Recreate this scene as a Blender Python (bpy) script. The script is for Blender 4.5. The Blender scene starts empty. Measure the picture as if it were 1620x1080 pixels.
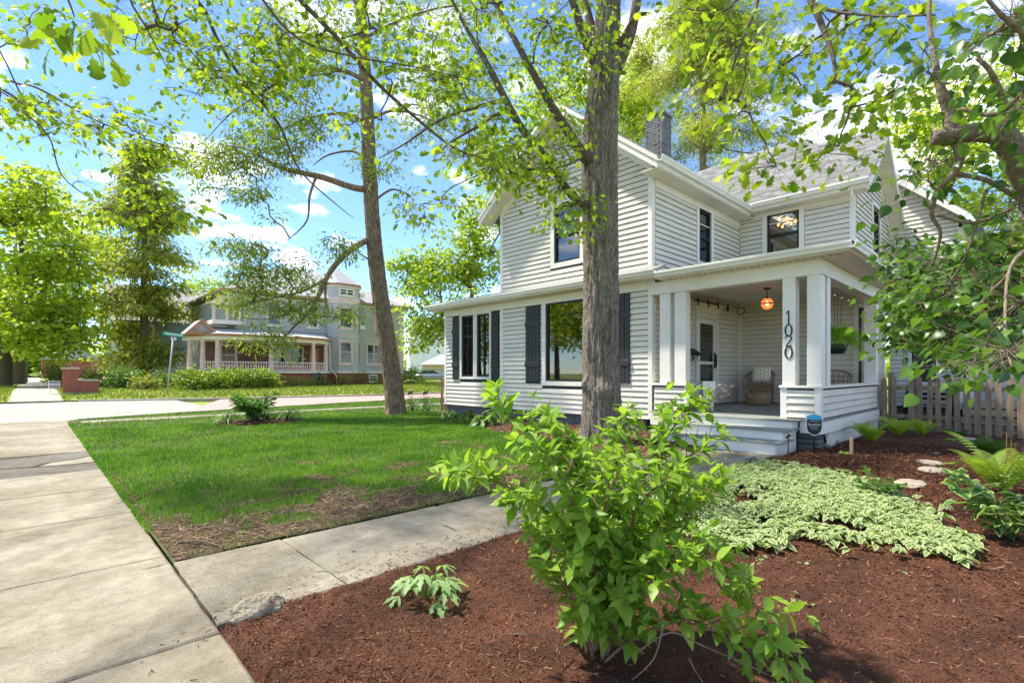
import bpy, bmesh, math
import numpy as np
from mathutils import Vector, Matrix
R = math.radians
C = bpy.context.scene.collection
# ------------------------------------------------------------ camera, sky, sun, exposure
F_PX, CX, HY, YAW, CAM_H = 795.0, 810.0, 590.0, R(43.7), 1.3
FW = np.array([math.sin(YAW), math.cos(YAW)]); RT = np.array([math.cos(YAW), -math.sin(YAW)])
cd = bpy.data.cameras.new('camera'); cam = bpy.data.objects.new('camera', cd); C.objects.link(cam)
cam.location = (0, 0, CAM_H); cam.rotation_euler = (R(90), 0, -YAW)
cd.sensor_width = 36; cd.lens = F_PX / 1620 * 36; cd.shift_y = (HY - 540) / 1620
cd.clip_start = 0.05; cd.clip_end = 3000
sc = bpy.context.scene; sc.camera = cam
SUN_TO = Vector((-0.46, 0.88, 0)).normalized(); SUN_EL = R(59)
SUN_DIR = Vector((SUN_TO.x * math.cos(SUN_EL), SUN_TO.y * math.cos(SUN_EL), math.sin(SUN_EL)))
w = bpy.data.worlds.new('World'); sc.world = w; w.use_nodes = True
nt = w.node_tree; nt.nodes.clear()
out = nt.nodes.new('ShaderNodeOutputWorld'); bg = nt.nodes.new('ShaderNodeBackground')
sky = nt.nodes.new('ShaderNodeTexSky'); sky.sky_type = 'NISHITA'; sky.sun_disc = False
sky.sun_elevation = SUN_EL; sky.sun_rotation = math.atan2(SUN_TO.x, SUN_TO.y)
sky.air_density = 1.0; sky.dust_density = 0.05; sky.ozone_density = 2.5; sky.altitude = 1500
# white cumulus all over the sky: noise on the view direction projected on a high flat layer
tc = nt.nodes.new('ShaderNodeTexCoord'); sep = nt.nodes.new('ShaderNodeSeparateXYZ')
nt.links.new(tc.outputs['Generated'], sep.inputs[0])
mx = nt.nodes.new('ShaderNodeMath'); mx.operation = 'MAXIMUM'; mx.inputs[1].default_value = 0.0
nt.links.new(sep.outputs['Z'], mx.inputs[0])
ad = nt.nodes.new('ShaderNodeMath'); ad.operation = 'ADD'; ad.inputs[1].default_value = 0.22
nt.links.new(mx.outputs[0], ad.inputs[0])
cmb = nt.nodes.new('ShaderNodeCombineXYZ')
for k in 'XY':
    dv = nt.nodes.new('ShaderNodeMath'); dv.operation = 'DIVIDE'
    nt.links.new(sep.outputs[k], dv.inputs[0]); nt.links.new(ad.outputs[0], dv.inputs[1])
    nt.links.new(dv.outputs[0], cmb.inputs[k])
nz = nt.nodes.new('ShaderNodeTexNoise'); nz.inputs['Scale'].default_value = 2.6; nz.inputs['Detail'].default_value = 9
nz.inputs['Roughness'].default_value = 0.56
ofs = nt.nodes.new('ShaderNodeVectorMath'); ofs.inputs[1].default_value = (1.7, 7.7, 3.3)
nt.links.new(cmb.outputs[0], ofs.inputs[0]); nt.links.new(ofs.outputs[0], nz.inputs['Vector'])
rmp = nt.nodes.new('ShaderNodeValToRGB'); rmp.color_ramp.elements[0].position = 0.535; rmp.color_ramp.elements[1].position = 0.71
nt.links.new(nz.outputs['Fac'], rmp.inputs[0])
mixc = nt.nodes.new('ShaderNodeMix'); mixc.data_type = 'RGBA'; mixc.inputs['B'].default_value = (12.0, 10.8, 9.4, 1)
tint = nt.nodes.new('ShaderNodeMix'); tint.data_type = 'RGBA'; tint.blend_type = 'MULTIPLY'; tint.inputs['Factor'].default_value = 1; tint.inputs['B'].default_value = (0.80, 0.91, 1.0, 1)
nt.links.new(sky.outputs[0], tint.inputs['A'])
nt.links.new(rmp.outputs[0], mixc.inputs['Factor']); nt.links.new(tint.outputs['Result'], mixc.inputs['A'])
nt.links.new(mixc.outputs['Result'], bg.inputs['Color']); bg.inputs['Strength'].default_value = 0.13
nt.links.new(bg.outputs[0], out.inputs['Surface'])
sd = bpy.data.lights.new('sun', 'SUN'); sd.energy = 3.6; sd.angle = R(2.2); sd.color = (1.0, 0.93, 0.81)
sun = bpy.data.objects.new('sun', sd); C.objects.link(sun); sun.location = (0, 0, 60)
sun.rotation_euler = SUN_DIR.to_track_quat('Z', 'Y').to_euler()
vs = sc.view_settings; vs.view_transform = 'Standard'; vs.look = 'None'; vs.exposure = 1.28; vs.gamma = 1.0
vs.use_curve_mapping = False
sc.cycles.max_bounces = 8; sc.cycles.transparent_max_bounces = 12; sc.cycles.transmission_bounces = 6
sc.cycles.use_denoising = True; sc.cycles.caustics_reflective = False; sc.cycles.caustics_refractive = False

# ------------------------------------------------------------ geometry helpers
def W(px, py, t):
    """point seen at pixel (px,py) of the photograph at depth t metres"""
    a = (px - CX) / F_PX
    p = t * (FW + a * RT)
    return np.array([p[0], p[1], CAM_H + t * (HY - py) / F_PX])
def G(px, py, z=0.0):
    return W(px, py, (z - CAM_H) * F_PX / (HY - py))
def seen_size(p, s):
    d = max(0.3, float(np.dot(p[:2], FW)))
    return s / d
def hash3(i, j, k, seed):
    n = (i * 374761393 + j * 668265263 + k * 2147483647 + seed * 1274126177) & 0xffffffff
    n = ((n ^ (n >> 13)) * 1274126177) & 0xffffffff
    return ((n ^ (n >> 16)) & 0xffff) / 65535.0
def vnoise(p, seed=0):
    p = np.asarray(p, float); f = np.floor(p); i = f.astype(np.int64); u = p - f; u = u * u * (3 - 2 * u)
    r = 0
    for a in (0, 1):
        for b in (0, 1):
            for c in (0, 1):
                wgt = (u[:, 0] if a else 1 - u[:, 0]) * (u[:, 1] if b else 1 - u[:, 1]) * (u[:, 2] if c else 1 - u[:, 2])
                r = r + wgt * hash3(i[:, 0] + a, i[:, 1] + b, i[:, 2] + c, seed)
    return r
def fbm(p, seed=0, oct=3):
    p = np.asarray(p, float); s = 0; a = 0.5
    for o in range(oct):
        s = s + a * vnoise(p * (2 ** o), seed + o); a *= 0.5
    return s / (1 - 0.5 ** oct)
def p3(x, y, z=0.0):
    x = np.asarray(x, float); return np.stack([x, np.asarray(y, float) * np.ones_like(x), np.ones_like(x) * z], 1)

def mesh_np(name, V, F, mat, smooth=False):
    V = np.asarray(V, np.float32); F = np.asarray(F, np.int32)
    me = bpy.data.meshes.new(name)
    me.vertices.add(len(V)); me.vertices.foreach_set('co', V.ravel())
    k = F.shape[1]
    me.loops.add(F.size); me.loops.foreach_set('vertex_index', F.ravel())
    me.polygons.add(len(F)); me.polygons.foreach_set('loop_start', np.arange(0, F.size, k, dtype=np.int32))
    if smooth: me.polygons.foreach_set('use_smooth', np.ones(len(F), bool))
    me.update(calc_edges=True); me.validate()
    if mat: me.materials.append(mat)
    return me

class MB:
    """collects shapes into one mesh"""
    def __init__(s): s.v = []; s.f = []; s.sm = []
    def add(s, vs_, fs, smooth=False):
        n = len(s.v); s.v += [tuple(map(float, x)) for x in vs_]
        s.f += [tuple(int(i) + n for i in f) for f in fs]; s.sm += [smooth] * len(fs); return s
    def box(s, x0, x1, y0, y1, z0, z1):
        if x0 > x1: x0, x1 = x1, x0
        if y0 > y1: y0, y1 = y1, y0
        return s.add([(x, y, z) for z in (z0, z1) for y in (y0, y1) for x in (x0, x1)],
                     [(0, 2, 3, 1), (4, 5, 7, 6), (0, 1, 5, 4), (2, 6, 7, 3), (0, 4, 6, 2), (1, 3, 7, 5)])
    def bar(s, a, b, w_, h_, up=(0, 0, 1)):
        a = Vector(a); b = Vector(b); d = (b - a).normalized(); u = Vector(up)
        if abs(d.dot(u)) > .98: u = Vector((1, 0, 0))
        x = d.cross(u).normalized(); u = x.cross(d)
        vs_ = []
        for p in (a, b):
            for i, j in ((-1, -1), (1, -1), (1, 1), (-1, 1)): vs_.append(p + x * (w_ / 2 * i) + u * (h_ / 2 * j))
        return s.add(vs_, [(3, 2, 1, 0), (4, 5, 6, 7), (0, 1, 5, 4), (1, 2, 6, 5), (2, 3, 7, 6), (3, 0, 4, 7)])
    def tube(s, pts, rad, n=8, caps=True):
        pts = [Vector([float(c) for c in p]) for p in pts]
        if not hasattr(rad, '__len__'): rad = [rad] * len(pts)
        vs_, fs = [], []; ref = None
        for i, p in enumerate(pts):
            d = (pts[min(i + 1, len(pts) - 1)] - pts[max(i - 1, 0)]).normalized()
            if ref is None: ref = Vector((1, 0, 0)) if abs(d.x) < .8 else Vector((0, 1, 0))
            x = (ref - d * ref.dot(d)).normalized(); y = d.cross(x); ref = x
            for k in range(n):
                a = 2 * math.pi * k / n; vs_.append(p + (x * math.cos(a) + y * math.sin(a)) * float(rad[i]))
        for i in range(len(pts) - 1):
            for k in range(n): fs.append((i * n + k, i * n + (k + 1) % n, (i + 1) * n + (k + 1) % n, (i + 1) * n + k))
        if caps: fs += [tuple(range(n))[::-1], tuple((len(pts) - 1) * n + k for k in range(n))]
        return s.add(vs_, fs, True)
    def lathe(s, prof, c=(0, 0, 0), n=20, smooth=True):
        vs_, fs = [], []
        for r, z in prof:
            for k in range(n): a = 2 * math.pi * k / n; vs_.append((c[0] + r * math.cos(a), c[1] + r * math.sin(a), c[2] + z))
        for i in range(len(prof) - 1):
            for k in range(n): fs.append((i * n + k, i * n + (k + 1) % n, (i + 1) * n + (k + 1) % n, (i + 1) * n + k))
        fs += [tuple(range(n))[::-1], tuple((len(prof) - 1) * n + k for k in range(n))]
        return s.add(vs_, fs, smooth)
    def prism(s, poly, vec):
        """closed outline (3d points) pushed along vec"""
        n = len(poly); vec = Vector(vec); a = [Vector(p) for p in poly]
        nn = sum(((a[i] - a[0]).cross(a[(i + 1) % n] - a[0]) for i in range(n)), Vector())
        if nn.dot(vec) > 0: a = a[::-1]
        return s.add(a + [p + vec for p in a], [tuple(range(n)), tuple(range(2 * n - 1, n - 1, -1))] +
                     [((i + 1) % n, i, n + i, n + (i + 1) % n) for i in range(n)])
    def mesh(s, name, mat=None):
        me = bpy.data.meshes.new(name); me.from_pydata(s.v, [], s.f)
        me.polygons.foreach_set('use_smooth', s.sm); me.validate(); me.update()
        if mat: me.materials.append(mat)
        return me

WL = {}
def thing(name, label, cat, loc=(0, 0, 0), group=None, rotz=0.0):
    o = bpy.data.objects.new(name, None); C.objects.link(o); o.location = loc; o.rotation_euler.z = rotz
    o.empty_display_size = 0.2
    WL[o.name] = Vector(loc); return tag(o, label, cat, group)
def tag(o, label, cat, group=None, kind=None):
    o['label'] = label
    if cat: o['category'] = cat
    if group: o['group'] = group
    if kind: o['kind'] = kind
    return o
def obj(name, mb, mat=None, parent=None, local=False, label=None, kind=None):
    """mb: MB or mesh in world coordinates (or in the parent's when local)"""
    me = mb if isinstance(mb, bpy.types.Mesh) else mb.mesh(name, mat)
    o = bpy.data.objects.new(name, me); C.objects.link(o)
    if parent is not None:
        o.parent = parent
        if local: WL[o.name] = WL.get(parent.name, Vector()).copy()
        else:
            o.location = -WL.get(parent.name, Vector()); WL[o.name] = Vector()
    else: WL[o.name] = Vector()
    if label: o['label'] = label
    if kind: o['kind'] = kind
    return o
def struct(name, mb, mat=None):
    o = obj(name, mb, mat); o['kind'] = 'structure'; return o
def piece(name, me, parent, loc, rotz=0.0, scale=(1, 1, 1), rot=None):
    """an object on shared mesh data, at a world place under an unrotated parent"""
    o = bpy.data.objects.new(name, me); C.objects.link(o); o.parent = parent
    o.location = Vector(loc) - WL.get(parent.name, Vector()); o.scale = scale
    if rot is not None: o.rotation_mode = 'QUATERNION'; o.rotation_quaternion = rot
    else: o.rotation_euler.z = rotz
    WL[o.name] = Vector(loc); return o
def copy_tree(o, parent=None):
    c = o.copy(); C.objects.link(c); c.parent = parent
    for ch in list(o.children): copy_tree(ch, c)
    return c
def bevel(me, wd=0.01, seg=2):
    bm = bmesh.new(); bm.from_mesh(me)
    bmesh.ops.bevel(bm, geom=bm.edges[:], offset=wd, segments=seg, affect='EDGES', clamp_overlap=True)
    bm.to_mesh(me); bm.free(); me.update(); return me

# ------------------------------------------------------------ materials
def newmat(name):
    m = bpy.data.materials.new(name); m.use_nodes = True; t = m.node_tree
    return m, t, t.nodes['Principled BSDF']
def M(name, col, rough=0.6, var=0.12, scale=6.0, bump=0.0, bscale=60.0, metal=0.0, spec=0.4, col2=None, stretch=None, bdist=0.01):
    m, t, b = newmat(name)
    b.inputs['Roughness'].default_value = rough; b.inputs['Metallic'].default_value = metal
    b.inputs['Specular IOR Level'].default_value = spec
    tcn = t.nodes.new('ShaderNodeNewGeometry'); vec = tcn.outputs['Position']
    if stretch:
        mp = t.nodes.new('ShaderNodeMapping'); mp.inputs['Scale'].default_value = stretch
        t.links.new(vec, mp.inputs[0]); vec = mp.outputs[0]
    n = t.nodes.new('ShaderNodeTexNoise'); n.inputs['Scale'].default_value = scale; n.inputs['Detail'].default_value = 6
    n.inputs['Roughness'].default_value = 0.62
    t.links.new(vec, n.inputs['Vector'])
    rp = t.nodes.new('ShaderNodeValToRGB'); e = rp.color_ramp.elements
    c1 = np.array(col[:3]); c2 = np.array(col2[:3]) if col2 else None
    lo = c1 * (1 - var) if c2 is None else c1; hi = np.minimum(c1 * (1 + var), 1) if c2 is None else c2
    e[0].position = 0.32; e[0].color = (*lo, 1); e[1].position = 0.68; e[1].color = (*hi, 1)
    t.links.new(n.outputs['Fac'], rp.inputs[0]); t.links.new(rp.outputs[0], b.inputs['Base Color'])
    if bump:
        n2 = t.nodes.new('ShaderNodeTexNoise'); n2.inputs['Scale'].default_value = bscale; n2.inputs['Detail'].default_value = 5
        t.links.new(vec, n2.inputs['Vector'])
        bp = t.nodes.new('ShaderNodeBump'); bp.inputs['Strength'].default_value = bump; bp.inputs['Distance'].default_value = bdist
        t.links.new(n2.outputs['Fac'], bp.inputs['Height']); t.links.new(bp.outputs[0], b.inputs['Normal'])
    return m
def concretemat(name, a, b_, stain, speck=.12):
    """worn concrete: broad stains, mottling and exposed aggregate"""
    m, t, b = newmat(name); b.inputs['Roughness'].default_value = .93; b.inputs['Specular IOR Level'].default_value = .25
    g = t.nodes.new('ShaderNodeNewGeometry')
    def nz_(sc_, det, rough=.6):
        n = t.nodes.new('ShaderNodeTexNoise'); n.inputs['Scale'].default_value = sc_; n.inputs['Detail'].default_value = det; n.inputs['Roughness'].default_value = rough; t.links.new(g.outputs['Position'], n.inputs['Vector']); return n.outputs['Fac']
    def rm(fac, c0, c1, p0, p1):
        rp = t.nodes.new('ShaderNodeValToRGB'); e = rp.color_ramp.elements; e[0].color = (*c0, 1); e[1].color = (*c1, 1); e[0].position = p0; e[1].position = p1; t.links.new(fac, rp.inputs[0]); return rp.outputs[0]
    def mul(x, y):
        mn = t.nodes.new('ShaderNodeMix'); mn.data_type = 'RGBA'; mn.blend_type = 'MULTIPLY'; mn.inputs['Factor'].default_value = 1; t.links.new(x, mn.inputs['A']); t.links.new(y, mn.inputs['B']); return mn.outputs['Result']
    c_ = rm(nz_(1.3, 8, .65), a, b_, .36, .64); c_ = mul(c_, rm(nz_(.75, 5, .7), stain, (1, 1, 1), .34, .56)); s = 1 - speck * 3
    fine = nz_(110, 3, .8); c_ = mul(c_, rm(fine, (s, s, s * .97), (1.1, 1.1, 1.1), .32, .66)); c_ = mul(c_, rm(nz_(9, 6, .75), (.72, .70, .66), (1.06, 1.06, 1.06), .30, .60))
    t.links.new(c_, b.inputs['Base Color']); bp = t.nodes.new('ShaderNodeBump'); bp.inputs['Strength'].default_value = .55; bp.inputs['Distance'].default_value = .006; t.links.new(fine, bp.inputs['Height']); t.links.new(bp.outputs[0], b.inputs['Normal']); return m
def leafmat(name, a, b_, trans=0.5, rough=0.45, tcol=None, edge=None, patch=None):
    """leaf: every leaf (mesh island) takes its own tone between a and b_; light passes through"""
    m, t, b = newmat(name); b.inputs['Roughness'].default_value = rough; b.inputs['Specular IOR Level'].default_value = 0.35
    g = t.nodes.new('ShaderNodeNewGeometry'); oi = t.nodes.new('ShaderNodeObjectInfo')
    adn = t.nodes.new('ShaderNodeMath'); adn.operation = 'ADD'; fr = t.nodes.new('ShaderNodeMath'); fr.operation = 'FRACT'
    t.links.new(g.outputs['Random Per Island'], adn.inputs[0]); t.links.new(oi.outputs['Random'], adn.inputs[1])
    t.links.new(adn.outputs[0], fr.inputs[0])
    rp = t.nodes.new('ShaderNodeValToRGB'); e = rp.color_ramp.elements
    e[0].color = (*a, 1); e[1].color = (*b_, 1); t.links.new(fr.outputs[0], rp.inputs[0])
    colour = rp.outputs[0]
    if edge:    # pale margin: stored in the mesh as the attribute 'rim'
        at = t.nodes.new('ShaderNodeAttribute'); at.attribute_name = 'rim'
        mxn = t.nodes.new('ShaderNodeMix'); mxn.data_type = 'RGBA'; mxn.inputs['B'].default_value = (*edge, 1)
        cr = t.nodes.new('ShaderNodeMapRange'); cr.inputs['From Min'].default_value = 0.45; cr.inputs['From Max'].default_value = 0.7
        t.links.new(at.outputs['Fac'], cr.inputs['Value']); t.links.new(cr.outputs[0], mxn.inputs['Factor'])
        t.links.new(colour, mxn.inputs['A']); colour = mxn.outputs['Result']
    if patch:   # the stand itself grows in lighter and darker patches
        pn_ = t.nodes.new('ShaderNodeTexNoise'); pn_.inputs['Scale'].default_value = patch; pn_.inputs['Detail'].default_value = 4; t.links.new(g.outputs['Position'], pn_.inputs['Vector'])
        pr_n = t.nodes.new('ShaderNodeValToRGB'); pr_n.color_ramp.elements[0].color = (.55, .66, .6, 1); pr_n.color_ramp.elements[1].color = (1.25, 1.12, 1.0, 1); pr_n.color_ramp.elements[0].position = .36; pr_n.color_ramp.elements[1].position = .64
        t.links.new(pn_.outputs['Fac'], pr_n.inputs[0]); mp_ = t.nodes.new('ShaderNodeMix'); mp_.data_type = 'RGBA'; mp_.blend_type = 'MULTIPLY'; mp_.inputs['Factor'].default_value = 1
        t.links.new(colour, mp_.inputs['A']); t.links.new(pr_n.outputs[0], mp_.inputs['B']); colour = mp_.outputs['Result']
    t.links.new(colour, b.inputs['Base Color'])
    tr = t.nodes.new('ShaderNodeBsdfTranslucent'); gm = t.nodes.new('ShaderNodeMix'); gm.data_type = 'RGBA'; gm.blend_type = 'MULTIPLY'
    gm.inputs['Factor'].default_value = 1.0; gm.inputs['B'].default_value = (*(tcol or (1.5, 1.5, 0.7)), 1)
    t.links.new(colour, gm.inputs['A']); t.links.new(gm.outputs['Result'], tr.inputs['Color'])
    ms = t.nodes.new('ShaderNodeMixShader'); ms.inputs[0].default_value = trans
    t.links.new(b.outputs[0], ms.inputs[1]); t.links.new(tr.outputs[0], ms.inputs[2])
    t.links.new(ms.outputs[0], t.nodes['Material Output'].inputs['Surface'])
    return m
def glassmat(name, tint=(0.02, 0.022, 0.022), rough=0.02):
    """window pane in front of a room: mirror of the sky and trees plus a clear view in"""
    m, t, b = newmat(name)
    tp = t.nodes.new('ShaderNodeBsdfTransparent'); tp.inputs['Color'].default_value = (0.82, 0.86, 0.84, 1)
    gl = t.nodes.new('ShaderNodeBsdfGlossy'); gl.inputs['Roughness'].default_value = rough
    fn = t.nodes.new('ShaderNodeFresnel'); fn.inputs['IOR'].default_value = 1.9
    mr = t.nodes.new('ShaderNodeMath'); mr.operation = 'ADD'; mr.inputs[1].default_value = 0.08
    t.links.new(fn.outputs[0], mr.inputs[0])
    ms = t.nodes.new('ShaderNodeMixShader'); t.links.new(mr.outputs[0], ms.inputs[0])
    t.links.new(tp.outputs[0], ms.inputs[1]); t.links.new(gl.outputs[0], ms.inputs[2])
    t.links.new(ms.outputs[0], t.nodes['Material Output'].inputs['Surface']); return m
def emit(name, col, strength):
    m, t, b = newmat(name); b.inputs['Base Color'].default_value = (*col, 1)
    b.inputs['Emission Color'].default_value = (*col, 1); b.inputs['Emission Strength'].default_value = strength; return m

K = dict(
 siding=M('siding', (0.72, 0.665, 0.575), 0.5, 0.09, 1.4, 0.15, 90, stretch=(1, 1, 6)),
 shade_backing=M('siding_shade_backing', (0.06, 0.06, 0.06), 0.9, 0.1, 3),  # near-black wall core, paints the shadow line under each siding course
 trim=M('trim_white', (0.82, 0.785, 0.72), 0.45, 0.05, 3, 0.08, 50),
 soffit=M('soffit_cream', (0.76, 0.73, 0.63), 0.55, 0.05, 3),
 shutter=M('shutter_charcoal', (0.030, 0.031, 0.034), 0.5, 0.25, 5, 0.2, 80, stretch=(3, 3, .5)),
 black=M('black_paint', (0.014, 0.014, 0.015), 0.4, 0.2, 8),
 dark=M('dark_metal', (0.02, 0.02, 0.022), 0.35, 0.2, 8, metal=0.4),
 found=M('foundation_grey', (0.115, 0.125, 0.12), 0.85, 0.2, 5, 0.4, 40),
 roof=M('roof_shingle', (0.20, 0.195, 0.185), 0.9, 0.25, 9, 0.5, 120, col2=(0.28, 0.27, 0.255)),
 chimney=M('chimney_brick', (0.11, 0.112, 0.118), 0.9, 0.3, 6, 0.5, 60, col2=(0.24, 0.24, 0.245)),
 glass=glassmat('window_glass'),
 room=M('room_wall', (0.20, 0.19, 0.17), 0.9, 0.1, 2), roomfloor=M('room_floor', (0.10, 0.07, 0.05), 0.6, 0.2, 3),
 curtain=M('curtain', (0.62, 0.60, 0.55), 0.9, 0.08, 5), frameart=M('picture_art', (0.45, 0.42, 0.36), 0.8, 0.4, 9),
 floorgrey=M('porch_floor', (0.27, 0.28, 0.25), 0.55, 0.15, 5, 0.2, 40, stretch=(1, 5, 1)),
 rug=M('rug', (0.30, 0.30, 0.28), 0.95, 0.3, 7, 0.4, 150),
 concrete=concretemat('concrete', (0.29, 0.255, 0.19), (0.43, 0.385, 0.30), (.70, .66, .58)),
 walkc=concretemat('walk_concrete', (0.29, 0.255, 0.195), (0.41, 0.37, 0.29), (.66, .63, .55), .18),
 asph=concretemat('patched_concrete', (0.16, 0.145, 0.115), (0.25, 0.23, 0.19), (.6, .58, .52), .2),
 street=concretemat('street_concrete', (0.40, 0.37, 0.32), (0.50, 0.47, 0.41), (.78, .76, .72), .05),
 kerb=M('kerb_concrete', (0.42, 0.37, 0.31), 0.9, 0.2, 2, 0.3, 60),
 soil=M('soil', (0.035, 0.021, 0.013), 0.95, 0.3, 6, 1.0, 60, col2=(0.12, 0.075, 0.042), bdist=.03),
 lawnsoil=M('lawn_soil', (0.045, 0.075, 0.016), 0.95, 0.3, 3, 0.6, 70, col2=(0.13, 0.12, 0.04), bdist=.02),
 farlawn=M('far_lawn', (0.16, 0.22, 0.03), 0.95, 0.2, 1.2, 0.8, 30, col2=(0.30, 0.33, 0.06), bdist=.04),
 mulch=M('mulch', (0.05, 0.017, 0.007), 0.95, 0.4, 3, 1.0, 70, col2=(0.13, 0.047, 0.021), bdist=.03),
 wood=M('weathered_wood', (0.18, 0.128, 0.08), 0.85, 0.3, 7, 0.5, 60, col2=(0.34, 0.26, 0.175), stretch=(2, 2, .35)),
 stone=M('stone', (0.20, 0.165, 0.11), 0.9, 0.3, 14, 1.0, 40, col2=(0.40, 0.345, 0.25), bdist=.03),
 flag=M('flagstone', (0.36, 0.30, 0.23), 0.9, 0.2, 5, 0.5, 40),
 brick=M('red_brick', (0.30, 0.085, 0.055), 0.9, 0.25, 4, 0.4, 40, col2=(0.42, 0.14, 0.10)),
 mortar=M('mortar', (0.36, 0.30, 0.27), 0.95, 0.1, 10), capstone=M('cap_stone', (0.40, 0.33, 0.31), 0.85, 0.15, 5),
 oakbark=M('oak_bark', (0.085, 0.066, 0.050), 0.95, 0.3, 22, 1.0, 42, col2=(0.40, 0.335, 0.27), stretch=(2.0, 2.0, .55), bdist=.03),
 bark2=M('hemlock_bark', (0.10, 0.068, 0.042), 0.95, 0.3, 12, 1.0, 26, col2=(0.36, 0.265, 0.175), stretch=(1.4, 1.4, .5), bdist=.03),
 twig=M('twig_bark', (0.075, 0.055, 0.042), 0.9, 0.3, 12, 0.3, 60, col2=(0.16, 0.12, 0.085)),
 lilacbark=M('lilac_bark', (0.12, 0.085, 0.055), 0.9, 0.3, 30, 0.8, 60, col2=(0.30, 0.235, 0.17), bdist=.015),
 stem=M('shrub_stem', (0.16, 0.085, 0.05), 0.8, 0.3, 20, 0.3, 80, col2=(0.30, 0.19, 0.12)),
 greenstem=M('green_stem', (0.10, 0.16, 0.03), 0.6, 0.2, 10),
 wicker=M('wicker', (0.34, 0.225, 0.12), 0.7, 0.3, 40, 0.6, 120), pouf=M('pouf_jute', (0.40, 0.28, 0.135), 0.95, 0.15, 30, 0.7, 160),
)
# ------------------------------------------------------------ ground, walks, street
rng = np.random.default_rng(7)
def sheet(name, poly, z, mat):
    return struct(name, MB().add([(x, y, z) for x, y in poly], [tuple(range(len(poly)))]), mat)
sheet('ground', [(-900, -900), (900, -900), (900, 900), (-900, 900)], -0.14, K['farlawn'])
NEAR = [(-80, 18.2), (0.75, 18.45), (4, 19.6), (13, 21.6), (30, 22.3), (90, 23)]
FAR = [(-80, 33), (1.4, 31.6), (6, 29.3), (15, 27.2), (30, 27.2), (90, 28)]
def yedge(line, x): return np.interp(x, [p[0] for p in line], [p[1] for p in line])
def lane(name, xs, mat, z):
    v, f = [], []
    for i, x in enumerate(xs): v += [(x, yedge(NEAR, x) - .12, z), (x, yedge(FAR, x) + .02, z)]
    for i in range(len(xs) - 1): f.append((2 * i, 2 * i + 2, 2 * i + 3, 2 * i + 1))
    return struct(name, MB().add(v, f), mat)
lane('street', [-80, -40, -10, 0.75, 1.4, 2.2, 3, 4, 5.2], K['street'], -0.055)
def brickmat(name, a, b_, mortar_, sx):
    m, t, b = newmat(name); b.inputs['Roughness'].default_value = 0.9
    g = t.nodes.new('ShaderNodeNewGeometry'); br = t.nodes.new('ShaderNodeTexBrick')
    br.inputs['Color1'].default_value = (*a, 1); br.inputs['Color2'].default_value = (*b_, 1); br.inputs['Mortar'].default_value = (*mortar_, 1)
    br.inputs['Scale'].default_value = sx; br.inputs['Mortar Size'].default_value = 0.03
    t.links.new(g.outputs['Position'], br.inputs['Vector']); t.links.new(br.outputs[0], b.inputs['Base Color']); return m
brickst = brickmat('street_brick', (0.34, 0.20, 0.17), (0.46, 0.30, 0.26), (0.42, 0.34, 0.30), 2.2)
v = [(3.0, yedge(NEAR, 3.0) - .1, -.05), (5.6, yedge(FAR, 5.6), -.05)]
bs = MB(); xs = [3.4, 4, 6, 9, 13, 15, 22, 30, 60, 90]
vv = [];
for i, x in enumerate(xs):
    xf = x if i else 7.0
    vv += [(x, yedge(NEAR, x) - .11, -.05), (max(x, xf), yedge(FAR, max(x, xf)) + .01, -.05)]
vv[3] = (7.2, yedge(FAR, 7.2), -.05); vv[5] = (7.6, yedge(FAR, 7.6), -.05)
struct('brick_street', MB().add(vv, [(2 * i, 2 * i + 2, 2 * i + 3, 2 * i + 1) for i in range(len(xs) - 1)]), brickst)
# far kerb in stones, and the near kerb
def kerb(name, line, side, x0, x1):
    base = MB(); n = int((x1 - x0) / 2.4); root = None; xs_ = np.linspace(x0, x1, n + 1)
    root = struct(name, MB().add([(x0, yedge(line, x0) + side * .05, -.1), (x1, yedge(line, x1) + side * .05, -.1), (x1, yedge(line, x1) + side * .12, -.1), (x0, yedge(line, x0) + side * .12, -.1)], [(0, 1, 2, 3)]), K['kerb'])
    for i in range(n):
        a, b2 = xs_[i] + .012, xs_[i + 1] - .012; ya, yb = yedge(line, a), yedge(line, b2)
        mb = MB().prism([(a, ya, -.12), (b2, yb, -.12), (b2, yb + side * .16, -.12), (a, ya + side * .16, -.12)], (0, 0, .16))
        obj('kerb_stone', bevel(mb.mesh('kerb_stone', K['kerb']), .012, 1), None, root)
kerb('far_kerb', FAR, 1, 1.6, 40)
kerb('near_kerb', NEAR, -1, 0.9, 36)
# far lawn, with the pavement running on across the street
xs = [-80, -20, -2, 1.4, 3, 6, 10, 15, 22, 30, 90]
def rise(d): return .30 * np.clip(d / 7.5, 0, 1)
def far_h(x, y): return -.004 + rise(y - yedge(FAR, x))
xs = [-80, -20, -6, -2, -.76, .15, 1.06, 1.6, 3, 6, 10, 15, 22, 30, 90]; ds = [.1, 1.5, 4, 7.5, 12, 30, 220]
vv = [(x, yedge(FAR, x) + d, float(far_h(x, yedge(FAR, x) + d))) for x in xs for d in ds]; nd = len(ds)
struct('far_lawn', MB().add(vv, [(i * nd + k, (i + 1) * nd + k, (i + 1) * nd + k + 1, i * nd + k + 1) for i in range(len(xs) - 1) for k in range(nd - 1)]), K['farlawn'])
vv = [(x, 31.75 + d - .2, float(rise(d)) + .001) for x in (-.75, 1.05) for d in (0, 1.5, 4, 7.5, 12, 30, 130)]
fs_ = struct('far_sidewalk', MB().add(vv, [(k, 7 + k, 8 + k, k + 1) for k in range(6)]), K['street'])
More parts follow.
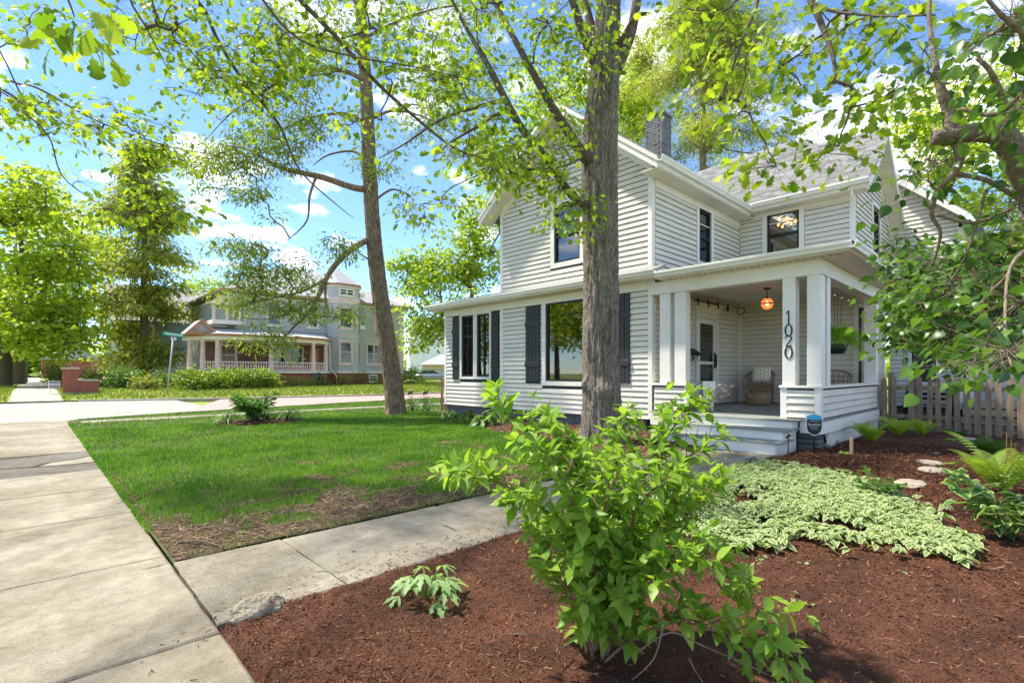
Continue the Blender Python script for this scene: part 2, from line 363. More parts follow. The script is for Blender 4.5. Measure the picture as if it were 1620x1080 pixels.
for k in range(24):
    y0 = 31.7 + 1.8 * k; d0, d1 = y0 - 31.55, y0 + 1.78 - 31.55
    obj('slab', MB().prism([(-.735, y0, float(rise(d0))), (1.035, y0, float(rise(d0))), (1.035, y0 + 1.78, float(rise(d1))), (-.735, y0 + 1.78, float(rise(d1)))], (0, 0, .016)), K['street'], fs_)
# sidewalk along the lot: separate slabs, one pair dark, patched and cracked
sw = struct('sidewalk', MB().box(-.9, .69, -6, 18.75, -.1, -.012), K['soil'])
joints = [-5.85, -4.4, -2.95, -1.5, -.05, 1.40, 2.84, 4.29, 5.88, 7.32, 8.78]
def slab(parent, x0, x1, y0, y1, mat, g=.006, name='slab', tilt=None):
    n = int(rng.integers(1 << 30)); r = np.random.default_rng(n); nx = max(2, int((x1 - x0) / .12)); ny = max(2, int((y1 - y0) / .12))
    ex = r.normal(0, .0022, (4,)); mb = MB()
    pts = []
    rim = []
    for i in range(nx + 1): rim.append((x0 + g + (x1 - x0 - 2 * g) * i / nx, y0 + g))
    for i in range(1, ny + 1): rim.append((x1 - g, y0 + g + (y1 - y0 - 2 * g) * i / ny))
    for i in range(1, nx + 1): rim.append((x1 - g - (x1 - x0 - 2 * g) * i / nx, y1 - g))
    for i in range(1, ny): rim.append((x0 + g, y1 - g - (y1 - y0 - 2 * g) * i / ny))
    rim = [(x + r.normal(0, .0028), y + r.normal(0, .0028)) for x, y in rim]
    dz = r.normal(0, .0025)
    cx, cy = (x0 + x1) / 2, (y0 + y1) / 2
    inn = [(x + (cx - x) * .012 / max(.1, abs(cx - x) + .001) * min(1, abs(cx - x) * 4), y + (cy - y) * .012 / max(.1, abs(cy - y)+.001) * min(1, abs(cy - y) * 4)) for x, y in rim]
    m = len(rim)
    vs_ = [(x, y, -.09) for x, y in rim] + [(x, y, -.009 + dz) for x, y in rim] + [(x, y, dz) for x, y in inn]
    fs = [(i, (i + 1) % m, m + (i + 1) % m, m + i) for i in range(m)] + [(m + i, m + (i + 1) % m, 2 * m + (i + 1) % m, 2 * m + i) for i in range(m)] + [tuple(range(2 * m, 3 * m))]
    return obj(name, MB().add(vs_, fs), mat, parent)
for a, b2 in zip(joints[:-1], joints[1:]): slab(sw, -.9, .69, a, b2, K['concrete'])
# cracked dark stretch: four ragged pieces
cr = [(-.9, 9.72), (-.42, 9.80), (.02, 9.62), (.18, 9.95), (.42, 10.02), (.69, 10.3)]
def ragged(poly, mat):
    obj('slab', bevel(MB().prism([(x, y, -.09) for x, y in poly], (0, 0, .088 + rng.normal(0, .002))).mesh('slab', mat), .004, 1), None, sw)
ragged([(-.9, 8.80), (.68, 8.80), (.67, 9.55), (.4, 9.50), (.05, 9.58), (-.4, 9.76), (-.9, 9.69)], K['asph'])
ragged([(-.9, 9.74), (-.42, 9.82), (0, 9.66), (.15, 9.96), (.4, 10.06), (.67, 10.32), (.67, 10.96), (-.9, 10.7)], K['asph'])
ragged([(.06, 9.62), (.4, 9.545), (.67, 9.59), (.67, 10.26), (.43, 10.0), (.2, 9.92)], K['concrete'])
yy = [11.0, 12.6, 14.1, 15.6, 17.1, 18.6]
for a, b2 in zip(yy[:-1], yy[1:]): slab(sw, -.9, .69, a, b2, K['concrete'])
# front walk from the pavement to the steps
fwk = struct('front_walk', MB().box(.70, 8.45, 2.95, 4.08, -.1, -.012), K['soil'])
wx = [.694, 1.41, 2.88, 4.35, 5.85, 7.25]
for a, b2 in zip(wx[:-1], wx[1:]): slab(fwk, a, b2, 2.93, 4.10, K['walkc'])
slab(fwk, 7.25, 8.55, 2.88, 5.15, K['walkc'])
# old cracks in the concrete: thin dark dirt-filled lines
def crack(parent, pix, wd=.005):
    P = np.array([G(*q_) for q_ in pix]); P = np.concatenate([P[:1]] + [np.linspace(P[i], P[i + 1], 7)[1:] for i in range(len(P) - 1)]); P[1:-1, :2] += rng.normal(0, .008, (len(P) - 2, 2)); v_, f_ = [], []
    for i, q_ in enumerate(P):
        d_ = P[min(i + 1, len(P) - 1)] - P[max(i - 1, 0)]; n_ = np.array([-d_[1], d_[0], 0]) / (np.linalg.norm(d_[:2]) + 1e-9); w_ = wd * (.25 + math.sin(math.pi * i / (len(P) - 1))) * rng.uniform(.5, 1)
        v_ += [q_ + n_ * w_ + [0, 0, .0075], q_ - n_ * w_ + [0, 0, .0075]]
    f_ = [(2 * i, 2 * i + 1, 2 * i + 3, 2 * i + 2) for i in range(len(P) - 1)]; obj('crack', MB().add(v_, f_), K['soil'], parent)
crack(sw, ((218, 902), (250, 896), (272, 889))); crack(sw, ((170, 800), (190, 796), (203, 790))); crack(fwk, ((692, 828), (715, 836), (732, 842))); crack(fwk, ((610, 890), (628, 897), (648, 896))); crack(fwk, ((480, 905), (540, 905), (600, 880)), .003)
# side pavement by the side street, beyond the lawn
spv = struct('side_pavement', MB().box(.95, 34, 17.15, 17.95, -.1, -.003), K['concrete'])
sl = bevel(MB().box(.01, 1.49, 0, .8, -.05, .004).mesh('slab', K['concrete']), .006, 1)
for k in range(20): piece('slab', sl, spv, (1.0 + 1.5 * k, 17.15, 0))
# lawn soil
def field(name, x0, x1, y0, y1, step, hfun, mat, keep=None):
    nx = int((x1 - x0) / step) + 1; ny = int((y1 - y0) / step) + 1
    X, Y = np.meshgrid(np.linspace(x0, x1, nx), np.linspace(y0, y1, ny), indexing='ij')
    X = X.ravel(); Y = Y.ravel(); Z = hfun(X, Y)
    idx = np.arange(nx * ny).reshape(nx, ny)
    Fq = np.stack([idx[:-1, :-1], idx[1:, :-1], idx[1:, 1:], idx[:-1, 1:]], -1).reshape(-1, 4)
    if keep is not None:
        kv = keep(X, Y); Fq = Fq[kv[Fq].any(1)]
    return struct(name, mesh_np(name, np.stack([X, Y, Z], 1), Fq, mat, True))
def near_edge(x): return yedge(NEAR, x) - .14
def lawn_h(x, y): return -.006 + .02 * (fbm(p3(x * 1.1, y * 1.1), 3) - .5)
def lawn_in(x, y): return (x > .70) & (y > 4.1) & (y < near_edge(x)) & ~((x > 9.75) & (y < 13.25))
field('lawn_ground', .70, 34, 4.1, 22.3, .22, lawn_h, K['lawnsoil'], lawn_in)
# mulch bed on the right
def bed_mask(x, y):
    e = .16 * (fbm(p3(x * 1.7, y * 1.7, 5.), 11) - .5) + .05 * (fbm(p3(x * 9, y * 9, 5.), 12) - .5)
    top = np.where(x < 6.3, 2.94, np.where(x < 8.35, 2.92 - (x - 6.3) * .05, np.where(x < 9.6, 2.70, 2.50)))
    d = np.minimum(top - y, x - .665) + e
    return np.clip(d / .11, 0, 1)
def bed_h(x, y):
    m = bed_mask(x, y); m = m * m * (3 - 2 * m)
    n = .075 * (fbm(p3(x * .8, y * .8, 1.), 21) - .35) + .034 * (fbm(p3(x * 4.3, y * 4.3, 1.), 22) - .5) + .022 * (fbm(p3(x * 15, y * 15, 1.), 23) - .5)
    return -.05 + m * (.085 + n)
field('mulch_bed', .58, 14.4, -7.0, 3.08, .045, bed_h, K['mulch'])
field('back_yard', 13.9, 40, -16, 3.0, .4, lambda x, y: -.02 + .05 * fbm(p3(x, y), 9), K['soil'])
def strip_h(x, y):
    e = .25 * (fbm(p3(x * 1.3, y * 1.3, 7.), 31) - .5)
    d = np.minimum(np.minimum(x - (7.0 + .10 * np.maximum(y - 6, 0) ** 1.6), y - 4.22), 13.2 - y) + e
    m = np.clip(d / .3, 0, 1)
    return -.045 + m * (.07 + .05 * (fbm(p3(x * 4, y * 4, 2.), 33) - .5))
field('house_bed', 6.8, 9.76, 4.15, 13.3, .07, strip_h, K['mulch'], lambda x, y: strip_h(x, y) > -.04)
struct('road', MB().box(-14.5, -5.2, -60, 18.2, -.3, -.058), K['street'])
# ------------------------------------------------------------ the white house on the corner
XF, XB = 9.7, 14.25           # front wall of the gabled wing, wall behind the porch
YR, YL, YS = 5.75, 10.6, 13.3  # wing right corner, wing left corner, sunroom left corner
house = thing('white_house', 'white two-storey clapboard house with gabled front wing and corner porch numbered 1020', 'house', (12, 7, 0))
EXPO = .122
TB = EXPO - .014  # boards stop short so the dark core shows as a painted shadow line
board_me = MB().add([(0, .002, 0), (1, .002, 0), (1, .034, 0), (0, .034, 0), (0, .002, TB), (1, .002, TB), (1, .012, TB), (0, .012, TB)],
    [(0, 3, 2, 1), (4, 5, 6, 7), (3, 7, 6, 2), (0, 1, 5, 4), (0, 4, 7, 3), (1, 2, 6, 5)]).mesh('siding_board', K['siding'])
def siding(part, plane, axis, u0, u1, z0, z1, openings=(), clip=None, joined=None, tall=1.0):
    """boards on a wall facing -X (axis 'y') or -Y (axis 'x')"""
    z = z0
    while z < z1 - .02:
        zm = z + EXPO * .5; a0, a1 = u0, u1
        if clip: a0, a1 = clip(zm, u0, u1)
        segs = [(a0, a1)]
        for (oa, ob, za, zb) in openings:
            if za < z + EXPO * .55 and zb > z + EXPO * .45:
                ns = []
                for s0, s1 in segs:
                    if ob <= s0 or oa >= s1: ns.append((s0, s1)); continue
                    if oa > s0: ns.append((s0, oa))
                    if ob < s1: ns.append((ob, s1))
                segs = ns
        hs = min(1, (z1 - z) / EXPO) * tall
        for s0, s1 in segs:
            if s1 - s0 < .03: continue
            if joined is not None:
                bvs = [v.co.copy() for v in board_me.vertices]
                if axis == 'y': q = [(plane - v.y, s0 + v.x * (s1 - s0), z + v.z * hs) for v in bvs]
                else: q = [(s1 - v.x * (s1 - s0), plane - v.y, z + v.z * hs) for v in bvs]
                joined.add(q, [tuple(p.vertices) for p in board_me.polygons])
            elif axis == 'y': piece('siding_board', board_me, part, (plane, s0, z), R(90), (s1 - s0, 1, hs))
            else: piece('siding_board', board_me, part, (s1, plane, z), R(180), (s1 - s0, 1, hs))
        z += EXPO
def wbox(name, *b, mat='trim', parent=house, bev=0.0, label=None):
    me = MB().box(*b).mesh(name, K[mat])
    if bev: bevel(me, bev, 1)
    return obj(name, me, None, parent, label=label)
def boxes(name, lst, mat, parent):
    mb = MB()
    for b in lst: mb.box(*b)
    return obj(name, mb, K[mat], parent)
# -- lower front walls with real openings
def wall_with_holes(name, plane, axis, u0, u1, z0, z1, holes, thick=.14, top=None, mat='shade_backing'):
    """solid wall cut round its openings; plane is the outer face, the body lies behind it"""
    us = sorted({u0, u1, *[h[0] for h in holes], *[h[1] for h in holes]}); mb = MB()
    for a, b2 in zip(us[:-1], us[1:]):
        zc = z0
        for h in sorted([h for h in holes if h[0] <= a + 1e-6 and h[1] >= b2 - 1e-6], key=lambda h: h[2]):
            if h[2] > zc: mb.box(*((plane, plane + thick, a, b2) if axis == 'y' else (a, b2, plane, plane + thick)), zc, h[2])
            zc = h[3]
        if zc < z1: mb.box(*((plane, plane + thick, a, b2) if axis == 'y' else (a, b2, plane, plane + thick)), zc, z1)
    if top:
        pts = [(plane, y, z) for y, z in top] if axis == 'y' else [(x, plane, z) for x, z in top]
        mb.prism(pts, (thick, 0, 0) if axis == 'y' else (0, thick, 0))
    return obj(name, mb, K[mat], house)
# glass rectangles (u0,u1,z0,z1)
PIC = (7.0, 8.86, 1.09, 3.12); SUN1 = (11.84, 12.42, 1.19, 3.07); SUN2 = (11.10, 11.68, 1.19, 3.06)
UP1 = (7.72, 8.56, 4.10, 5.52)
ext = lambda g_, e: (g_[0] - e, g_[1] + e, g_[2] - e, g_[3] + e)
SUNALL = (SUN2[0], SUN1[1], SUN1[2], SUN1[3])
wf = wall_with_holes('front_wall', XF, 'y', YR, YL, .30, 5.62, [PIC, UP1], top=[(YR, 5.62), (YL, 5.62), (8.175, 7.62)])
siding(wf, XF, 'y', YR + .10, YL - .09, .30, 3.10, [ext(PIC, .12), (9.04, 9.58, 1.05, 3.2)])
def gable_clip(z, a, b2):
    if z < 5.5: return a, b2
    k = max(0, (z - 5.80) / .79); return a + k, b2 - k
siding(wf, XF, 'y', YR + .10, YL - .09, 3.58, 7.45, [ext(UP1, .14)], gable_clip)
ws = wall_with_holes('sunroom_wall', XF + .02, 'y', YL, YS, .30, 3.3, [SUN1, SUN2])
siding(ws, XF + .02, 'y', YL + .02, YS - .09, .30, 3.10, [ext(SUNALL, .10), (10.66, 10.97, 1.08, 3.2), (12.56, 12.87, 1.1, 3.2)])
obj('sunroom_side_wall', MB().box(XF + .17, 13.4, YS - .14, YS, .30, 3.3), K['siding'], house)
# corner boards, frieze, foundation
for nm, b in (('corner_board', (XF - .032, XF + .09, YR - .004, YR + .10, .30, 5.62)), ('corner_board', (XF - .030, XF + .05, YL - .09, YL + .02, .30, 3.10)),
              ('corner_board', (XF - .030, XF + .05, YL - .09, YL + .008, 3.56, 5.7)), ('corner_board', (XF - .014, XF + .10, YS - .09, YS + .02, .30, 3.12)),
              ('frieze_board', (XF - .034, XF + .03, YR + .104, YS + .03, 3.105, 3.30))):
    wbox(nm, *b, bev=.004)
wbox('foundation', XF + .06, XF + .3, YR + .2, YS - .02, -.1, .298, mat='found')
wbox('foundation', XF + .3, 13.3, YS - .2, YS - .021, -.1, .296, mat='found')
# -- windows
def window(u0, u1, z0, z1, plane, axis, casing=.11, style='plain', parent=None, sash='black', glass='glass', sill=True):
    """opening with casing, sash bars and a pane, on a wall facing -X or -Y"""
    def bb(mb, a, b2, c, d, o0, o1):
        if axis == 'y': mb.box(plane - o1, plane - o0, a, b2, c, d)
        else: mb.box(a, b2, plane - o1, plane - o0, c, d)
        return mb
    wn = obj('window', bb(bb(bb(bb(MB(), u0 - casing, u0, z0 - casing, z1 + casing, -.05, .04), u1, u1 + casing, z0 - casing, z1 + casing, -.05, .04),
             u0 + .001, u1 - .001, z1, z1 + casing, -.05, .036), u0 + .001, u1 - .001, z0 - casing, z0, -.05, .036), K['trim'], parent or house)
    s = MB(); t_ = .055; d0, d1 = -.06, .006
    for q in ((u0, u0 + t_, z0, z1), (u1 - t_, u1, z0, z1), (u0 + t_, u1 - t_, z1 - t_, z1), (u0 + t_, u1 - t_, z0, z0 + t_)): bb(s, *q, d0, d1)
    if style == 'double':
        zm = z0 + (z1 - z0) * .47; bb(s, u0 + t_, u1 - t_, zm - .03, zm + .03, d0, d1 - .004)
    obj('sash', s, K[sash], wn)
    if style == 'casement':
        m_ = MB(); um = (u0 + u1) / 2; zq = z0 + (z1 - z0) * .66; zq2 = z0 + (z1 - z0) * .83
        bb(m_, um - .013, um + .013, z0 + t_, z1 - t_, -.03, -.004); bb(m_, u0 + t_, u1 - t_, zq - .02, zq + .02, -.034, -.002)
        bb(m_, u0 + t_, u1 - t_, zq2 - .012, zq2 + .012, -.032, -.003); obj('muntin', m_, K[sash], wn)
    if style == 'double':
        zs = z0 + (z1 - z0) * .72; m_ = MB(); bb(m_, u0 + t_, u1 - t_, zs - .012, zs + .012, -.03, 0); obj('storm_rail', m_, K['trim'], wn)
    g_ = MB(); bb(g_, u0 + t_ * .8, u1 - t_ * .8, z0 + t_ * .8, z1 - t_ * .8, -.045, -.039); obj('pane', g_, K[glass], wn)
    return wn
window(*PIC, XF, 'y', style='plain'); window(*SUN1, XF + .02, 'y', .07, 'casement'); window(*SUN2, XF + .02, 'y', .07, 'casement')
window(*UP1, XF, 'y', .12, 'double')
# dark rooms behind the glass, with what can be made out in them
def room(x0, x1, y0, y1, z0, z1, open_=('x0',)):
    r = MB(); t = .04
    r.box(x1, x1 + t, y0, y1, z0, z1); r.box(x0, x1, y0 - t, y0, z0, z1); r.box(x0, x1, y1, y1 + t, z0, z1)
    r.box(x0, x1, y0, y1, z1, z1 + t)
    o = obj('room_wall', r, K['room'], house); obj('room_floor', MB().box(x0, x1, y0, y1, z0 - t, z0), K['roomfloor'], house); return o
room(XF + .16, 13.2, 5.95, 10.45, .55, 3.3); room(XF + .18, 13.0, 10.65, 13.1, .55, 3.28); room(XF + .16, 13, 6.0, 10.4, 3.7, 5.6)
art = obj('wall_picture', MB().box(13.15, 13.19, 7.2, 7.75, 1.75, 2.45), K['black'], house); obj('picture_sheet', MB().box(13.135, 13.149, 7.26, 7.69, 1.82, 2.38), K['frameart'], art)
def curtain(y0, y1, z0, z1, x, n=14):
    v, f = [], []
    for i in range(n + 1):
        y = y0 + (y1 - y0) * i / n; dx = .035 * math.sin(i * 2.4) + .012 * math.sin(i * 5.1); v += [(x + dx, y, z0), (x + dx, y, z1)]
    for i in range(n): f.append((2 * i, 2 * i + 2, 2 * i + 3, 2 * i + 1))
    return obj('curtain', MB().add(v, f, True), K['curtain'], house)
curtain(12.05, 12.48, 1.1, 3.05, XF + .33); curtain(11.60, 11.78, 1.1, 3.05, XF + .33); curtain(11.02, 11.18, 1.1, 3.05, XF + .33)
curtain(8.3, 8.6, 4.1, 5.5, XF + .3, 8); curtain(7.7, 7.95, 4.1, 5.5, XF + .3, 8)
# -- shutters: boards and battens
def shutter(y0, y1, z0, z1, x):
    n = 4; wd = (y1 - y0) / n; s = None
    s = obj('shutter', MB().box(x - .012, x + .03, y0 + .004, y1 - .004, z0 + .004, z1 - .004), K['black'], house)
    for k in range(n):
        me = bevel(MB().box(x - .03, x - .012, y0 + k * wd + .004, y0 + (k + 1) * wd - .004, z0, z1).mesh('board', K['shutter']), .003, 1); obj('board', me, None, s)
    h = z1 - z0
    for zc in (z0 + h * .23, z0 + h * .76):
        obj('batten', bevel(MB().box(x - .05, x - .031, y0 - .01, y1 + .01, zc - .065, zc + .065).mesh('batten', K['shutter']), .003, 1), None, s)
shutter(9.05, 9.57, 1.07, 3.08, XF - .028); shutter(6.30, 6.82, 1.07, 3.08, XF - .028)
shutter(12.57, 12.86, 1.10, 3.07, XF - .008); shutter(10.68, 10.98, 1.08, 3.07, XF - .008)
# -- eaves of the low roof along the front
lr = obj('low_roof', MB().prism([(9.30, 0, 3.46), (XF - .03, 0, 3.60), (XF - .03, 0, 3.56), (9.30, 0, 3.42)], (0, 1, 0)), K['roof'], house)
lr.data.transform(Matrix.Translation((0, 5.42, 0)) @ Matrix.Diagonal((1, 8.33, 1, 1)))
obj('sunroom_roof', MB().add([(9.30, 10.64, 3.46), (9.30, 13.75, 3.46), (13.5, 13.75, 3.40), (13.5, 10.64, 3.72), (9.30, 10.64, 3.42), (9.30, 13.75, 3.42), (13.5, 13.75, 3.36), (13.5, 10.64, 3.68)],
    [(0, 3, 2, 1), (4, 5, 6, 7), (0, 1, 5, 4), (1, 2, 6, 5), (2, 3, 7, 6), (3, 0, 4, 7)]), K['roof'], house)
wbox('soffit', 9.32, XF - .035, 5.45, 13.72, 3.302, 3.33, mat='soffit')
def gutter(name, a, b2, parent=house, r=.07, side=1):
    """K-profile gutter between two points along x or y"""
    a = Vector(a); b2 = Vector(b2); d = (b2 - a); along = 'y' if abs(d.y) > abs(d.x) else 'x'
    pr = [(0, -.10), (.075, -.10), (.085, -.06), (.11, -.02), (.11, .02), (.09, .02), (.09, -.01), (.06, -.08), (0, -.08)]
    if along == 'y': poly = [(a.x - side * p, a.y, a.z + q) for p, q in pr]
    else: poly = [(a.x, a.y - side * p, a.z + q) for p, q in pr]
    return obj(name, MB().prism(poly, d), K['trim'], parent)
wbox('fascia_board', 9.30, 9.325, 5.45, 13.75, 3.30, 3.455)
gutter('gutter', (9.298, 5.43, 3.44), (9.298, 13.78, 3.44))
# -- gable roof of the wing
PY, PZ, SL = 8.175, 7.98, .79
def roof_slab(name, x0, x1, ya, za, yb, zb, t=.07, mat='roof'):
    return obj(name, MB().prism([(x0, ya, za), (x0, yb, zb), (x0, yb, zb - t), (x0, ya, za - t)], (x1 - x0, 0, 0)), K[mat], house)
roof_slab('roof', 9.18, 16.3, 5.33, 5.74, PY, PZ); roof_slab('roof', 9.18, 16.3, 11.02, 5.74, PY + .001, PZ)
for s in (-1, 1):
    y0, z0 = PY + s * 2.84, 5.735
    rk = obj('rake_board', MB().prism([(9.20, y0, z0 - .065), (9.20, PY + s * .002, PZ - .075), (9.20, PY + s * .002, PZ - .27), (9.20, y0 - s * .02, z0 - .26)], (.03, 0, 0)), K['trim'], house)
    obj('rake_trim', MB().prism([(9.172, y0, z0 - .03), (9.172, PY + s * .003, PZ - .035), (9.172, PY + s * .003, PZ - .13), (9.172, y0, z0 - .125)], (.027, 0, 0)), K['trim'], house)
    obj('rake_soffit', MB().prism([(9.231, y0 - s * .02, z0 - .165), (9.231, PY + s * .003, PZ - .175), (9.231, PY + s * .003, PZ - .2), (9.231, y0 - s * .02, z0 - .19)], (XF - 9.235, 0, 0)), K['soffit'], house)
    obj('rake_frieze', MB().prism([(XF - .036, y0 - s * .40, z0 + .13), (XF - .036, PY + s * .004, PZ - .21), (XF - .036, PY + s * .004, PZ - .42), (XF - .036, y0 - s * .40, z0 - .10)], (.034, 0, 0)), K['trim'], house)
# side eave of the wing
wbox('eave_fascia', 9.21, 14.0, 5.335, 5.36, 5.52, 5.665); wbox('eave_soffit', 9.24, 14.25, 5.36, YR, 5.50, 5.52, mat='soffit')
wbox('eave_frieze', XF + .095, 14.24, YR - .034, YR + .02, 5.34, 5.498)
gutter('gutter', (9.19, 5.33, 5.70), (13.93, 5.33, 5.70))
# -- side wall of the wing: upper storey and the porch wall with the door
SW = (11.80, 12.46, 4.05, 5.34)
DOOR = (11.75, 12.72, .56, 2.66)
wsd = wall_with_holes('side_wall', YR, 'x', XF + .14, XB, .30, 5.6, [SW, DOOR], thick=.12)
siding(wsd, YR, 'x', XF + .08, XB - .02, 3.412, 5.36, [ext(SW, .13)])
siding(wsd, YR, 'x', XF + .08, XB - .02, .52, 3.20, [(11.60, 12.86, 0, 3.02)], tall=1.055)
window(*SW, YR, 'x', .12, 'double', sash='black')
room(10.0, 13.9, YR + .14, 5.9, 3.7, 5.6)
# storm door
dr = obj('door', MB().box(DOOR[0] - .13, DOOR[0], YR - .05, YR + .06, .52, 2.79).box(DOOR[1], DOOR[1] + .13, YR - .05, YR + .06, .52, 2.79).box(DOOR[0] - .129, DOOR[1] + .129, YR - .051, YR + .06, 2.67, 2.79)
         .box(DOOR[0] - .19, DOOR[1] + .19, YR - .075, YR + .05, 2.79, 2.99).box(DOOR[0] - .23, DOOR[1] + .23, YR - .10, YR + .05, 2.95, 3.02), K['trim'], house)
st = MB(); x0, x1 = DOOR[0] + .004, DOOR[1] - .004
for b in ((x0, x0 + .11, .56, 2.66), (x1 - .11, x1, .56, 2.66), (x0 + .11, x1 - .11, 2.53, 2.66), (x0 + .11, x1 - .11, .56, .76), (x0 + .11, x1 - .11, 1.52, 1.59)): st.box(b[0], b[1], YR - .02, YR + .03, b[2], b[3])
obj('storm_door', st, K['trim'], dr)
for za, zb in ((.76, 1.52), (1.59, 2.53)): obj('pane', MB().box(x0 + .1, x1 - .1, YR + .0, YR + .006, za - .01, zb + .01), K['glass'], dr)
obj('inner_door', MB().box(x0 + .02, x1 - .02, YR + .09, YR + .12, .56, 2.66), K['black'], dr)
curtain_d = obj('door_blind', MB().box(12.28, 12.55, YR + .075, YR + .085, .8, 2.5), K['room'], dr)
obj('handle', MB().box(x1 - .085, x1 - .03, YR - .045, YR - .02, 1.42, 1.82).box(x1 - .075, x1 - .055, YR - .09, YR - .07, 1.46, 1.76).box(x1 - .14, x1 - .02, YR - .075, YR - .05, 1.60, 1.63), K['black'], dr)
# -- wall behind the porch and the storey above
BW = (4.23, 5.01, 4.35, 5.62); PBW = (2.80, 3.10, .95, 2.9)
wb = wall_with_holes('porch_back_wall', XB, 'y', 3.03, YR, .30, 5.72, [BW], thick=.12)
siding(wb, XB, 'y', 3.12, YR - .03, 3.836, 5.66, [ext(BW, .13)])
siding(wb, XB, 'y', 3.04, YR - .03, .52, 3.20, tall=1.055)
obj('porch_back_wall_end', MB().box(XB, XB + .12, 2.45, 3.03, .30, 3.6), K['siding'], house)
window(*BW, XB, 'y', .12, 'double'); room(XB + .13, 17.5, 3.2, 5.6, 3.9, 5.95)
window(2.62, 2.95, .95, 2.85, XB, 'y', .09, 'plain')
wbox('corner_board', XB - .032, XB + .09, 3.028, 3.13, 3.85, 5.68, bev=.004)
wbox('inner_corner_trim', XB - .06, XB - .002, YR - .06, YR - .002, .506, 3.18)
# chandelier in the upper room
ch = obj('chandelier', MB().tube([(15.2, 4.80, 5.94), (15.2, 4.80, 5.62)], .012), K['dark'], house)
bulb = emit('warm_bulb', (1.0, .30, .06), 3.2)
for k in range(9):
    a = k * 2.4; c_ = (15.2 + .24 * math.cos(a), 4.80 + .24 * math.sin(a), 5.50 + .07 * math.sin(k * 1.7))
    b_ = MB().lathe([(.004, -.05), (.028, -.02), (.032, .02), (.006, .05)], c_, 8); b_.tube([c_, (15.2, 4.80, 5.62)], .006, 5); obj('bulb', b_, bulb, ch)
# -- roof of the block behind: bell-cast slope with separate shingles
def rz(x):   # height of the bell-cast front slope
    x = np.asarray(x, float); d = x - 13.83
    return 5.80 + .62 * d + .115 * np.clip(d, 0, 2.6) ** 2
ridge = lambda y: np.interp(y, [2.6, 4.3, 5.4, 8.2], [15.95, 16.05, 16.75, 16.4])
v, f = [], []; ys_ = [2.68, 3.4, 4.3, 4.9, 5.36, 6.2, 7.2, 8.2]; nk = 10
for y in ys_:
    x_lo = 13.83 if y <= 5.36 else 13.83 + (y - 5.36) / (8.2 - 5.36) * (16.28 - 13.83); x_hi = max(float(ridge(y)), x_lo + .01)
    for k in range(nk + 1):
        x = x_lo + (x_hi - x_lo) * k / nk; v.append((x, y, float(rz(x)) - .02))
for i in range(len(ys_) - 1):
    for k in range(nk): f.append((i * (nk + 1) + k, i * (nk + 1) + k + 1, (i + 1) * (nk + 1) + k + 1, (i + 1) * (nk + 1) + k))
n0 = len(v)
for y in ys_: xr = float(ridge(y)); xr = max(xr, 13.83 + max(0, (y - 5.36)) / 2.84 * 2.45); v += [(xr, y, float(rz(xr)) - .02), (xr + 2.6, y, float(rz(xr)) - 2.1)]
for i in range(len(ys_) - 1): f.append((n0 + 2 * i, n0 + 2 * i + 1, n0 + 2 * i + 3, n0 + 2 * i + 2))
rear = obj('rear_roof', MB().add(v, f), K['roof'], house)
sh = MB(); r2 = np.random.default_rng(3)
arc = 0.0; x = 13.80; row = 0
while x < 16.3:
    dx = .115 / math.sqrt(1 + (.62 + .23 * min(max(x - 13.83, 0), 2.6)) ** 2) * 1.0
    y = 2.66 + .1 * (row % 3) - .2
    while y < 8.2:
        wd = r2.choice([.16, .22, .3]); ya, yb = max(y, 2.66), y + wd - .006; y += wd
        if yb < 2.7: continue
        ymax = 5.36 + (x - 13.83) / 2.45 * 2.84 + .04
        if yb > max(5.36, ymax) or x > float(ridge((ya + yb) / 2)) - .02: continue
        z0, z1 = float(rz(x)), float(rz(x + dx * 1.25)); lift = .010 + r2.choice([0, .006])
        sh.add([(x, ya, z0 + lift), (x, yb, z0 + lift), (x + dx * 1.25, yb, z1 + .001), (x + dx * 1.25, ya, z1 + .001), (x, ya, z0 - .01), (x, yb, z0 - .01)], [(0, 3, 2, 1), (4, 0, 1, 5)])
    x += dx; row += 1
shm = M('shingle_tabs', (0.155, 0.148, 0.155), 0.92, 0.3, 60, 0.4, 150)
tn = shm.node_tree; gi = tn.nodes.new('ShaderNodeNewGeometry'); rp_ = tn.nodes.new('ShaderNodeValToRGB')
rp_.color_ramp.elements[0].color = (.15, .146, .14, 1); rp_.color_ramp.elements[1].color = (.28, .272, .26, 1)
tn.links.new(gi.outputs['Random Per Island'], rp_.inputs[0]); tn.links.new(rp_.outputs[0], tn.nodes['Principled BSDF'].inputs['Base Color'])
so = obj('shingle', sh, shm, rear); so['kind'] = 'stuff'
wbox('eave_fascia', 13.86, 13.885, 2.70, 5.33, 5.60, 5.74); wbox('eave_soffit', 13.885, XB, 2.72, 5.36, 5.58, 5.60, mat='soffit')
wbox('eave_frieze', XB - .034, XB + .02, 3.13, YR - .03, 5.50, 5.578)
gutter('gutter', (13.855, 2.66, 5.77), (13.855, 5.30, 5.77))
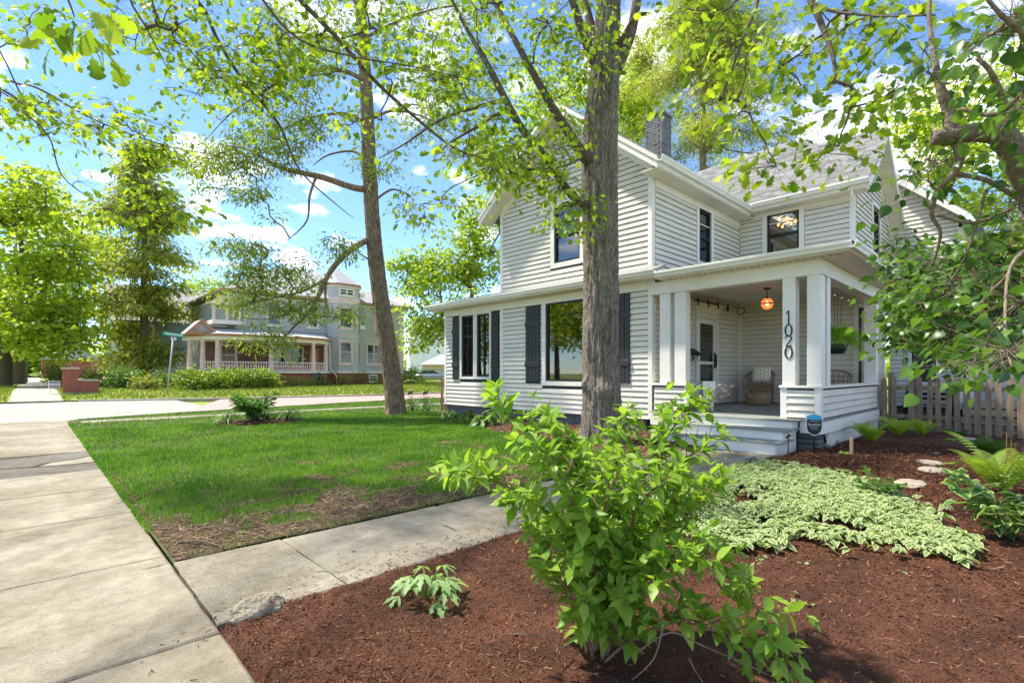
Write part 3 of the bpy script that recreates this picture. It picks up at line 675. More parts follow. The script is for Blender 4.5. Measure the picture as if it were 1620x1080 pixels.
# gable end of that block
GY = 3.03
gw = wall_with_holes('gable_wall', GY, 'x', XB + .12, 18.43, 3.0, 5.7, [(16.05, 16.85, 4.25, 5.75)], thick=.12,
                     top=[(XB + .12, 5.76), (18.3, 5.76), (17.0, 6.4), (15.95, 7.40), (15.2, 6.6), (14.6, 6.15)])
def gclip(z, a, b2):
    if z < 5.75: return a, b2
    k = np.interp(z, [5.75, 7.45], [0, 1]); return a + k * 1.6, b2 - k * 2.4
siding(gw, GY, 'x', XB + .09, 18.40, 3.60, 7.3, [(15.93, 16.97, 4.1, 5.9)], gclip)
window(16.05, 16.85, 4.25, 5.75, GY, 'x', .12, 'double', parent=house)
v = []; pr = []
for x in np.linspace(13.85, 15.95, 9): pr.append((x, float(rz(x)) - .03))
for x in np.linspace(15.95, 18.5, 9)[1:]: d = x - 15.95; pr.append((x, float(rz(15.95)) - .03 - .95 * d + .06 * d * d))
for nm, y0, y1, dz0, dz1, mt in (('rake_board', 2.655, 2.68, 0, -.2, 'trim'), ('rake_soffit', 2.681, GY - .002, -.13, -.16, 'soffit'), ('rake_frieze', GY - .036, GY - .003, -.17, -.36, 'trim')):
    mb = MB()
    for (xa, za), (xb, zb) in zip(pr[:-1], pr[1:]): mb.prism([(xa, y0, za + dz0), (xb, y0, zb + dz0), (xb, y0, zb + dz1), (xa, y0, za + dz1)], (0, y1 - y0, 0))
    obj(nm, mb, K[mt], house)
# third block further back, its front gable running down to the right
X3 = 18.43
w3 = wall_with_holes('rear_wall', X3, 'y', 1.45, 3.03, .3, 5.4, [], top=[(1.45, 5.4), (3.03, 5.4), (3.03, 6.85)])
j3 = MB(); siding(w3, X3, 'y', 1.5, 3.02, .35, 6.7, [(1.9, 2.6, .95, 2.3)], lambda z, a, b2: (a + max(0, (z - 5.55) / .93), b2), joined=j3)
obj('siding_board', j3, K['siding'], w3)
window(1.98, 2.52, 1.05, 2.2, X3, 'y', .09, 'double')
obj('rear_side_wall', MB().box(X3, 26, 1.45, 1.6, .3, 5.4), K['siding'], house)
obj('roof', MB().prism([(18.0, 1.05, 5.40), (18.0, 3.3, 7.48), (18.0, 3.3, 7.40), (18.0, 1.05, 5.32)], (8, 0, 0)), K['roof'], house)
obj('rake_board', MB().prism([(17.99, 1.05, 5.36), (17.99, 3.02, 7.18), (17.99, 3.02, 6.96), (17.99, 1.05, 5.16)], (.03, 0, 0)), K['trim'], house)
obj('rake_soffit', MB().prism([(18.025, 1.05, 5.24), (18.025, 3.02, 7.06), (18.025, 3.02, 7.03), (18.025, 1.05, 5.21)], (.40, 0, 0)), K['soffit'], house)
wbox('corner_board', X3 - .03, X3 + .08, 1.42, 1.52, .3, 5.3)
wbox('foundation', X3 + .04, 26, 1.5, 3, -.1, .3, mat='found')
# chimney in separate bricks
cx0, cx1, cy0, cy1 = 11.75, 12.23, 6.70, 7.18
chm = obj('chimney', MB().box(cx0 + .015, cx1 - .015, cy0 + .015, cy1 - .015, 6.3, 8.05), K['chimney'], house)
bk = MB(); z = 6.6; row = 0; r3 = np.random.default_rng(5)
while z < 7.9:
    o_ = .1 if row % 2 else 0
    for s in range(-1, 4):
        a, b2 = cx0 + s * .2 + o_, cx0 + s * .2 + o_ + .19; a2, b22 = max(a, cx0), min(b2, cx1)
        if b22 - a2 > .03: j = r3.normal(0, .003); bk.box(a2, b22, cy0 - .002 + j, cy0 + .06, z, z + .062); bk.box(a2, b22, cy1 - .06, cy1 + .002, z, z + .062)
        a, b2 = cy0 + s * .2 + o_, cy0 + s * .2 + o_ + .19; a2, b22 = max(a, cy0 + .061), min(b2, cy1 - .061)
        if b22 - a2 > .03: j = r3.normal(0, .003); bk.box(cx0 - .002 + j, cx0 + .06, a2, b22, z, z + .062)
    z += .072; row += 1
co = obj('brick', bk, K['chimney'], chm); co['kind'] = 'stuff'
obj('chimney_cap', bevel(MB().box(cx0 - .03, cx1 + .03, cy0 - .03, cy1 + .03, 8.02, 8.10).mesh('chimney_cap', K['chimney']), .01, 1), None, chm)
obj('flue', MB().lathe([(.14, 0), (.14, .12), (.11, .12), (.11, .05)], ((cx0 + cx1) / 2, (cy0 + cy1) / 2, 8.10), 16), K['chimney'], chm)

# ------------------------------------------------------------ the porch
pr_ = obj('porch_floor', MB().box(9.62, XB, 2.52, YR, .30, .475), K['found'], house)
pl = bevel(MB().box(9.56, XB - .02, 0, .098, .476, .505).mesh('plank', K['floorgrey']), .003, 1)
y = 2.5
while y < YR - .1: piece('plank', pl, pr_, (0, y, 0)); y += .1035
def post(x0, x1, y0, y1, z0, z1):
    p_ = obj('post', bevel(MB().box(x0, x1, y0, y1, z0, z1).mesh('post', K['trim']), .006, 1), None, house); return p_
for ya, yb in ((5.31, 5.55), (4.96, 5.21)): post(9.64, 9.84, ya, yb, 1.085, 2.97)
PA = post(9.62, 9.84, 2.92, 3.13, 1.085, 2.97); post(9.62, 9.84, 2.52, 2.74, 1.085, 2.97); post(9.98, 10.16, 2.52, 2.72, 1.085, 2.97)
post(13.80, 14.02, 2.52, 2.76, 1.085, 2.97)
wbox('porch_beam', 9.61, 9.86, 2.50, YR, 2.97, 3.231, bev=.005); wbox('porch_beam', 9.861, 14.05, 2.50, 2.74, 2.97, 3.2305, bev=.005)
ceil = wbox('porch_ceiling', 9.86, XB, 2.74, YR, 3.20, 3.23, mat='soffit')
cb = MB().box(9.87, XB - .01, 0, .085, 3.186, 3.199).mesh('ceiling_board', K['soffit']); y = 2.76
while y < YR - .12: piece('ceiling_board', cb, ceil, (0, y, 0)); y += .095
sfp = wbox('porch_soffit', 9.33, 14.05, 2.06, 2.50, 3.232, 3.25, mat='soffit'); wbox('porch_soffit', 9.33, 9.61, 2.5, 5.44, 3.232, 3.25, mat='soffit')
for k in range(26): obj('soffit_vent', MB().box(9.45, 9.475, 2.2 + k * .125, 2.235 + k * .125, 3.226, 3.2315), K['black'], sfp)
wbox('fascia_board', 9.305, 9.33, 2.04, 5.43, 3.235, 3.37); wbox('fascia_board', 9.331, 14.2, 2.04, 2.065, 3.235, 3.37)
gutter('gutter', (9.303, 2.00, 3.355), (9.303, 5.425, 3.355)); gutter('gutter', (9.20, 2.037, 3.353), (14.2, 2.037, 3.353))
obj('porch_roof', MB().add([(9.26, 2.0, 3.375), (9.26, 5.42, 3.375), (XB - .02, 5.72, 4.0), (XB - .02, 3.03, 4.0), (XB - .02, 2.0, 3.375)], [(0, 4, 3), (0, 3, 2, 1)]), K['roof'], house)
# low clapboarded walls round the porch
def lowwall(name, b, faces):
    return obj(name, MB().box(*b), K['shade_backing'], house)
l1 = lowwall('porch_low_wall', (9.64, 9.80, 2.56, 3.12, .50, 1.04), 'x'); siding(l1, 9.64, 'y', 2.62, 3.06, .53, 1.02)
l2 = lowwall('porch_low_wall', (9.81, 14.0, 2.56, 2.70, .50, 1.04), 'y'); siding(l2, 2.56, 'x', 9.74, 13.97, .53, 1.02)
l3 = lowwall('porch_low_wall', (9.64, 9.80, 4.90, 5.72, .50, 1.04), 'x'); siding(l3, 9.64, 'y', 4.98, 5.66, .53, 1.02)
for b in ((9.61, 9.70, 3.055, 3.16, .505, 1.04), (9.61, 9.74, 2.525, 2.625, .505, 1.04), (9.61, 9.70, 4.89, 4.98, .505, 1.04)): wbox('corner_board', *b, bev=.003)
for b in ((9.585, 9.85, 2.49, 3.18, 1.04, 1.083), (9.851, 14.03, 2.49, 2.77, 1.04, 1.082), (9.585, 9.85, 4.86, 5.72, 1.04, 1.083)): wbox('rail_cap', *b, bev=.006)
wbox('skirt_board', 9.585, 9.62, 2.50, 2.84, .27, .475, bev=.003); wbox('skirt_board', 9.621, 14.0, 2.50, 2.53, .27, .47, bev=.003)
wbox('skirt_board', 9.585, 9.62, 5.12, 5.74, .20, .475, bev=.003)
for k, (za, zb) in enumerate(((-.05, .075), (.085, .165), (.175, .265))):
    obj('foundation_stone', bevel(MB().box(9.64 + .012 * k, 9.95, 2.56 + .008 * k, 2.90, za, zb).mesh('foundation_stone', K['found']), .012, 1), None, house)
wbox('foundation', 9.7, 14, 2.9, 5.7, -.1, .29, mat='found')
lt = MB()
for k in range(44):
    x = 9.96 + k * .092
    lt.bar((x, 2.545, -.02), (x + .25, 2.545, .265), .028, .008, (0, 1, 0)); lt.bar((x + .25, 2.553, -.02), (x, 2.553, .265), .028, .008, (0, 1, 0))
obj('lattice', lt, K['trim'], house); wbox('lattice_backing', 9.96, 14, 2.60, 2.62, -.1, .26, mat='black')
# steps
for k, (xr, zt) in enumerate(((9.26, .34), (8.92, .17))):
    obj('riser', MB().box(xr - .32 + .0, 9.6, 2.90 - .0, 5.10, zt - .19 - (.03 if k else 0), zt - .012), K['trim'], house)
    obj('tread', bevel(MB().box(xr - .36, xr + .34, 2.83, 5.14, zt - .011, zt + .022).mesh('tread', K['floorgrey']), .005, 1), None, house)
obj('riser', MB().box(9.30, 9.60, 2.87, 5.12, .30, .474), K['trim'], house)
obj('nosing', bevel(MB().box(9.27, 9.557, 2.80, 5.16, .476, .504).mesh('nosing', K['floorgrey']), .005, 1), None, house)
# house number, stacked on the post: thin bands standing off the wood
def band(pts, wd, closed=False, t=.012):
    mb = MB(); n = len(pts); L = []
    for i, p in enumerate(pts):
        a = np.array(pts[i - 1] if (i or closed) else p, float); b2 = np.array(pts[(i + 1) % n] if (i < n - 1 or closed) else p, float)
        d = b2 - a; d /= np.linalg.norm(d) + 1e-9; nn = np.array([-d[1], d[0]]); w_ = wd[i] if hasattr(wd, '__len__') else wd
        L.append((np.array(p) + nn * w_ / 2, np.array(p) - nn * w_ / 2))
    vs_ = []
    for o, i_ in L:
        for q in (o, i_): vs_ += [(9.618, 3.025 - q[0], q[1]), (9.618 - t, 3.025 - q[0], q[1])]
    fs = []; m = n if closed else n - 1
    for i in range(m):
        a, b2 = 4 * i, 4 * ((i + 1) % n)
        fs += [(a + 1, b2 + 1, b2 + 3, a + 3), (a, a + 1, a + 3, a + 2) if i == 0 and not closed else (a, a + 2, b2 + 2, b2), (a, b2, b2 + 1, a + 1), (a + 2, a + 3, b2 + 3, b2 + 2)]
    return mb.add(vs_, fs)
def ell(cx, cz, rx, rz_, n=28): return [(cx + rx * math.cos(2 * math.pi * k / n), cz + rz_ * math.sin(2 * math.pi * k / n)) for k in range(n)]
def ellw(n=28, a=.010, b2=.026): return [a + (b2 - a) * abs(math.cos(2 * math.pi * k / n)) for k in range(n)]
nb = band([(0.0, 2.14), (0.0, 2.40)], .022).add(*(lambda q: (q.v, q.f))(band([(-.045, 2.345), (-.005, 2.395)], .014)))
obj('number_one', nb, K['black'], house)
obj('number_zero', band(ell(0, 2.05, .052, .105), ellw(), True), K['black'], house)
obj('number_two', band([(-.05 + .0, 1.915), (-.04, 1.945), (-.012, 1.962), (.022, 1.955), (.042, 1.925), (.038, 1.89), (.01, 1.845), (-.03, 1.80), (-.05, 1.775), (.05, 1.775)], [.012, .014, .016, .02, .024, .022, .018, .014, .016, .016]), K['black'], house)
obj('number_zero', band(ell(0, 1.66, .056, .105), ellw(), True), K['black'], house)
# soffit lamp on the rear gable
fl = thing('security_light', 'small white floodlight under the flared gable soffit', 'lamp', (17.4, 2.85, 6.0))
obj('housing', MB().box(17.36, 17.44, 2.78, 2.9, 6.42, 6.5), K['trim'], fl); obj('lens', MB().box(17.345, 17.359, 2.80, 2.88, 6.43, 6.49), K['black'], fl)
# ------------------------------------------------------------ across the street
KV = dict(clap=M('victorian_clapboard', (0.50, 0.51, 0.485), 0.7, 0.12, 1.5), pink=M('pink_trim', (0.76, 0.56, 0.51), 0.6, 0.1, 3), cream=M('cream_trim', (0.82, 0.75, 0.65), 0.6, 0.08, 3),
          ochre=M('ochre_trim', (0.42, 0.20, 0.12), 0.6, 0.1, 3), vroof=M('victorian_roof', (0.36, 0.36, 0.37), 0.9, 0.15, 2.0, 0.4, 12), whitew=M('white_wall', (0.85, 0.85, 0.84), 0.7, 0.04, 2),
          tan=M('tan_wall', (0.60, 0.47, 0.30), 0.8, 0.1, 2), silver=M('car_paint_silver', (0.33, 0.37, 0.40), 0.25, 0.05, 3, metal=0.55), redp=M('car_paint_white', (0.72, 0.74, 0.76), 0.3, 0.03, 3),
          tyre=M('tyre', (0.012, 0.012, 0.012), 0.8, 0.2, 8), rim=M('rim', (0.45, 0.46, 0.47), 0.35, 0.1, 8, metal=.7), greensign=M('street_sign_green', (0.01, 0.30, 0.22), 0.5, 0.05, 3),
          galv=M('galvanised_pole', (0.42, 0.43, 0.42), 0.5, 0.12, 5, metal=.3), navy=M('navy_print', (0.03, 0.05, 0.16), 0.6, 0.05, 3), redpr=M('red_print', (0.42, 0.06, 0.06), 0.6, 0.05, 3),
          vglass=M('dark_window_glass', (0.025, 0.03, 0.033), 0.08, 0.2, 1.0, spec=.8), porchin=M('porch_wall_brown', (0.16, 0.085, 0.06), 0.7, 0.2, 2), bluehouse=M('blue_clapboard', (0.22, 0.30, 0.34), 0.7, 0.1, 2))
K.update(KV)
vic = thing('victorian_house', 'large blue grey Victorian house with pink trim and curved columned porch across the street', 'house', (17, 44, .3))
def vb(name, *b, mat, parent=vic): return obj(name, MB().box(*b), K[mat], parent)
def clap(parent, plane, u0, u1, z0, z1, holes=(), axis='x', step=.17):
    mb = MB(); z = z0
    while z < z1 - .02:
        segs = [(u0, u1)]
        for (a, b2, c, d) in holes:
            if c < z + step * .6 and d > z + step * .4:
                segs = [q for s0, s1 in segs for q in ((s0, min(s1, a)), (max(s0, b2), s1)) if q[1] - q[0] > .02]
        for s0, s1 in segs:
            if axis == 'x': mb.add([(s0, plane - .035, z), (s1, plane - .035, z), (s1, plane - .004, z + step), (s0, plane - .004, z + step), (s0, plane, z), (s1, plane, z)], [(0, 1, 2, 3), (4, 5, 1, 0)])
            else: mb.add([(plane - .035, s0, z), (plane - .035, s1, z), (plane - .004, s1, z + step), (plane - .004, s0, z + step), (plane, s0, z), (plane, s1, z)], [(0, 3, 2, 1), (4, 0, 1, 5)])
        z += step
    o = obj('clapboard', mb, K['clap'], parent); o['kind'] = 'stuff'; return o
def vwin(u0, u1, z0, z1, plane, axis='x', parts=1, parent=vic, cas=.13, trim='pink'):
    wmb = MB(); sm = MB(); gm = MB()
    def bb(mb, a, b2, c, d, o0, o1):
        return mb.box(a, b2, plane - o1, plane - o0, c, d) if axis == 'x' else mb.box(plane - o1, plane - o0, a, b2, c, d)
    bb(wmb, u0 - cas, u0, z0 - cas, z1 + cas, -.02, .09); bb(wmb, u1, u1 + cas, z0 - cas, z1 + cas, -.02, .09)
    bb(wmb, u0, u1, z1, z1 + cas, -.02, .088); bb(wmb, u0, u1, z0 - cas, z0, -.02, .088); bb(wmb, u0 - cas - .05, u1 + cas + .05, z0 - cas - .06, z0 - cas, -.02, .13)
    wn = obj('window', wmb, K[trim], parent); wd = (u1 - u0) / parts
    for k in range(parts):
        a, b2 = u0 + k * wd, u0 + (k + 1) * wd; zm = z0 + (z1 - z0) * .52
        for q in ((a, a + .06, z0, z1), (b2 - .06, b2, z0, z1), (a + .06, b2 - .06, z0, z0 + .06), (a + .06, b2 - .06, z1 - .06, z1), (a + .06, b2 - .06, zm - .03, zm + .03)): bb(sm, *q, -.01, .05)
        bb(gm, a + .05, b2 - .05, z0 + .05, z1 - .05, -.005, .02)
    obj('sash', sm, K[trim], wn); obj('pane', gm, K['vglass'], wn); return wn
GZ = .3
# main body
body = vb('wall', 18.2, 25.7, 42.0, 54, 1.35, 7.5, mat='clap'); vb('wall', 10.6, 18.3, 42.2, 54, 1.35, 7.3, mat='clap')
vb('foundation', 10.6, 25.7, 42.05, 54, GZ - .2, 1.35, mat='brick'); vb('water_table', 20.9, 25.76, 41.93, 42.0, 1.28, 1.45, mat='cream')
holesR = [(21.85, 23.35, 2.1, 4.0), (22.7, 23.5, 5.1, 7.0), (24.3, 25.2, 2.1, 4.0)]
clap(body, 42.0, 20.95, 25.3, 1.45, 7.3, holesR)
vwin(21.95, 23.3, 2.15, 3.9, 42.0, parts=2); vwin(22.75, 23.6, 5.15, 6.9, 42.0); vwin(24.35, 25.1, 2.15, 3.9, 42.0)
vb('corner_board', 25.3, 25.74, 41.94, 42.1, 1.45, 7.2, mat='pink'); vb('corner_band', 25.26, 25.78, 41.9, 42.1, 6.3, 6.42, mat='cream'); vb('corner_band', 25.26, 25.78, 41.9, 42.1, 5.9, 6.02, mat='cream')
vb('frieze', 20.9, 25.75, 41.95, 42.05, 7.15, 7.42, mat='cream')
for k in range(2): vwin(22.2 + k * 1.5, 22.95 + k * 1.5, .55, 1.1, 42.05, cas=.07, trim='cream')
# hipped main roof
def hip(x0, x1, y0, y1, z, zt, inset, over=.55, nm='roof', parent=vic, mat='vroof'):
    a = [(x0 - over, y0 - over, z), (x1 + over, y0 - over, z), (x1 + over, y1 + over, z), (x0 - over, y1 + over, z)]
    my = (y0 + y1) / 2; r1, r2_ = (x0 + inset, my, zt), (x1 - inset, my, zt)
    lo = [(p[0], p[1], p[2] - .16) for p in a]
    o = obj(nm, MB().add(a + [r1, r2_] + lo, [(0, 1, 5, 4), (1, 2, 5), (2, 3, 4, 5), (3, 0, 4), (7, 6, 9, 8)]), K[mat], parent)
    obj('eave_board', MB().add(a + lo, [(4, 5, 1, 0), (5, 6, 2, 1), (6, 7, 3, 2), (7, 4, 0, 3)]), K['ochre'], o); return o
hip(10.6, 25.7, 42, 54, 7.6, 11.0, 6)
# bay tower: an octagonal front with three storeys
bay = [(18.15, 41.6), (18.75, 40.8), (20.45, 40.8), (21.0, 41.6), (21.0, 43.0), (18.15, 43.0)]
def bayring(e): c_ = np.array([19.6, 42.0]); return [tuple(c_ + (np.array(p) - c_) * (1 + e)) for p in bay]
def bayprism(name, z0, z1, e, mat): return obj(name, MB().prism([(x, y, z0) for x, y in bayring(e)], (0, 0, z1 - z0)), K[mat], vic)
tw = bayprism('tower_wall', 1.35, 8.8, 0, 'clap'); bayprism('tower_base', GZ - .2, 1.35, .02, 'brick')
for z0, z1, e, m_ in ((1.30, 1.48, .05, 'cream'), (4.42, 4.52, .03, 'pink'), (7.25, 7.40, .04, 'cream'), (7.40, 7.62, .07, 'pink'), (7.62, 7.72, .05, 'cream'), (8.62, 8.75, .07, 'cream'), (8.75, 8.90, .12, 'ochre')):
    bayprism('tower_band', z0, z1, e, m_)
ring = bayring(.16); n = len(ring); apx = (19.3, 43.6, 11.0)
obj('tower_roof', MB().add([(x, y, 8.90) for x, y in ring] + [apx], [(i, (i + 1) % n, n) for i in range(n)] + [tuple(range(n))[::-1]]), K['vroof'], vic)
clap(tw, 40.8, 18.75, 20.45, 1.5, 7.2, [(18.7, 19.95, 1.9, 4.2), (18.75, 20.1, 5.0, 7.05)])
vwin(18.85, 19.85, 2.15, 3.95, 40.8); vwin(18.85, 19.9, 5.15, 6.85, 40.8); vwin(18.85, 20.05, 7.93, 8.45, 40.8, parts=2, trim='cream', cas=.1)
def cutwin(z0, z1):   # windows on the slanted right cheek
    a, b2 = np.array([20.45, 40.8]), np.array([21.0, 41.6]); d = (b2 - a) / np.linalg.norm(b2 - a); n_ = np.array([d[1], -d[0]])
    def quad(mb, s0, s1, c, e, off):
        p, q = a + d * s0 + n_ * .0, a + d * s1; return mb.prism([(*p, c), (*q, c), (*q, e), (*p, e)], (n_[0] * off, n_[1] * off, 0))
    wn = obj('window', quad(MB(), .2, .8, z0 - .12, z1 + .12, .07), K['pink'], vic); obj('pane', quad(MB(), .3, .7, z0, z1, .09), K['vglass'], wn)
    obj('sash', quad(MB(), .3, .7, (z0 + z1) / 2 - .03, (z0 + z1) / 2 + .03, .1), K['pink'], wn)
cutwin(2.15, 3.95); cutwin(5.15, 6.85); cutwin(7.95, 8.45)
# upper wall over the porch
up = clap(body, 42.2, 10.6, 18.2, 4.4, 7.1, [(16.6, 17.6, 5.0, 7.0), (13.4, 14.6, 5.0, 7.0), (11, 11.9, 5, 7)])
vwin(16.7, 17.5, 5.15, 6.9, 42.2, cas=.1, trim='cream'); vwin(13.5, 14.5, 5.15, 6.9, 42.2, cas=.1, trim='cream'); vwin(11.1, 11.8, 5.15, 6.9, 42.2, cas=.1, trim='cream')
vb('frieze', 10.6, 18.2, 42.1, 42.25, 7.1, 7.36, mat='cream')
# little balcony with posts and gable at the left
vb('balcony', 9.3, 11.2, 40.6, 42.2, 4.85, 5.15, mat='cream')
for x in (9.4, 10.25, 11.1): vb('balcony_post', x - .09, x + .09, 40.65, 40.83, 5.15, 6.25, mat='pink')
obj('balcony_roof', MB().prism([(9.0, 40.4, 6.25), (11.5, 40.4, 6.25), (10.25, 40.4, 7.0)], (0, 2.2, 0)), K['vroof'], vic)
obj('balcony_gable', MB().prism([(9.05, 40.34, 6.22), (11.45, 40.34, 6.22), (10.25, 40.34, 6.93)], (0, .06, 0)), K['pink'], vic)
# curved porch
def pc(u):   # plan curve of the porch edge, u from 0 (left) to 1 (right)
    x = 7.8 + 9.9 * u; y = 38.2 + 1.0 * (2 * u - 1) ** 2 + (2.2 * max(0, (.18 - u) / .18) ** 2) + 1.2 * max(0, (u - .86) / .14) ** 2; return x, y
us = np.linspace(0, 1, 25); edge = [pc(u) for u in us]
def porch_slab(name, z0, z1, grow, mat, back=42.2):
    e = [(x, y - grow) for x, y in edge]; e[0] = (e[0][0] - grow, e[0][1]); e[-1] = (e[-1][0] + grow, e[-1][1])
    return obj(name, MB().prism([(x, y, z0) for x, y in e] + [(e[-1][0], back, z0), (e[0][0], back, z0)], (0, 0, z1 - z0)), K[mat], vic)
porch_slab('porch_base', GZ - .2, 1.3, -.15, 'brick'); porch_slab('porch_floor', 1.3, 1.46, .05, 'cream')
porch_slab('porch_beam', 3.62, 3.86, .02, 'cream'); porch_slab('porch_cornice', 3.86, 4.0, .25, 'ochre')
e = [(x, y - .32) for x, y in edge]; m_ = len(e)
obj('porch_roof', MB().add([(x, y, 4.0) for x, y in e] + [(9.5 + 8.4 * i / (m_ - 1), 42.1, 4.75) for i in range(m_)], [(i, i + 1, m_ + i + 1, m_ + i) for i in range(m_ - 1)]), K['vroof'], vic)
vb('porch_wall', 9.2, 18.1, 42.1, 42.19, 1.46, 3.62, mat='porchin')
for x0, x1 in ((10.2, 11.2), (13.8, 16.2)): vwin(x0, x1, 1.9, 3.4, 42.1, parts=2 if x1 - x0 > 2 else 1, cas=.08)
vb('porch_door', 16.75, 17.55, 42.02, 42.1, 1.46, 3.4, mat='ochre')
colm = MB().lathe([(.20, 0), (.20, .08), (.15, .12), (.165, .7), (.13, 2.0), (.17, 2.06), (.19, 2.12), (.19, 2.18)], (0, 0, 0), 14).mesh('column', K['pink'])
UC = [.02, .075, .145, .48, .805, .935]
for u in UC: x, y = pc(u); piece('column', colm, vic, (x, y + .2, 1.46))
for a, b2 in zip(UC[1:-1], UC[2:]):
    n = max(6, int((b2 - a) * 60)); bl = MB()
    pp = [pc(u) for u in np.linspace(a, b2, n + 1)]
    for (xa, ya), (xb, yb) in zip(pp[:-1], pp[1:]): bl.bar((xa, ya + .2, 2.08), (xb, yb + .2, 2.08), .09, .07); bl.bar((xa, ya + .2, 1.56), (xb, yb + .2, 1.56), .08, .06); bl.lathe([(.05, 1.5), (.028, 1.6), (.055, 1.75), (.03, 1.95), (.045, 2.06)], (xa, ya + .2, 0), 6)
    obj('balustrade', bl, K['pink'], vic)
obj('porch_gable', MB().prism([(7.5, 39.6, 4.0), (9.4, 39.6, 4.0), (8.45, 39.6, 5.0)], (0, 2.2, 0)), K['vroof'], vic)
obj('gable_trim', MB().prism([(7.4, 39.5, 3.95), (9.5, 39.5, 3.95), (8.45, 39.5, 5.05), (8.45, 39.5, 4.75), (9.0, 39.5, 4.15), (7.9, 39.5, 4.15), (8.4, 39.5, 4.72), (8.4, 39.5, 5.0)], (0, .1, 0)), K['ochre'], vic)
obj('downpipe', MB().tube([(17.75, 40.4, 3.8), (17.9, 40.7, 3.5), (18.0, 40.7, 1.6), (18.35, 40.4, 1.1), (18.4, 40.4, .4)], .05, 8), K['cream'], vic)
obj('window_air_conditioner', MB().box(20.75, 21.2, 40.85, 41.25, 5.15, 5.5), K['whitew'], vic)
obj('window_air_conditioner', MB().box(20.75, 21.15, 40.85, 41.2, 7.95, 8.28), K['whitew'], vic)
hr = thing('hose_reel', 'dark green coiled garden hose hung on the Victorian brick porch base', 'hose', (15.9, 38.0, .6))
obj('coil', MB().tube([(15.9 + .27 * math.cos(a), 38.02, .85 + .42 * math.sin(a)) for a in np.linspace(0, 6.2, 20)], .09, 8).tube([(15.95 + .2 * math.cos(a), 37.95, .85 + .35 * math.sin(a)) for a in np.linspace(0, 6.2, 20)], .07, 8), M('hose_green', (.05, .10, .09), .5), hr)
obj('bracket', MB().box(15.85, 15.95, 38.0, 38.3, .45, 1.2), K['dark'], hr)
# neighbour behind on the left: grey roof, blue and white walls
nb_ = thing('neighbour_house', 'blue and white house with plain grey gable roof left of the Victorian', 'house', (9, 58, .3))
obj('wall', MB().box(5.5, 13, 56, 66, GZ - .2, 6.2), K['bluehouse'], nb_); obj('gable_wall', MB().prism([(5.5, 55.9, 6.2), (5.5, 66, 6.2), (5.5, 61, 9.6)], (.15, 0, 0)), K['whitew'], nb_)
obj('roof', MB().prism([(5.0, 55.4, 6.0), (5.0, 61, 9.9), (5.0, 66.6, 6.0), (5.0, 61, 9.7)], (9, 0, 0)), K['vroof'], nb_)
obj('porch_wall', MB().box(5.4, 13, 55.7, 56, GZ - .2, 3.2), K['whitew'], nb_); vwin(7, 8, 1.6, 2.9, 55.7, parent=nb_, trim='cream'); vwin(7.2, 8, 4.2, 5.6, 56, parent=nb_, trim='cream')
# white block of flats and tan garage in the gap on the right
ap = thing('apartment_block', 'tall white building with small dark windows beyond the silver car', 'building', (66, 90, .3))
t0 = W(648, 600, 105); t1 = W(716, 600, 112)
obj('wall', MB().prism([(t0[0], t0[1], .1), (t1[0] + 6, t1[1] - 2, .1), (t1[0] + 12, t1[1] + 10, .1), (t0[0] + 8, t0[1] + 14, .1)], (0, 0, 13.0)), K['whitew'], ap)
dv = (t1 - t0); dv /= np.linalg.norm(dv[:2])
for zr, ks in ((6.6, (1.2, 2.4, 3.6, 5.9, 7.4, 8.9)), (3.0, (5.9, 7.4, 8.9))):
    for k in ks:
        p = t0 + dv * k
        obj('window', MB().prism([(p[0], p[1] - .06, zr), (p[0] + dv[0] * .75, p[1] + dv[1] * .75 - .06, zr), (p[0] + dv[0] * .75, p[1] + dv[1] * .75 - .06, zr + 1.5), (p[0], p[1] - .06, zr + 1.5)], (0, .3, 0)), K['vglass'], ap)
ga = thing('garage', 'tan garage with low grey hipped roof and wide door behind the silver car', 'garage', (48, 72, .3))
g0 = W(668, 596, 80); g1 = W(730, 596, 80); gd = (g1 - g0) / np.linalg.norm((g1 - g0)[:2]); gn = np.array([-gd[1], gd[0], 0])
def gp_(u, v_, z): p = g0 + gd * u + gn * v_; return (p[0], p[1], z)
obj('wall', MB().prism([gp_(0, 0, .1), gp_(6.5, 0, .1), gp_(6.5, 6, .1), gp_(0, 6, .1)], (0, 0, 2.6)), K['tan'], ga)
obj('roof', MB().add([gp_(-.5, -.5, 2.65), gp_(7, -.5, 2.65), gp_(7, 6.5, 2.65), gp_(-.5, 6.5, 2.65), gp_(2.4, 3, 4.4), gp_(4.2, 3, 4.4)], [(0, 1, 5, 4), (1, 2, 5), (2, 3, 4, 5), (3, 0, 4), (3, 2, 1, 0)]), K['vroof'], ga)
obj('garage_door', MB().prism([gp_(.9, -.05, .2), gp_(3.4, -.05, .2), gp_(3.4, -.05, 1.9), gp_(.9, -.05, 1.9)], tuple(gn * .04)), K['rim'], ga)
far = thing('brick_house', 'distant red brick house at the end of the far pavement', 'house', (5, 120, .3))
q0 = W(66, 600, 95)
obj('wall', MB().box(q0[0], q0[0] + 9, q0[1], q0[1] + 9, .1, 3.9), K['brick'], far); obj('roof', MB().prism([(q0[0] - .4, q0[1] - .4, 3.9), (q0[0] + 9.4, q0[1] - .4, 3.9), (q0[0] + 4.5, q0[1] - .4, 6.6)], (0, 10, 0)), K['vroof'], far)
obj('window', MB().box(q0[0] + 1.3, q0[0] + 2.3, q0[1] - .05, q0[1] + .05, 1.5, 3.0), K['vglass'], far); obj('door', MB().box(q0[0] + 4, q0[0] + 5, q0[1] - .05, q0[1] + .05, .3, 2.4), K['whitew'], far)
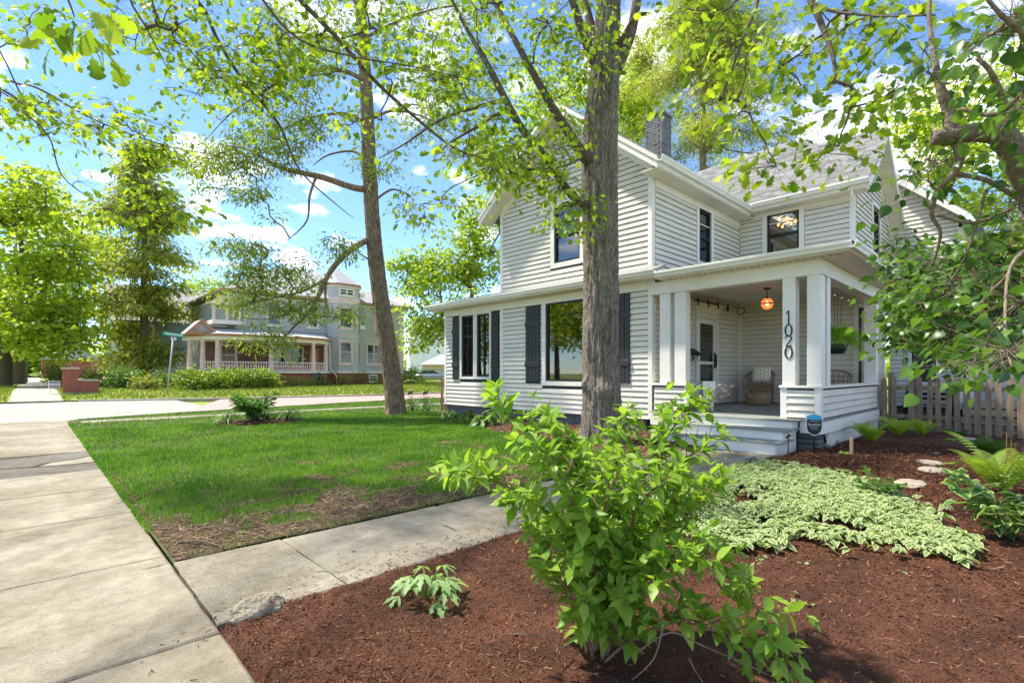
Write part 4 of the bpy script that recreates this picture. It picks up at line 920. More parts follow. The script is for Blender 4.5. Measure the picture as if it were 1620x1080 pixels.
# brick pillar with low wall and cap stones, brick by brick
pil = thing('brick_pillar', 'red brick pillar with pale cap and low wall wing at the far corner', 'pillar', (1.6, 36, .2))
core = obj('core', MB().box(1.24, 1.76, 36.02, 36.54, .1, 1.44).box(1.74, 2.62, 36.08, 36.42, .1, .86), K['mortar'], pil)
bmx = MB().box(0, .212, 0, .07, 0, .064).mesh('brick', K['brick']); bmy = MB().box(0, .07, 0, .2, 0, .064).mesh('brick', K['brick'])
for row in range(17):
    z = .26 + row * .072; o_ = .11 if row % 2 else 0
    for k in range(3):
        x = 1.215 + k * .222 - o_ * .5
        if x + .2 < 1.86: piece('brick', bmx, pil, (x, 36.0, z))
    if row < 8:
        for k in range(4): piece('brick', bmx, pil, (1.80 + k * .222 - o_ * .5 + .04, 36.06, z))
    for k in range(2): piece('brick', bmy, pil, (1.212, 36.08 + k * .23 + o_ * .3, z))
obj('plinth', MB().box(1.16, 1.86, 35.93, 36.6, .05, .26).box(1.861, 2.68, 36.0, 36.5, .05, .255), K['capstone'], pil)
obj('cap', bevel(MB().box(1.13, 1.89, 35.92, 36.62, 1.50, 1.60).mesh('cap', K['capstone']), .02, 1), None, pil); obj('cap_course', MB().box(1.18, 1.84, 35.97, 36.58, 1.43, 1.50), K['brick'], pil)
obj('wall_cap', bevel(MB().box(1.84, 2.70, 36.0, 36.5, .86, .95).mesh('wall_cap', K['capstone']), .015, 1), None, pil)
ys = thing('yard_sign', 'small white yard sign with dark blue print left of the brick pillar', 'sign', (.75, 36.2, .2))
obj('panel', MB().box(.62, 1.10, 36.2, 36.215, .52, .88), K['whitew'], ys)
for z0, z1, m_ in ((.76, .84, 'navy'), (.665, .70, 'redpr'), (.55, .62, 'navy')): obj('print_band', MB().box(.66, 1.06, 36.192, 36.199, z0, z1), K[m_], ys)
for x in (.72, 1.0): obj('stake', MB().box(x - .008, x + .008, 36.202, 36.212, .1, .52), K['galv'], ys)
# leaning street name sign
sg = thing('street_sign', 'leaning galvanised street name sign with green blade at the far kerb', 'sign', (5.5, 33.6, .1))
b0 = np.array([5.45, 33.6, .05]); b1 = W(274, 535, 28.4)
obj('pole', MB().tube([b0, b1 + (b1 - b0) * .02], .045, 8), K['galv'], sg)
bd = np.array([.80, -.58, -.13]); bl0 = b1 + np.array([0, 0, .22]) - bd * .55
blade = obj('blade', MB().bar(bl0, bl0 + bd * 1.15, .02, .20), K['greensign'], sg)
for k in range(9): p = bl0 + bd * (.14 + k * .105); obj('letter_mark', MB().bar(p + np.array([-.01, -.016, 0]), p + bd * .06 + np.array([-.01, -.016, 0]), .006, .09), K['whitew'], blade)
bl2 = b1 + np.array([.05, 0, .06]); obj('bracket', MB().bar(bl2 - np.array([.06, 0, .1]), bl2 + np.array([.06, 0, .16]), .05, .05), K['galv'], sg)
obj('cross_blade', MB().bar(b1 + np.array([-.15, -.3, -.02]), b1 + np.array([.25, .6, .0]), .02, .16), K['whitew'], sg)
# cars: lofted body, glass, wheels
def car(name, label, loc, rot, paint, group=None):
    c_ = thing(name, label, 'car', loc, group, rot)
    L = [(-2.25, .35, .62, .70), (-2.1, .28, .82, .80), (-1.3, .24, .90, .86), (0, .22, .93, .88), (1.2, .24, .90, .87), (2.0, .28, .76, .82), (2.28, .38, .60, .68)]
    v, f = [], []
    for x, zb, zt, hw in L: v += [(x, -hw, zb), (x, -hw * 1.02, (zb + zt) / 2), (x, -hw * .93, zt), (x, hw * .93, zt), (x, hw * 1.02, (zb + zt) / 2), (x, hw, zb)]
    for i in range(len(L) - 1):
        for k in range(6): f.append((6 * i + k, 6 * i + (k + 1) % 6, 6 * i + 6 + (k + 1) % 6, 6 * i + 6 + k))
    f += [tuple(range(6))[::-1], tuple(6 * (len(L) - 1) + k for k in range(6))]
    obj('body', MB().add(v, f, True), K[paint], c_, local=True)
    cab = [(-1.75, .90, .76), (-1.0, 1.36, .60), (.25, 1.40, .60), (1.15, .92, .76)]
    v = []
    for x, z, hw in cab: v += [(x, -hw, z), (x, hw, z)]
    obj('cabin', MB().add(v + [(-1.75, -.76, .8), (-1.75, .76, .8), (1.15, -.76, .8), (1.15, .76, .8)], [(0, 2, 3, 1), (2, 4, 5, 3), (4, 6, 7, 5), (0, 8, 10, 6, 4, 2), (1, 3, 5, 7, 11, 9)]), K[paint], c_, local=True)
    for s in (-1, 1):
        for q in ([(-1.45, .94), (-.95, 1.29), (-.42, 1.32), (-.42, .95)], [(-.34, .95), (-.34, 1.32), (.2, 1.33), (.82, .95)]):
            pts = [(x, s * (.765 - (z - .92) * .36), z) for x, z in q]; obj('side_window', MB().prism(pts, (0, s * .02, 0)), K['vglass'], c_, local=True)
    obj('windscreen', MB().add([(1.12, -.68, .95), (.30, -.54, 1.38), (.30, .54, 1.38), (1.12, .68, .95)], [(0, 1, 2, 3)]), K['vglass'], c_, local=True).location.x += .03
    for x in (-1.35, 1.4):
        for s in (-1, 1):
            prof = [(.0, -.09), (.30, -.09), (.325, -.06), (.325, .06), (.30, .09), (.0, .09)]
            mb = MB().lathe(prof, (0, 0, 0), 20); mb.v = [(p[0] + x, p[2] + s * .80, p[1] + .325) for p in mb.v]; w_ = obj('wheel', mb, K['tyre'], c_, local=True)
            mb = MB().lathe([(.0, -.1), (.2, -.1), (.2, .1), (0, .1)], (0, 0, 0), 14); mb.v = [(p[0] + x, p[2] + s * .80, p[1] + .325) for p in mb.v]; obj('rim', mb, K['rim'], w_, local=True)
    for s in (-1, 1): obj('headlight', MB().box(2.12, 2.22, s * .62 - .12, s * .62 + .12, .58, .70), K['whitew'], c_, local=True)
    return c_
p = W(684, 602, 58); car('parked_car', 'silver sedan parked beyond the side street by the tan garage', (p[0], p[1], .28), R(-40), 'silver')
p = W(652, 598, 66); car('parked_car', 'dark car behind the leafy shrub left of the silver sedan', (p[0], p[1], .28), R(-50), 'vglass')
p = W(296, 600, 52); car('parked_car', 'white car half hidden behind hedge left of the Victorian porch', (p[0], p[1], .28), R(10), 'redp')
p = W(258, 600, 56); car('parked_car', 'pale car behind the leaning street sign pole', (p[0], p[1], .28), R(15), 'redp')
# ------------------------------------------------------------ plant building
def leaf_tpl(stations, fold=.25, curl=.15, wave=0.0):
    """leaf of unit length along +x: (x, half width) stations, folded along the midrib and arched"""
    V, Fq, rim = [], [], []
    for x, w_ in stations:
        z = -curl * x * x
        V += [(x, w_, z + fold * w_ + wave * math.sin(9 * x)), (x, 0, z), (x, -w_, z + fold * w_ - wave * math.sin(9 * x))]; rim += [1, 0, 1]
    for i in range(len(stations) - 1):
        a = 3 * i; Fq += [(a + 1, a + 4, a + 3, a), (a + 2, a + 5, a + 4, a + 1)]
    rim[0:3] = [.6, .3, .6]; rim[-3:] = [1, 1, 1]
    return np.array(V, float), np.array(Fq), np.array(rim, float)
T_OVATE = leaf_tpl([(0, .01), (.08, .03), (.16, .13), (.34, .23), (.54, .225), (.75, .13), (.92, .04), (1, .004)], .28, .22)
T_OAK = leaf_tpl([(0, .012), (.1, .04), (.2, .17), (.27, .17), (.33, .11), (.43, .27), (.5, .28), (.56, .17), (.67, .35), (.75, .34), (.81, .22), (.9, .24), (.97, .13), (1, .03)], .18, .3)
T_OAK2 = leaf_tpl([(0, .012), (.12, .04), (.24, .19), (.33, .13), (.47, .31), (.56, .30), (.63, .2), (.76, .31), (.86, .26), (.96, .12), (1, .02)], .3, .45, .02)
T_CUT = leaf_tpl([(0, .015), (.15, .03), (.3, .10), (.42, .16), (.5, .10), (.6, .15), (.68, .18), (.74, .10), (.86, .09), (1, .005)], .25, .3)
T_SIMPLE = leaf_tpl([(0, .02), (.4, .36), (1, .02)], .22, .2)
T_TINY = leaf_tpl([(0, .04), (.45, .17), (1, .02)], .2, .35)
T_NEEDLE = leaf_tpl([(0, .03), (.5, .085), (1, .01)], .2, .3)
T_HEART = leaf_tpl([(0, .05), (-.06, .18), (.05, .36), (.25, .43), (.5, .34), (.75, .16), (1, .005)], .18, .28)
T_HOSTA = leaf_tpl([(0, .02), (.10, .22), (.3, .34), (.55, .33), (.8, .18), (1, .01)], .35, .45)
T_BLADE = leaf_tpl([(0, .02), (.35, .035), (.7, .03), (1, .003)], .3, .5)
def needle_spray(n, width, spread, droop, rng_):
    V, Fq = [], []
    V += [(0, .008, 0), (0, -.008, 0), (1, -.004, -droop), (1, .004, -droop)]; Fq.append((0, 1, 2, 3))
    for k in range(n):
        x = .06 + .94 * k / n; s = 1 if k % 2 else -1; L = spread * (1 - .5 * x) * rng_.uniform(.7, 1.15); z = -droop * x * x
        a = np.array([x, 0, z]); b = a + np.array([L * .75, s * L, -.25 * L + rng_.normal(0, .05) * L]); q = len(V)
        d = np.array([width, -s * width * .6, 0]); V += [tuple(a - d), tuple(a + d), tuple(b + d * .35), tuple(b - d * .35)]; Fq.append((q, q + 1, q + 2, q + 3))
    return np.array(V, float), np.array(Fq), np.zeros(len(V))
def tuft(n, width, rng_):
    V, Fq = [], []
    for k in range(n):
        d = rng_.normal(0, 1, 3); d[0] = abs(d[0]) + .5; d /= np.linalg.norm(d); side = np.cross(d, rng_.normal(0, 1, 3)); side /= np.linalg.norm(side); q = len(V)
        L = rng_.uniform(.75, 1.05); V += [tuple(side * width), tuple(-side * width), tuple(d * L - side * width * .4), tuple(d * L + side * width * .4)]; Fq.append((q, q + 1, q + 2, q + 3))
    return np.array(V, float), np.array(Fq), np.zeros(len(V))
def frame(D, N):
    D = D / (np.linalg.norm(D, axis=1, keepdims=True) + 1e-9)
    N = N - (N * D).sum(1, keepdims=True) * D; N = N / (np.linalg.norm(N, axis=1, keepdims=True) + 1e-9)
    return D, np.cross(N, D), N
def cloud(name, tpls, P, D, N, S, mat, pick=None):
    """all leaves in one mesh; every leaf is its own island"""
    P = np.asarray(P); D, Bv, N = frame(np.asarray(D, float), np.asarray(N, float)); S = np.asarray(S, float)
    pick = np.arange(len(P)) % len(tpls) if pick is None else pick; Vs, Fs, Rm = [], [], []; off = 0
    for k, (V, Fq, rim) in enumerate(tpls):
        i = np.where(pick == k)[0]
        if not len(i): continue
        L = V[None, :, :] * S[i][:, None, None]
        X = P[i][:, None, :] + L[..., 0:1] * D[i][:, None, :] + L[..., 1:2] * Bv[i][:, None, :] + L[..., 2:3] * N[i][:, None, :]
        Vs.append(X.reshape(-1, 3)); Fs.append((Fq[None] + (np.arange(len(i)) * len(V))[:, None, None]).reshape(-1, 4) + off); off += len(i) * len(V); Rm.append(np.tile(rim, len(i)))
    me = mesh_np(name, np.concatenate(Vs), np.concatenate(Fs), mat, True)
    at = me.attributes.new('rim', 'FLOAT', 'POINT'); r_ = np.concatenate(Rm).astype(np.float32)
    if len(r_) == len(me.vertices): at.data.foreach_set('value', r_)
    return me
def leaves(parent, tpls, P, D, N, S, mat, single=0, name='leaf', rest='foliage'):
    """the leaves that show largest are objects of their own, the rest one mass"""
    P = np.asarray(P, float); D = np.asarray(D, float); N = np.asarray(N, float); S = np.asarray(S, float)
    pick = np.arange(len(P)) % len(tpls); solo = np.zeros(len(P), bool)
    if single:
        dep = P[:, :2] @ FW; px = CX + F_PX * (P[:, :2] @ RT) / np.maximum(dep, .2); py = HY - F_PX * (P[:, 2] - CAM_H) / np.maximum(dep, .2)
        vis = (dep > .4) & (px > -20) & (px < 1640) & (py > -20) & (py < 1100)
        sc_ = np.where(vis, S / np.maximum(dep, .2), 0); o = np.argsort(-sc_)[:single]; solo[o[sc_[o] > 0]] = True
        mes = []
        for (V, Fq, rim) in tpls:
            me = mesh_np(name, V, Fq, mat, True); me.attributes.new('rim', 'FLOAT', 'POINT').data.foreach_set('value', rim.astype(np.float32)); mes.append(me)
        d, b, n = frame(D, N); base = WL.get(parent.name, Vector())
        for i in np.where(solo)[0]:
            q = Matrix(((d[i][0], b[i][0], n[i][0]), (d[i][1], b[i][1], n[i][1]), (d[i][2], b[i][2], n[i][2]))).to_quaternion()
            piece(name, mes[pick[i]], parent, P[i], rot=q, scale=(S[i],) * 3)
    r_ = ~solo
    if r_.any(): o = obj(rest, cloud(rest, tpls, P[r_], D[r_], N[r_], S[r_], mat, pick[r_]), None, parent); o['kind'] = 'stuff'; return o
def petioles(parent, A, per, P, mat, r0=.0012):
    """a fine twig from every cluster centre to each of its leaves"""
    c_ = np.repeat(A, per, 0); V, F_ = frusta(c_, P, np.full(len(P), r0), np.full(len(P), r0 * .4), 3); obj('leaf_stalk', mesh_np('leaf_stalk', V, F_, mat, True), None, parent)['kind'] = 'stuff'
def frusta(P, Q, rp, rq, n=5):
    P = np.asarray(P, float); Q = np.asarray(Q, float); d = Q - P; d /= np.linalg.norm(d, axis=1, keepdims=True) + 1e-9
    ref = np.where(np.abs(d[:, 2:3]) < .9, np.array([[0, 0, 1.]]), np.array([[1., 0, 0]])); x = np.cross(d, ref); x /= np.linalg.norm(x, axis=1, keepdims=True) + 1e-9; y = np.cross(d, x)
    a = np.arange(n) * 2 * math.pi / n; ring = x[:, None, :] * np.cos(a)[None, :, None] + y[:, None, :] * np.sin(a)[None, :, None]
    A = P[:, None] + ring * np.asarray(rp)[:, None, None]; B = (Q + d * 0.0)[:, None] + ring * np.asarray(rq)[:, None, None]
    V = np.concatenate([A, B], 1).reshape(-1, 3); base = (np.arange(len(P)) * 2 * n)[:, None]; k = np.arange(n)
    F_ = np.stack([base + k, base + (k + 1) % n, base + n + (k + 1) % n, base + n + k], -1).reshape(-1, 4)
    return V, F_
def tY(px, Y):
    a = (px - CX) / F_PX; return Y / (FW[1] + a * RT[1])
def spline(pts, m=6):
    pts = np.asarray(pts, float); out_ = []
    for i in range(len(pts) - 1):
        p0, p1, p2, p3_ = pts[max(i - 1, 0)], pts[i], pts[i + 1], pts[min(i + 2, len(pts) - 1)]
        for t in np.linspace(0, 1, m, endpoint=False):
            out_.append(.5 * ((2 * p1) + (p2 - p0) * t + (2 * p0 - 5 * p1 + 4 * p2 - p3_) * t * t + (3 * p1 - p0 - 3 * p2 + p3_) * t ** 3))
    out_.append(pts[-1]); return np.array(out_)
def skeleton(lines, A, r_tip, rng_, jit=.12, sag=0.0, maxr=.09, trunkpen=0.0):
    """twigs that join every leaf cluster A to the nearest branch that is already there"""
    nodes = []; rad = []; par = []
    for pts, rr in lines:
        for p, r_ in zip(pts, rr): nodes.append(p); rad.append(r_); par.append(-1)
    n0 = len(nodes); nodes = np.array(nodes); A = np.asarray(A, float)
    d0 = np.array([np.min(np.linalg.norm(nodes - a, axis=1)) for a in A]); order = np.argsort(d0)
    N_ = np.zeros((n0 + 3 * len(A), 3)); N_[:n0] = nodes; k = n0; P_ = [-1] * n0; pen = np.zeros(len(N_)); pen[:n0] = trunkpen
    for i in order:
        a = A[i]; d = np.linalg.norm(N_[:k] - a, axis=1) + pen[:k] + .35 * np.maximum(0, N_[:k, 2] - a[2])
        j = int(np.argmin(d)); b = N_[j]; L = np.linalg.norm(a - b)
        for t in (.35, .7):
            N_[k] = b + (a - b) * t + rng_.normal(0, jit * L * .35, 3) + np.array([0, 0, L * .10 * (1 - t) + sag * L * t]); P_.append(j if t == .35 else k - 1); k += 1
        N_[k] = a; P_.append(k - 1); k += 1
    cnt = np.zeros(k)
    for i in range(k - 1, n0 - 1, -1):
        cnt[i] += 1 if (i - n0) % 3 == 2 else 0
        if P_[i] >= 0: cnt[P_[i]] += cnt[i]
    r_ = np.minimum(r_tip * np.maximum(cnt, 1) ** .5, maxr)
    e = np.arange(n0, k); p = np.array(P_)[n0:k]
    rp = np.where(p < n0, r_[e], np.minimum(r_[p], r_[e] * 1.5))
    return N_[p], N_[e], rp, r_[e]
def branches(name, lines, sk, mat, parent, n=10):
    mb = MB()
    for pts, rr in lines: mb.tube(pts, rr, n)
    V0 = np.array(mb.v) if mb.v else np.zeros((0, 3)); me1 = mb.mesh(name, mat)
    o = obj(name, me1, None, parent)
    if sk is not None:
        V, F_ = frusta(*sk); obj('branch', mesh_np('branch', V, F_, mat, True), None, parent)['kind'] = 'stuff'
    return o
def pxline(pts, t=None):
    """(px,py,depth,radius in metres) list to a smooth limb"""
    P = np.array([W(p[0], p[1], p[2]) for p in pts]); r_ = np.array([p[3] for p in pts]); m = 6
    S = spline(P, m); return S, np.interp(np.linspace(0, len(pts) - 1, len(S)), np.arange(len(pts)), r_)
def blob(rng_, px, py, rx, ry, t, dt, n, hollow=.0):
    """n cluster centres in an ellipsoid given by its place in the photograph and its depth range"""
    u = rng_.normal(0, 1, (n, 3)); u /= np.linalg.norm(u, axis=1, keepdims=True); u *= (hollow + (1 - hollow) * rng_.random((n, 1)) ** .45)
    return np.array([W(px + rx * a[0], py + ry * a[1], max(.8, t + dt * a[2])) for a in u])
def around(rng_, A, per, rc, flat, size, szvar=.3, down=.15, up=.9, tilt=.55):
    """leaves round the cluster centres: they point outwards and lie near level"""
    n = len(A) * per; c_ = np.repeat(A, per, 0); off = rng_.normal(0, 1, (n, 3)) * np.array([1, 1, flat]) * np.asarray(rc if np.ndim(rc) == 0 else np.repeat(rc, per)[:, None]) * .6
    P = c_ + off; D = off * np.array([1, 1, .5]) + rng_.normal(0, .35, (n, 3)) * np.linalg.norm(off, axis=1, keepdims=True); D[:, 2] -= down * np.linalg.norm(D, axis=1)
    N = rng_.normal(0, tilt, (n, 3)); N[:, 2] += up; S = size * rng_.uniform(1 - szvar, 1 + szvar, n); return P, D, N, S
# ------------------------------------------------------------ trees
L_OAK = leafmat('oak_leaf', (0.11, 0.22, 0.012), (0.38, 0.47, 0.04), .58)
L_MAPLE = leafmat('maple_leaf', (0.20, 0.30, 0.02), (0.46, 0.54, 0.055), .55)
L_BACK = leafmat('background_leaf', (0.17, 0.28, 0.025), (0.40, 0.49, 0.06), .52)
L_LILAC = leafmat('lilac_leaf', (0.035, 0.10, 0.018), (0.14, 0.26, 0.04), .42, .36)
L_SHRUB = leafmat('shrub_leaf', (0.16, 0.30, 0.03), (0.32, 0.47, 0.065), .48, .42)
L_HEM = leafmat('hemlock_needle', (0.11, 0.18, 0.03), (0.36, 0.44, 0.08), .48, .6)
L_SPR = leafmat('spruce_needle', (0.15, 0.19, 0.03), (0.48, 0.50, 0.10), .52, .6)
L_PINE = leafmat('pine_needle', (0.19, 0.24, 0.04), (0.42, 0.45, 0.12), .5, .6)
# -- bark with real relief for the two near trunks
def bark_trunk(name, path, rad, mat, parent, seed, ridge=.03, n=72, step=.045, freq=(9, 2.2), knots=()):
    path = np.asarray(path); seg = np.r_[0, np.cumsum(np.linalg.norm(np.diff(path, axis=0), axis=1))]; m = int(seg[-1] / step)
    s = np.linspace(0, seg[-1], m); C_ = np.stack([np.interp(s, seg, path[:, k]) for k in range(3)], 1); r_ = np.interp(s, seg, rad)
    a = np.arange(n) * 2 * math.pi / n; ca, sa = np.cos(a), np.sin(a)
    S_, A_ = np.meshgrid(s, a, indexing='ij'); R_ = np.repeat(r_[:, None], n, 1)
    q = np.stack([np.cos(A_).ravel() * freq[0] * .33, np.sin(A_).ravel() * freq[0] * .33, S_.ravel() * freq[1] * .5], 1)
    w1 = fbm(q, seed, 2).reshape(m, n); q2 = np.stack([np.cos(A_).ravel() * freq[0], np.sin(A_).ravel() * freq[0], S_.ravel() * freq[1] + 2.5 * w1.ravel()], 1)
    rid = 1 - np.abs(2 * fbm(q2, seed + 5, 3).reshape(m, n) - 1) * 1.6
    q3 = q2 * np.array([1.9, 1.9, 3.2]); fine = fbm(q3, seed + 9, 2).reshape(m, n) - .5
    R2 = R_ + ridge * (rid - .55) + ridge * .7 * fine + .05 * R_ * (w1 - .5)
    flare = np.exp(-S_ / .28); R2 = R2 * (1 + .32 * flare * (1 + .5 * np.cos(A_ * 4 + seed)))
    for (ks, ka, kr, kh) in knots:
        da = np.angle(np.exp(1j * (A_ - ka))) * r_[:, None]; R2 = R2 + kh * np.exp(-((S_ - ks) ** 2 + da ** 2) / kr ** 2)
    V = np.stack([C_[:, 0:1] + R2 * ca, C_[:, 1:2] + R2 * sa, np.repeat(C_[:, 2:3], n, 1)], -1).reshape(-1, 3)
    i = np.arange(m - 1)[:, None] * n; k = np.arange(n)[None]
    F_ = np.stack([i + k, i + (k + 1) % n, i + n + (k + 1) % n, i + n + k], -1).reshape(-1, 4)
    return obj(name, mesh_np(name, V, F_, mat, True), None, parent)
# === the oak before the house
r = np.random.default_rng(11)
oak = thing('oak_tree', 'large oak with thick furrowed trunk in front of the picture window', 'tree', (7.75, 5.66, 0))
tp = [(955, 712, 9.4, .36), (952, 640, 9.4, .335), (950, 560, 9.4, .315), (951, 430, 9.4, .305), (949, 300, 9.4, .315), (950, 200, 9.4, .30), (957, 110, 9.4, .25), (962, 20, 9.4, .21), (968, -140, 9.3, .17), (960, -330, 9.2, .10)]
P_, R_ = pxline(tp); P_[0][2] = -.05
bark_trunk('trunk', P_, R_, K['oakbark'], oak, 3, .055, 128, .03, (13, 1.7), knots=[(1.05, 4.0, .16, .11), (1.15, 2.8, .12, .07), (4.6, 2.2, .2, .09)])
T = 9.4
limbs = [[(945, 262, T, .13), (925, 248, T - .25, .105), (903, 215, T - .35, .085), (875, 172, T - .4, .075), (850, 128, T - .4, .066), (818, 70, T - .3, .055), (780, 0, T, .04), (740, -70, T, .02)],
         [(945, 330, T, .10), (915, 318, T - .3, .075), (893, 294, T - .6, .066), (860, 245, T - .9, .064), (825, 203, T - 1.1, .062), (800, 158, T - 1.2, .058), (772, 104, T - 1.2, .048), (735, 40, T - 1, .03), (700, -30, T - 1, .016)],
         [(962, 140, T, .13), (985, 85, T, .115), (1000, 45, T + .1, .10), (1010, -10, T + .2, .085), (1030, -90, T + .3, .06), (1060, -220, T + .5, .03)],
         [(950, 120, T, .12), (925, 60, T - .1, .085), (905, 0, T - .2, .07), (880, -80, T - .2, .05), (830, -200, T, .02)],
         [(955, 90, T, .10), (935, 40, T + .2, .08), (922, -20, T + .3, .06), (905, -120, T + .4, .03)],
         [(980, 70, T - .2, .05), (1005, 28, T - .5, .045), (1028, 22, T - .6, .022)],
         [(800, 158, T - 1.2, .04), (760, 168, T - 1.4, .03), (700, 188, T - 1.6, .022), (640, 228, T - 1.8, .013), (600, 250, T - 1.9, .006)],
         [(806, 168, T - 1.2, .032), (770, 192, T - 1.6, .024), (715, 224, T - 2, .015), (690, 245, T - 2.1, .006)],
         [(960, -90, 9.3, .09), (1060, -130, 7.6, .07), (1160, -110, 6.2, .05), (1250, -50, 5.2, .036), (1300, 40, 4.7, .026), (1322, 112, 4.5, .014), (1312, 135, 4.5, .008)],
         [(1160, -110, 6.2, .035), (1200, -20, 5.7, .026), (1170, 75, 5.5, .017), (1140, 160, 5.4, .010)],
         [(1250, -50, 5.2, .022), (1290, 8, 4.9, .016), (1380, 25, 4.4, .010), (1480, 24, 4.0, .006)],
         [(925, 245, T - .25, .03), (895, 262, T - .8, .02), (850, 268, T - 1.2, .013), (790, 262, T - 1.4, .008)]]
lines = [pxline(l) for l in limbs]
A = np.concatenate([blob(r, 840, 240, 90, 70, 8.0, .7, 26), blob(r, 900, 330, 45, 70, 8.6, .35, 14), blob(r, 770, 220, 80, 70, 7.6, .8, 18), blob(r, 690, 110, 120, 70, 8, 1, 20), blob(r, 870, 90, 100, 80, 8.6, 1.0, 22),
    blob(r, 780, 20, 130, 60, 8.6, 1.4, 20), blob(r, 920, 40, 60, 60, 8.2, .6, 9), blob(r, 1180, 80, 110, 90, 5.6, .8, 11), blob(r, 1270, 110, 90, 80, 5.0, .6, 7), blob(r, 1330, 60, 100, 70, 4.6, .6, 6),
    blob(r, 1210, 250, 50, 50, 5.0, .4, 4), blob(r, 1420, 40, 80, 50, 4.3, .5, 5), blob(r, 1330, 250, 70, 30, 4.9, .5, 3), blob(r, 1160, 190, 50, 40, 5.2, .4, 3), blob(r, 1080, 60, 70, 70, 7, .8, 8), blob(r, 1380, 160, 60, 60, 4.6, .4, 7),
    blob(r, 900, -220, 420, 190, 9, 3.2, 90, .3), blob(r, 1150, -200, 260, 150, 7, 2.5, 36, .3)])
sk = skeleton(lines + [(P_[30:], R_[30:])], A, .0042, r, .16, 0, .05, .25)
branches('limb', lines, sk, K['twig'], oak, 10)
Pl, D, N, S = around(r, A, 20, .36, .6, .102, .45, .35, .8, .65)
petioles(oak, A, 20, Pl, K['twig']); leaves(oak, [T_OAK, T_OAK2], Pl, D, N, S, L_OAK, 260)
# === street oak off to the left, whose boughs hang over the lawn
r = np.random.default_rng(12)
so_ = thing('street_oak', 'oak whose long thin boughs hang into the top left of the view', 'tree', (-4.2, 4.6, 0))
trunk = (spline([(-4.2, 4.6, -.05), (-4.15, 4.7, 2.2), (-4.2, 4.8, 4.5), (-4.1, 4.7, 7), (-4, 4.6, 9)]), None); trunk = (trunk[0], np.linspace(.30, .10, len(trunk[0])))
def hung(px_pts, start): P = np.array([start] + [W(*p[:3]) for p in px_pts]); rr = [.035] + [p[3] * .72 for p in px_pts]; S_ = spline(P, 7); return S_, np.interp(np.linspace(0, len(P) - 1, len(S_)), np.arange(len(P)), rr)
lines = [trunk, hung([(-60, 92, 6.2, .022), (60, 140, 6.4, .018), (150, 190, 6.6, .014), (260, 230, 6.9, .010), (360, 252, 7.1, .007), (430, 300, 7.2, .004)], (-4.15, 4.7, 4.6)),
    hung([(-60, 110, 5.4, .018), (40, 180, 5.6, .014), (78, 218, 5.7, .011), (100, 280, 5.8, .009), (160, 325, 6, .006), (215, 360, 6.1, .003)], (-4.15, 4.7, 4.2)),
    hung([(180, -120, 6.4, .05), (310, 0, 6.6, .038), (345, 65, 6.7, .034), (385, 128, 6.8, .030), (440, 195, 6.9, .024), (475, 270, 7, .017), (540, 330, 7.1, .009), (560, 345, 7.1, .004)], (-4.15, 4.7, 6.3)),
    hung([(330, -160, 6.2, .055), (470, -5, 6.4, .042), (535, 62, 6.5, .038), (590, 125, 6.6, .034), (650, 180, 6.8, .028), (715, 232, 6.9, .020), (765, 252, 7, .013), (830, 282, 7, .007)], (-4.1, 4.7, 6.9)),
    hung([(300, -150, 5.4, .03), (400, -20, 5.6, .022), (470, 60, 5.8, .018), (560, 90, 6, .014), (650, 105, 6.2, .010), (760, 130, 6.4, .005)], (-4.1, 4.7, 6.6)),
    hung([(100, -160, 5, .025), (210, 10, 5.2, .015), (240, 60, 5.3, .010), (265, 110, 5.4, .005)], (-4.15, 4.7, 5.8)),
    hung([(0, -140, 1.9, .014), (70, -60, 2.0, .010), (105, -5, 2.05, .006), (118, 28, 2.08, .003)], (-4.1, 4.7, 5.2))]
A = np.concatenate([blob(r, 120, 190, 150, 40, 6.5, .5, 20), blob(r, 60, 160, 90, 50, 6.0, .4, 9), blob(r, 250, 230, 110, 35, 6.8, .4, 12), blob(r, 150, 320, 130, 50, 6.0, .4, 9), blob(r, 250, 330, 70, 45, 6.2, .4, 9),
    blob(r, 60, 60, 80, 50, 5.5, .4, 6), blob(r, 230, 40, 90, 60, 5.6, .6, 16), blob(r, 330, 90, 110, 80, 6.4, .6, 22), blob(r, 460, 70, 130, 80, 6.4, .6, 34), blob(r, 590, 60, 110, 80, 6.5, .6, 26), blob(r, 410, 160, 90, 50, 6.7, .5, 13),
    blob(r, 560, 190, 60, 50, 6.7, .4, 8), blob(r, 660, 130, 70, 60, 6.6, .4, 11), blob(r, 740, 150, 50, 50, 6.6, .4, 7), blob(r, 690, 320, 70, 30, 6.9, .4, 6), blob(r, 800, 250, 70, 50, 6.9, .4, 10), blob(r, 300, -120, 420, 120, 6.0, 1.6, 60, .2)])
sk = skeleton(lines, A, .0034, r, .16, 0, .03, .15)
branches('trunk', lines[:1], None, K['oakbark'], so_); branches('limb', lines[1:], sk, K['twig'], so_, 8)
Pl, D, N, S = around(r, A, 18, .32, .45, .085, .4, .35, .8, .6)
petioles(so_, A, 18, Pl, K['twig']); near = blob(r, 120, 40, 45, 45, 2.05, .12, 9); pn, dn, nn, sn = around(r, near, 3, .07, .8, .11, .2, .9, .5, .7)
leaves(so_, [T_OAK, T_OAK2], np.r_[Pl, pn], np.r_[D, dn], np.r_[N, nn], np.r_[S, sn], L_OAK, 260)
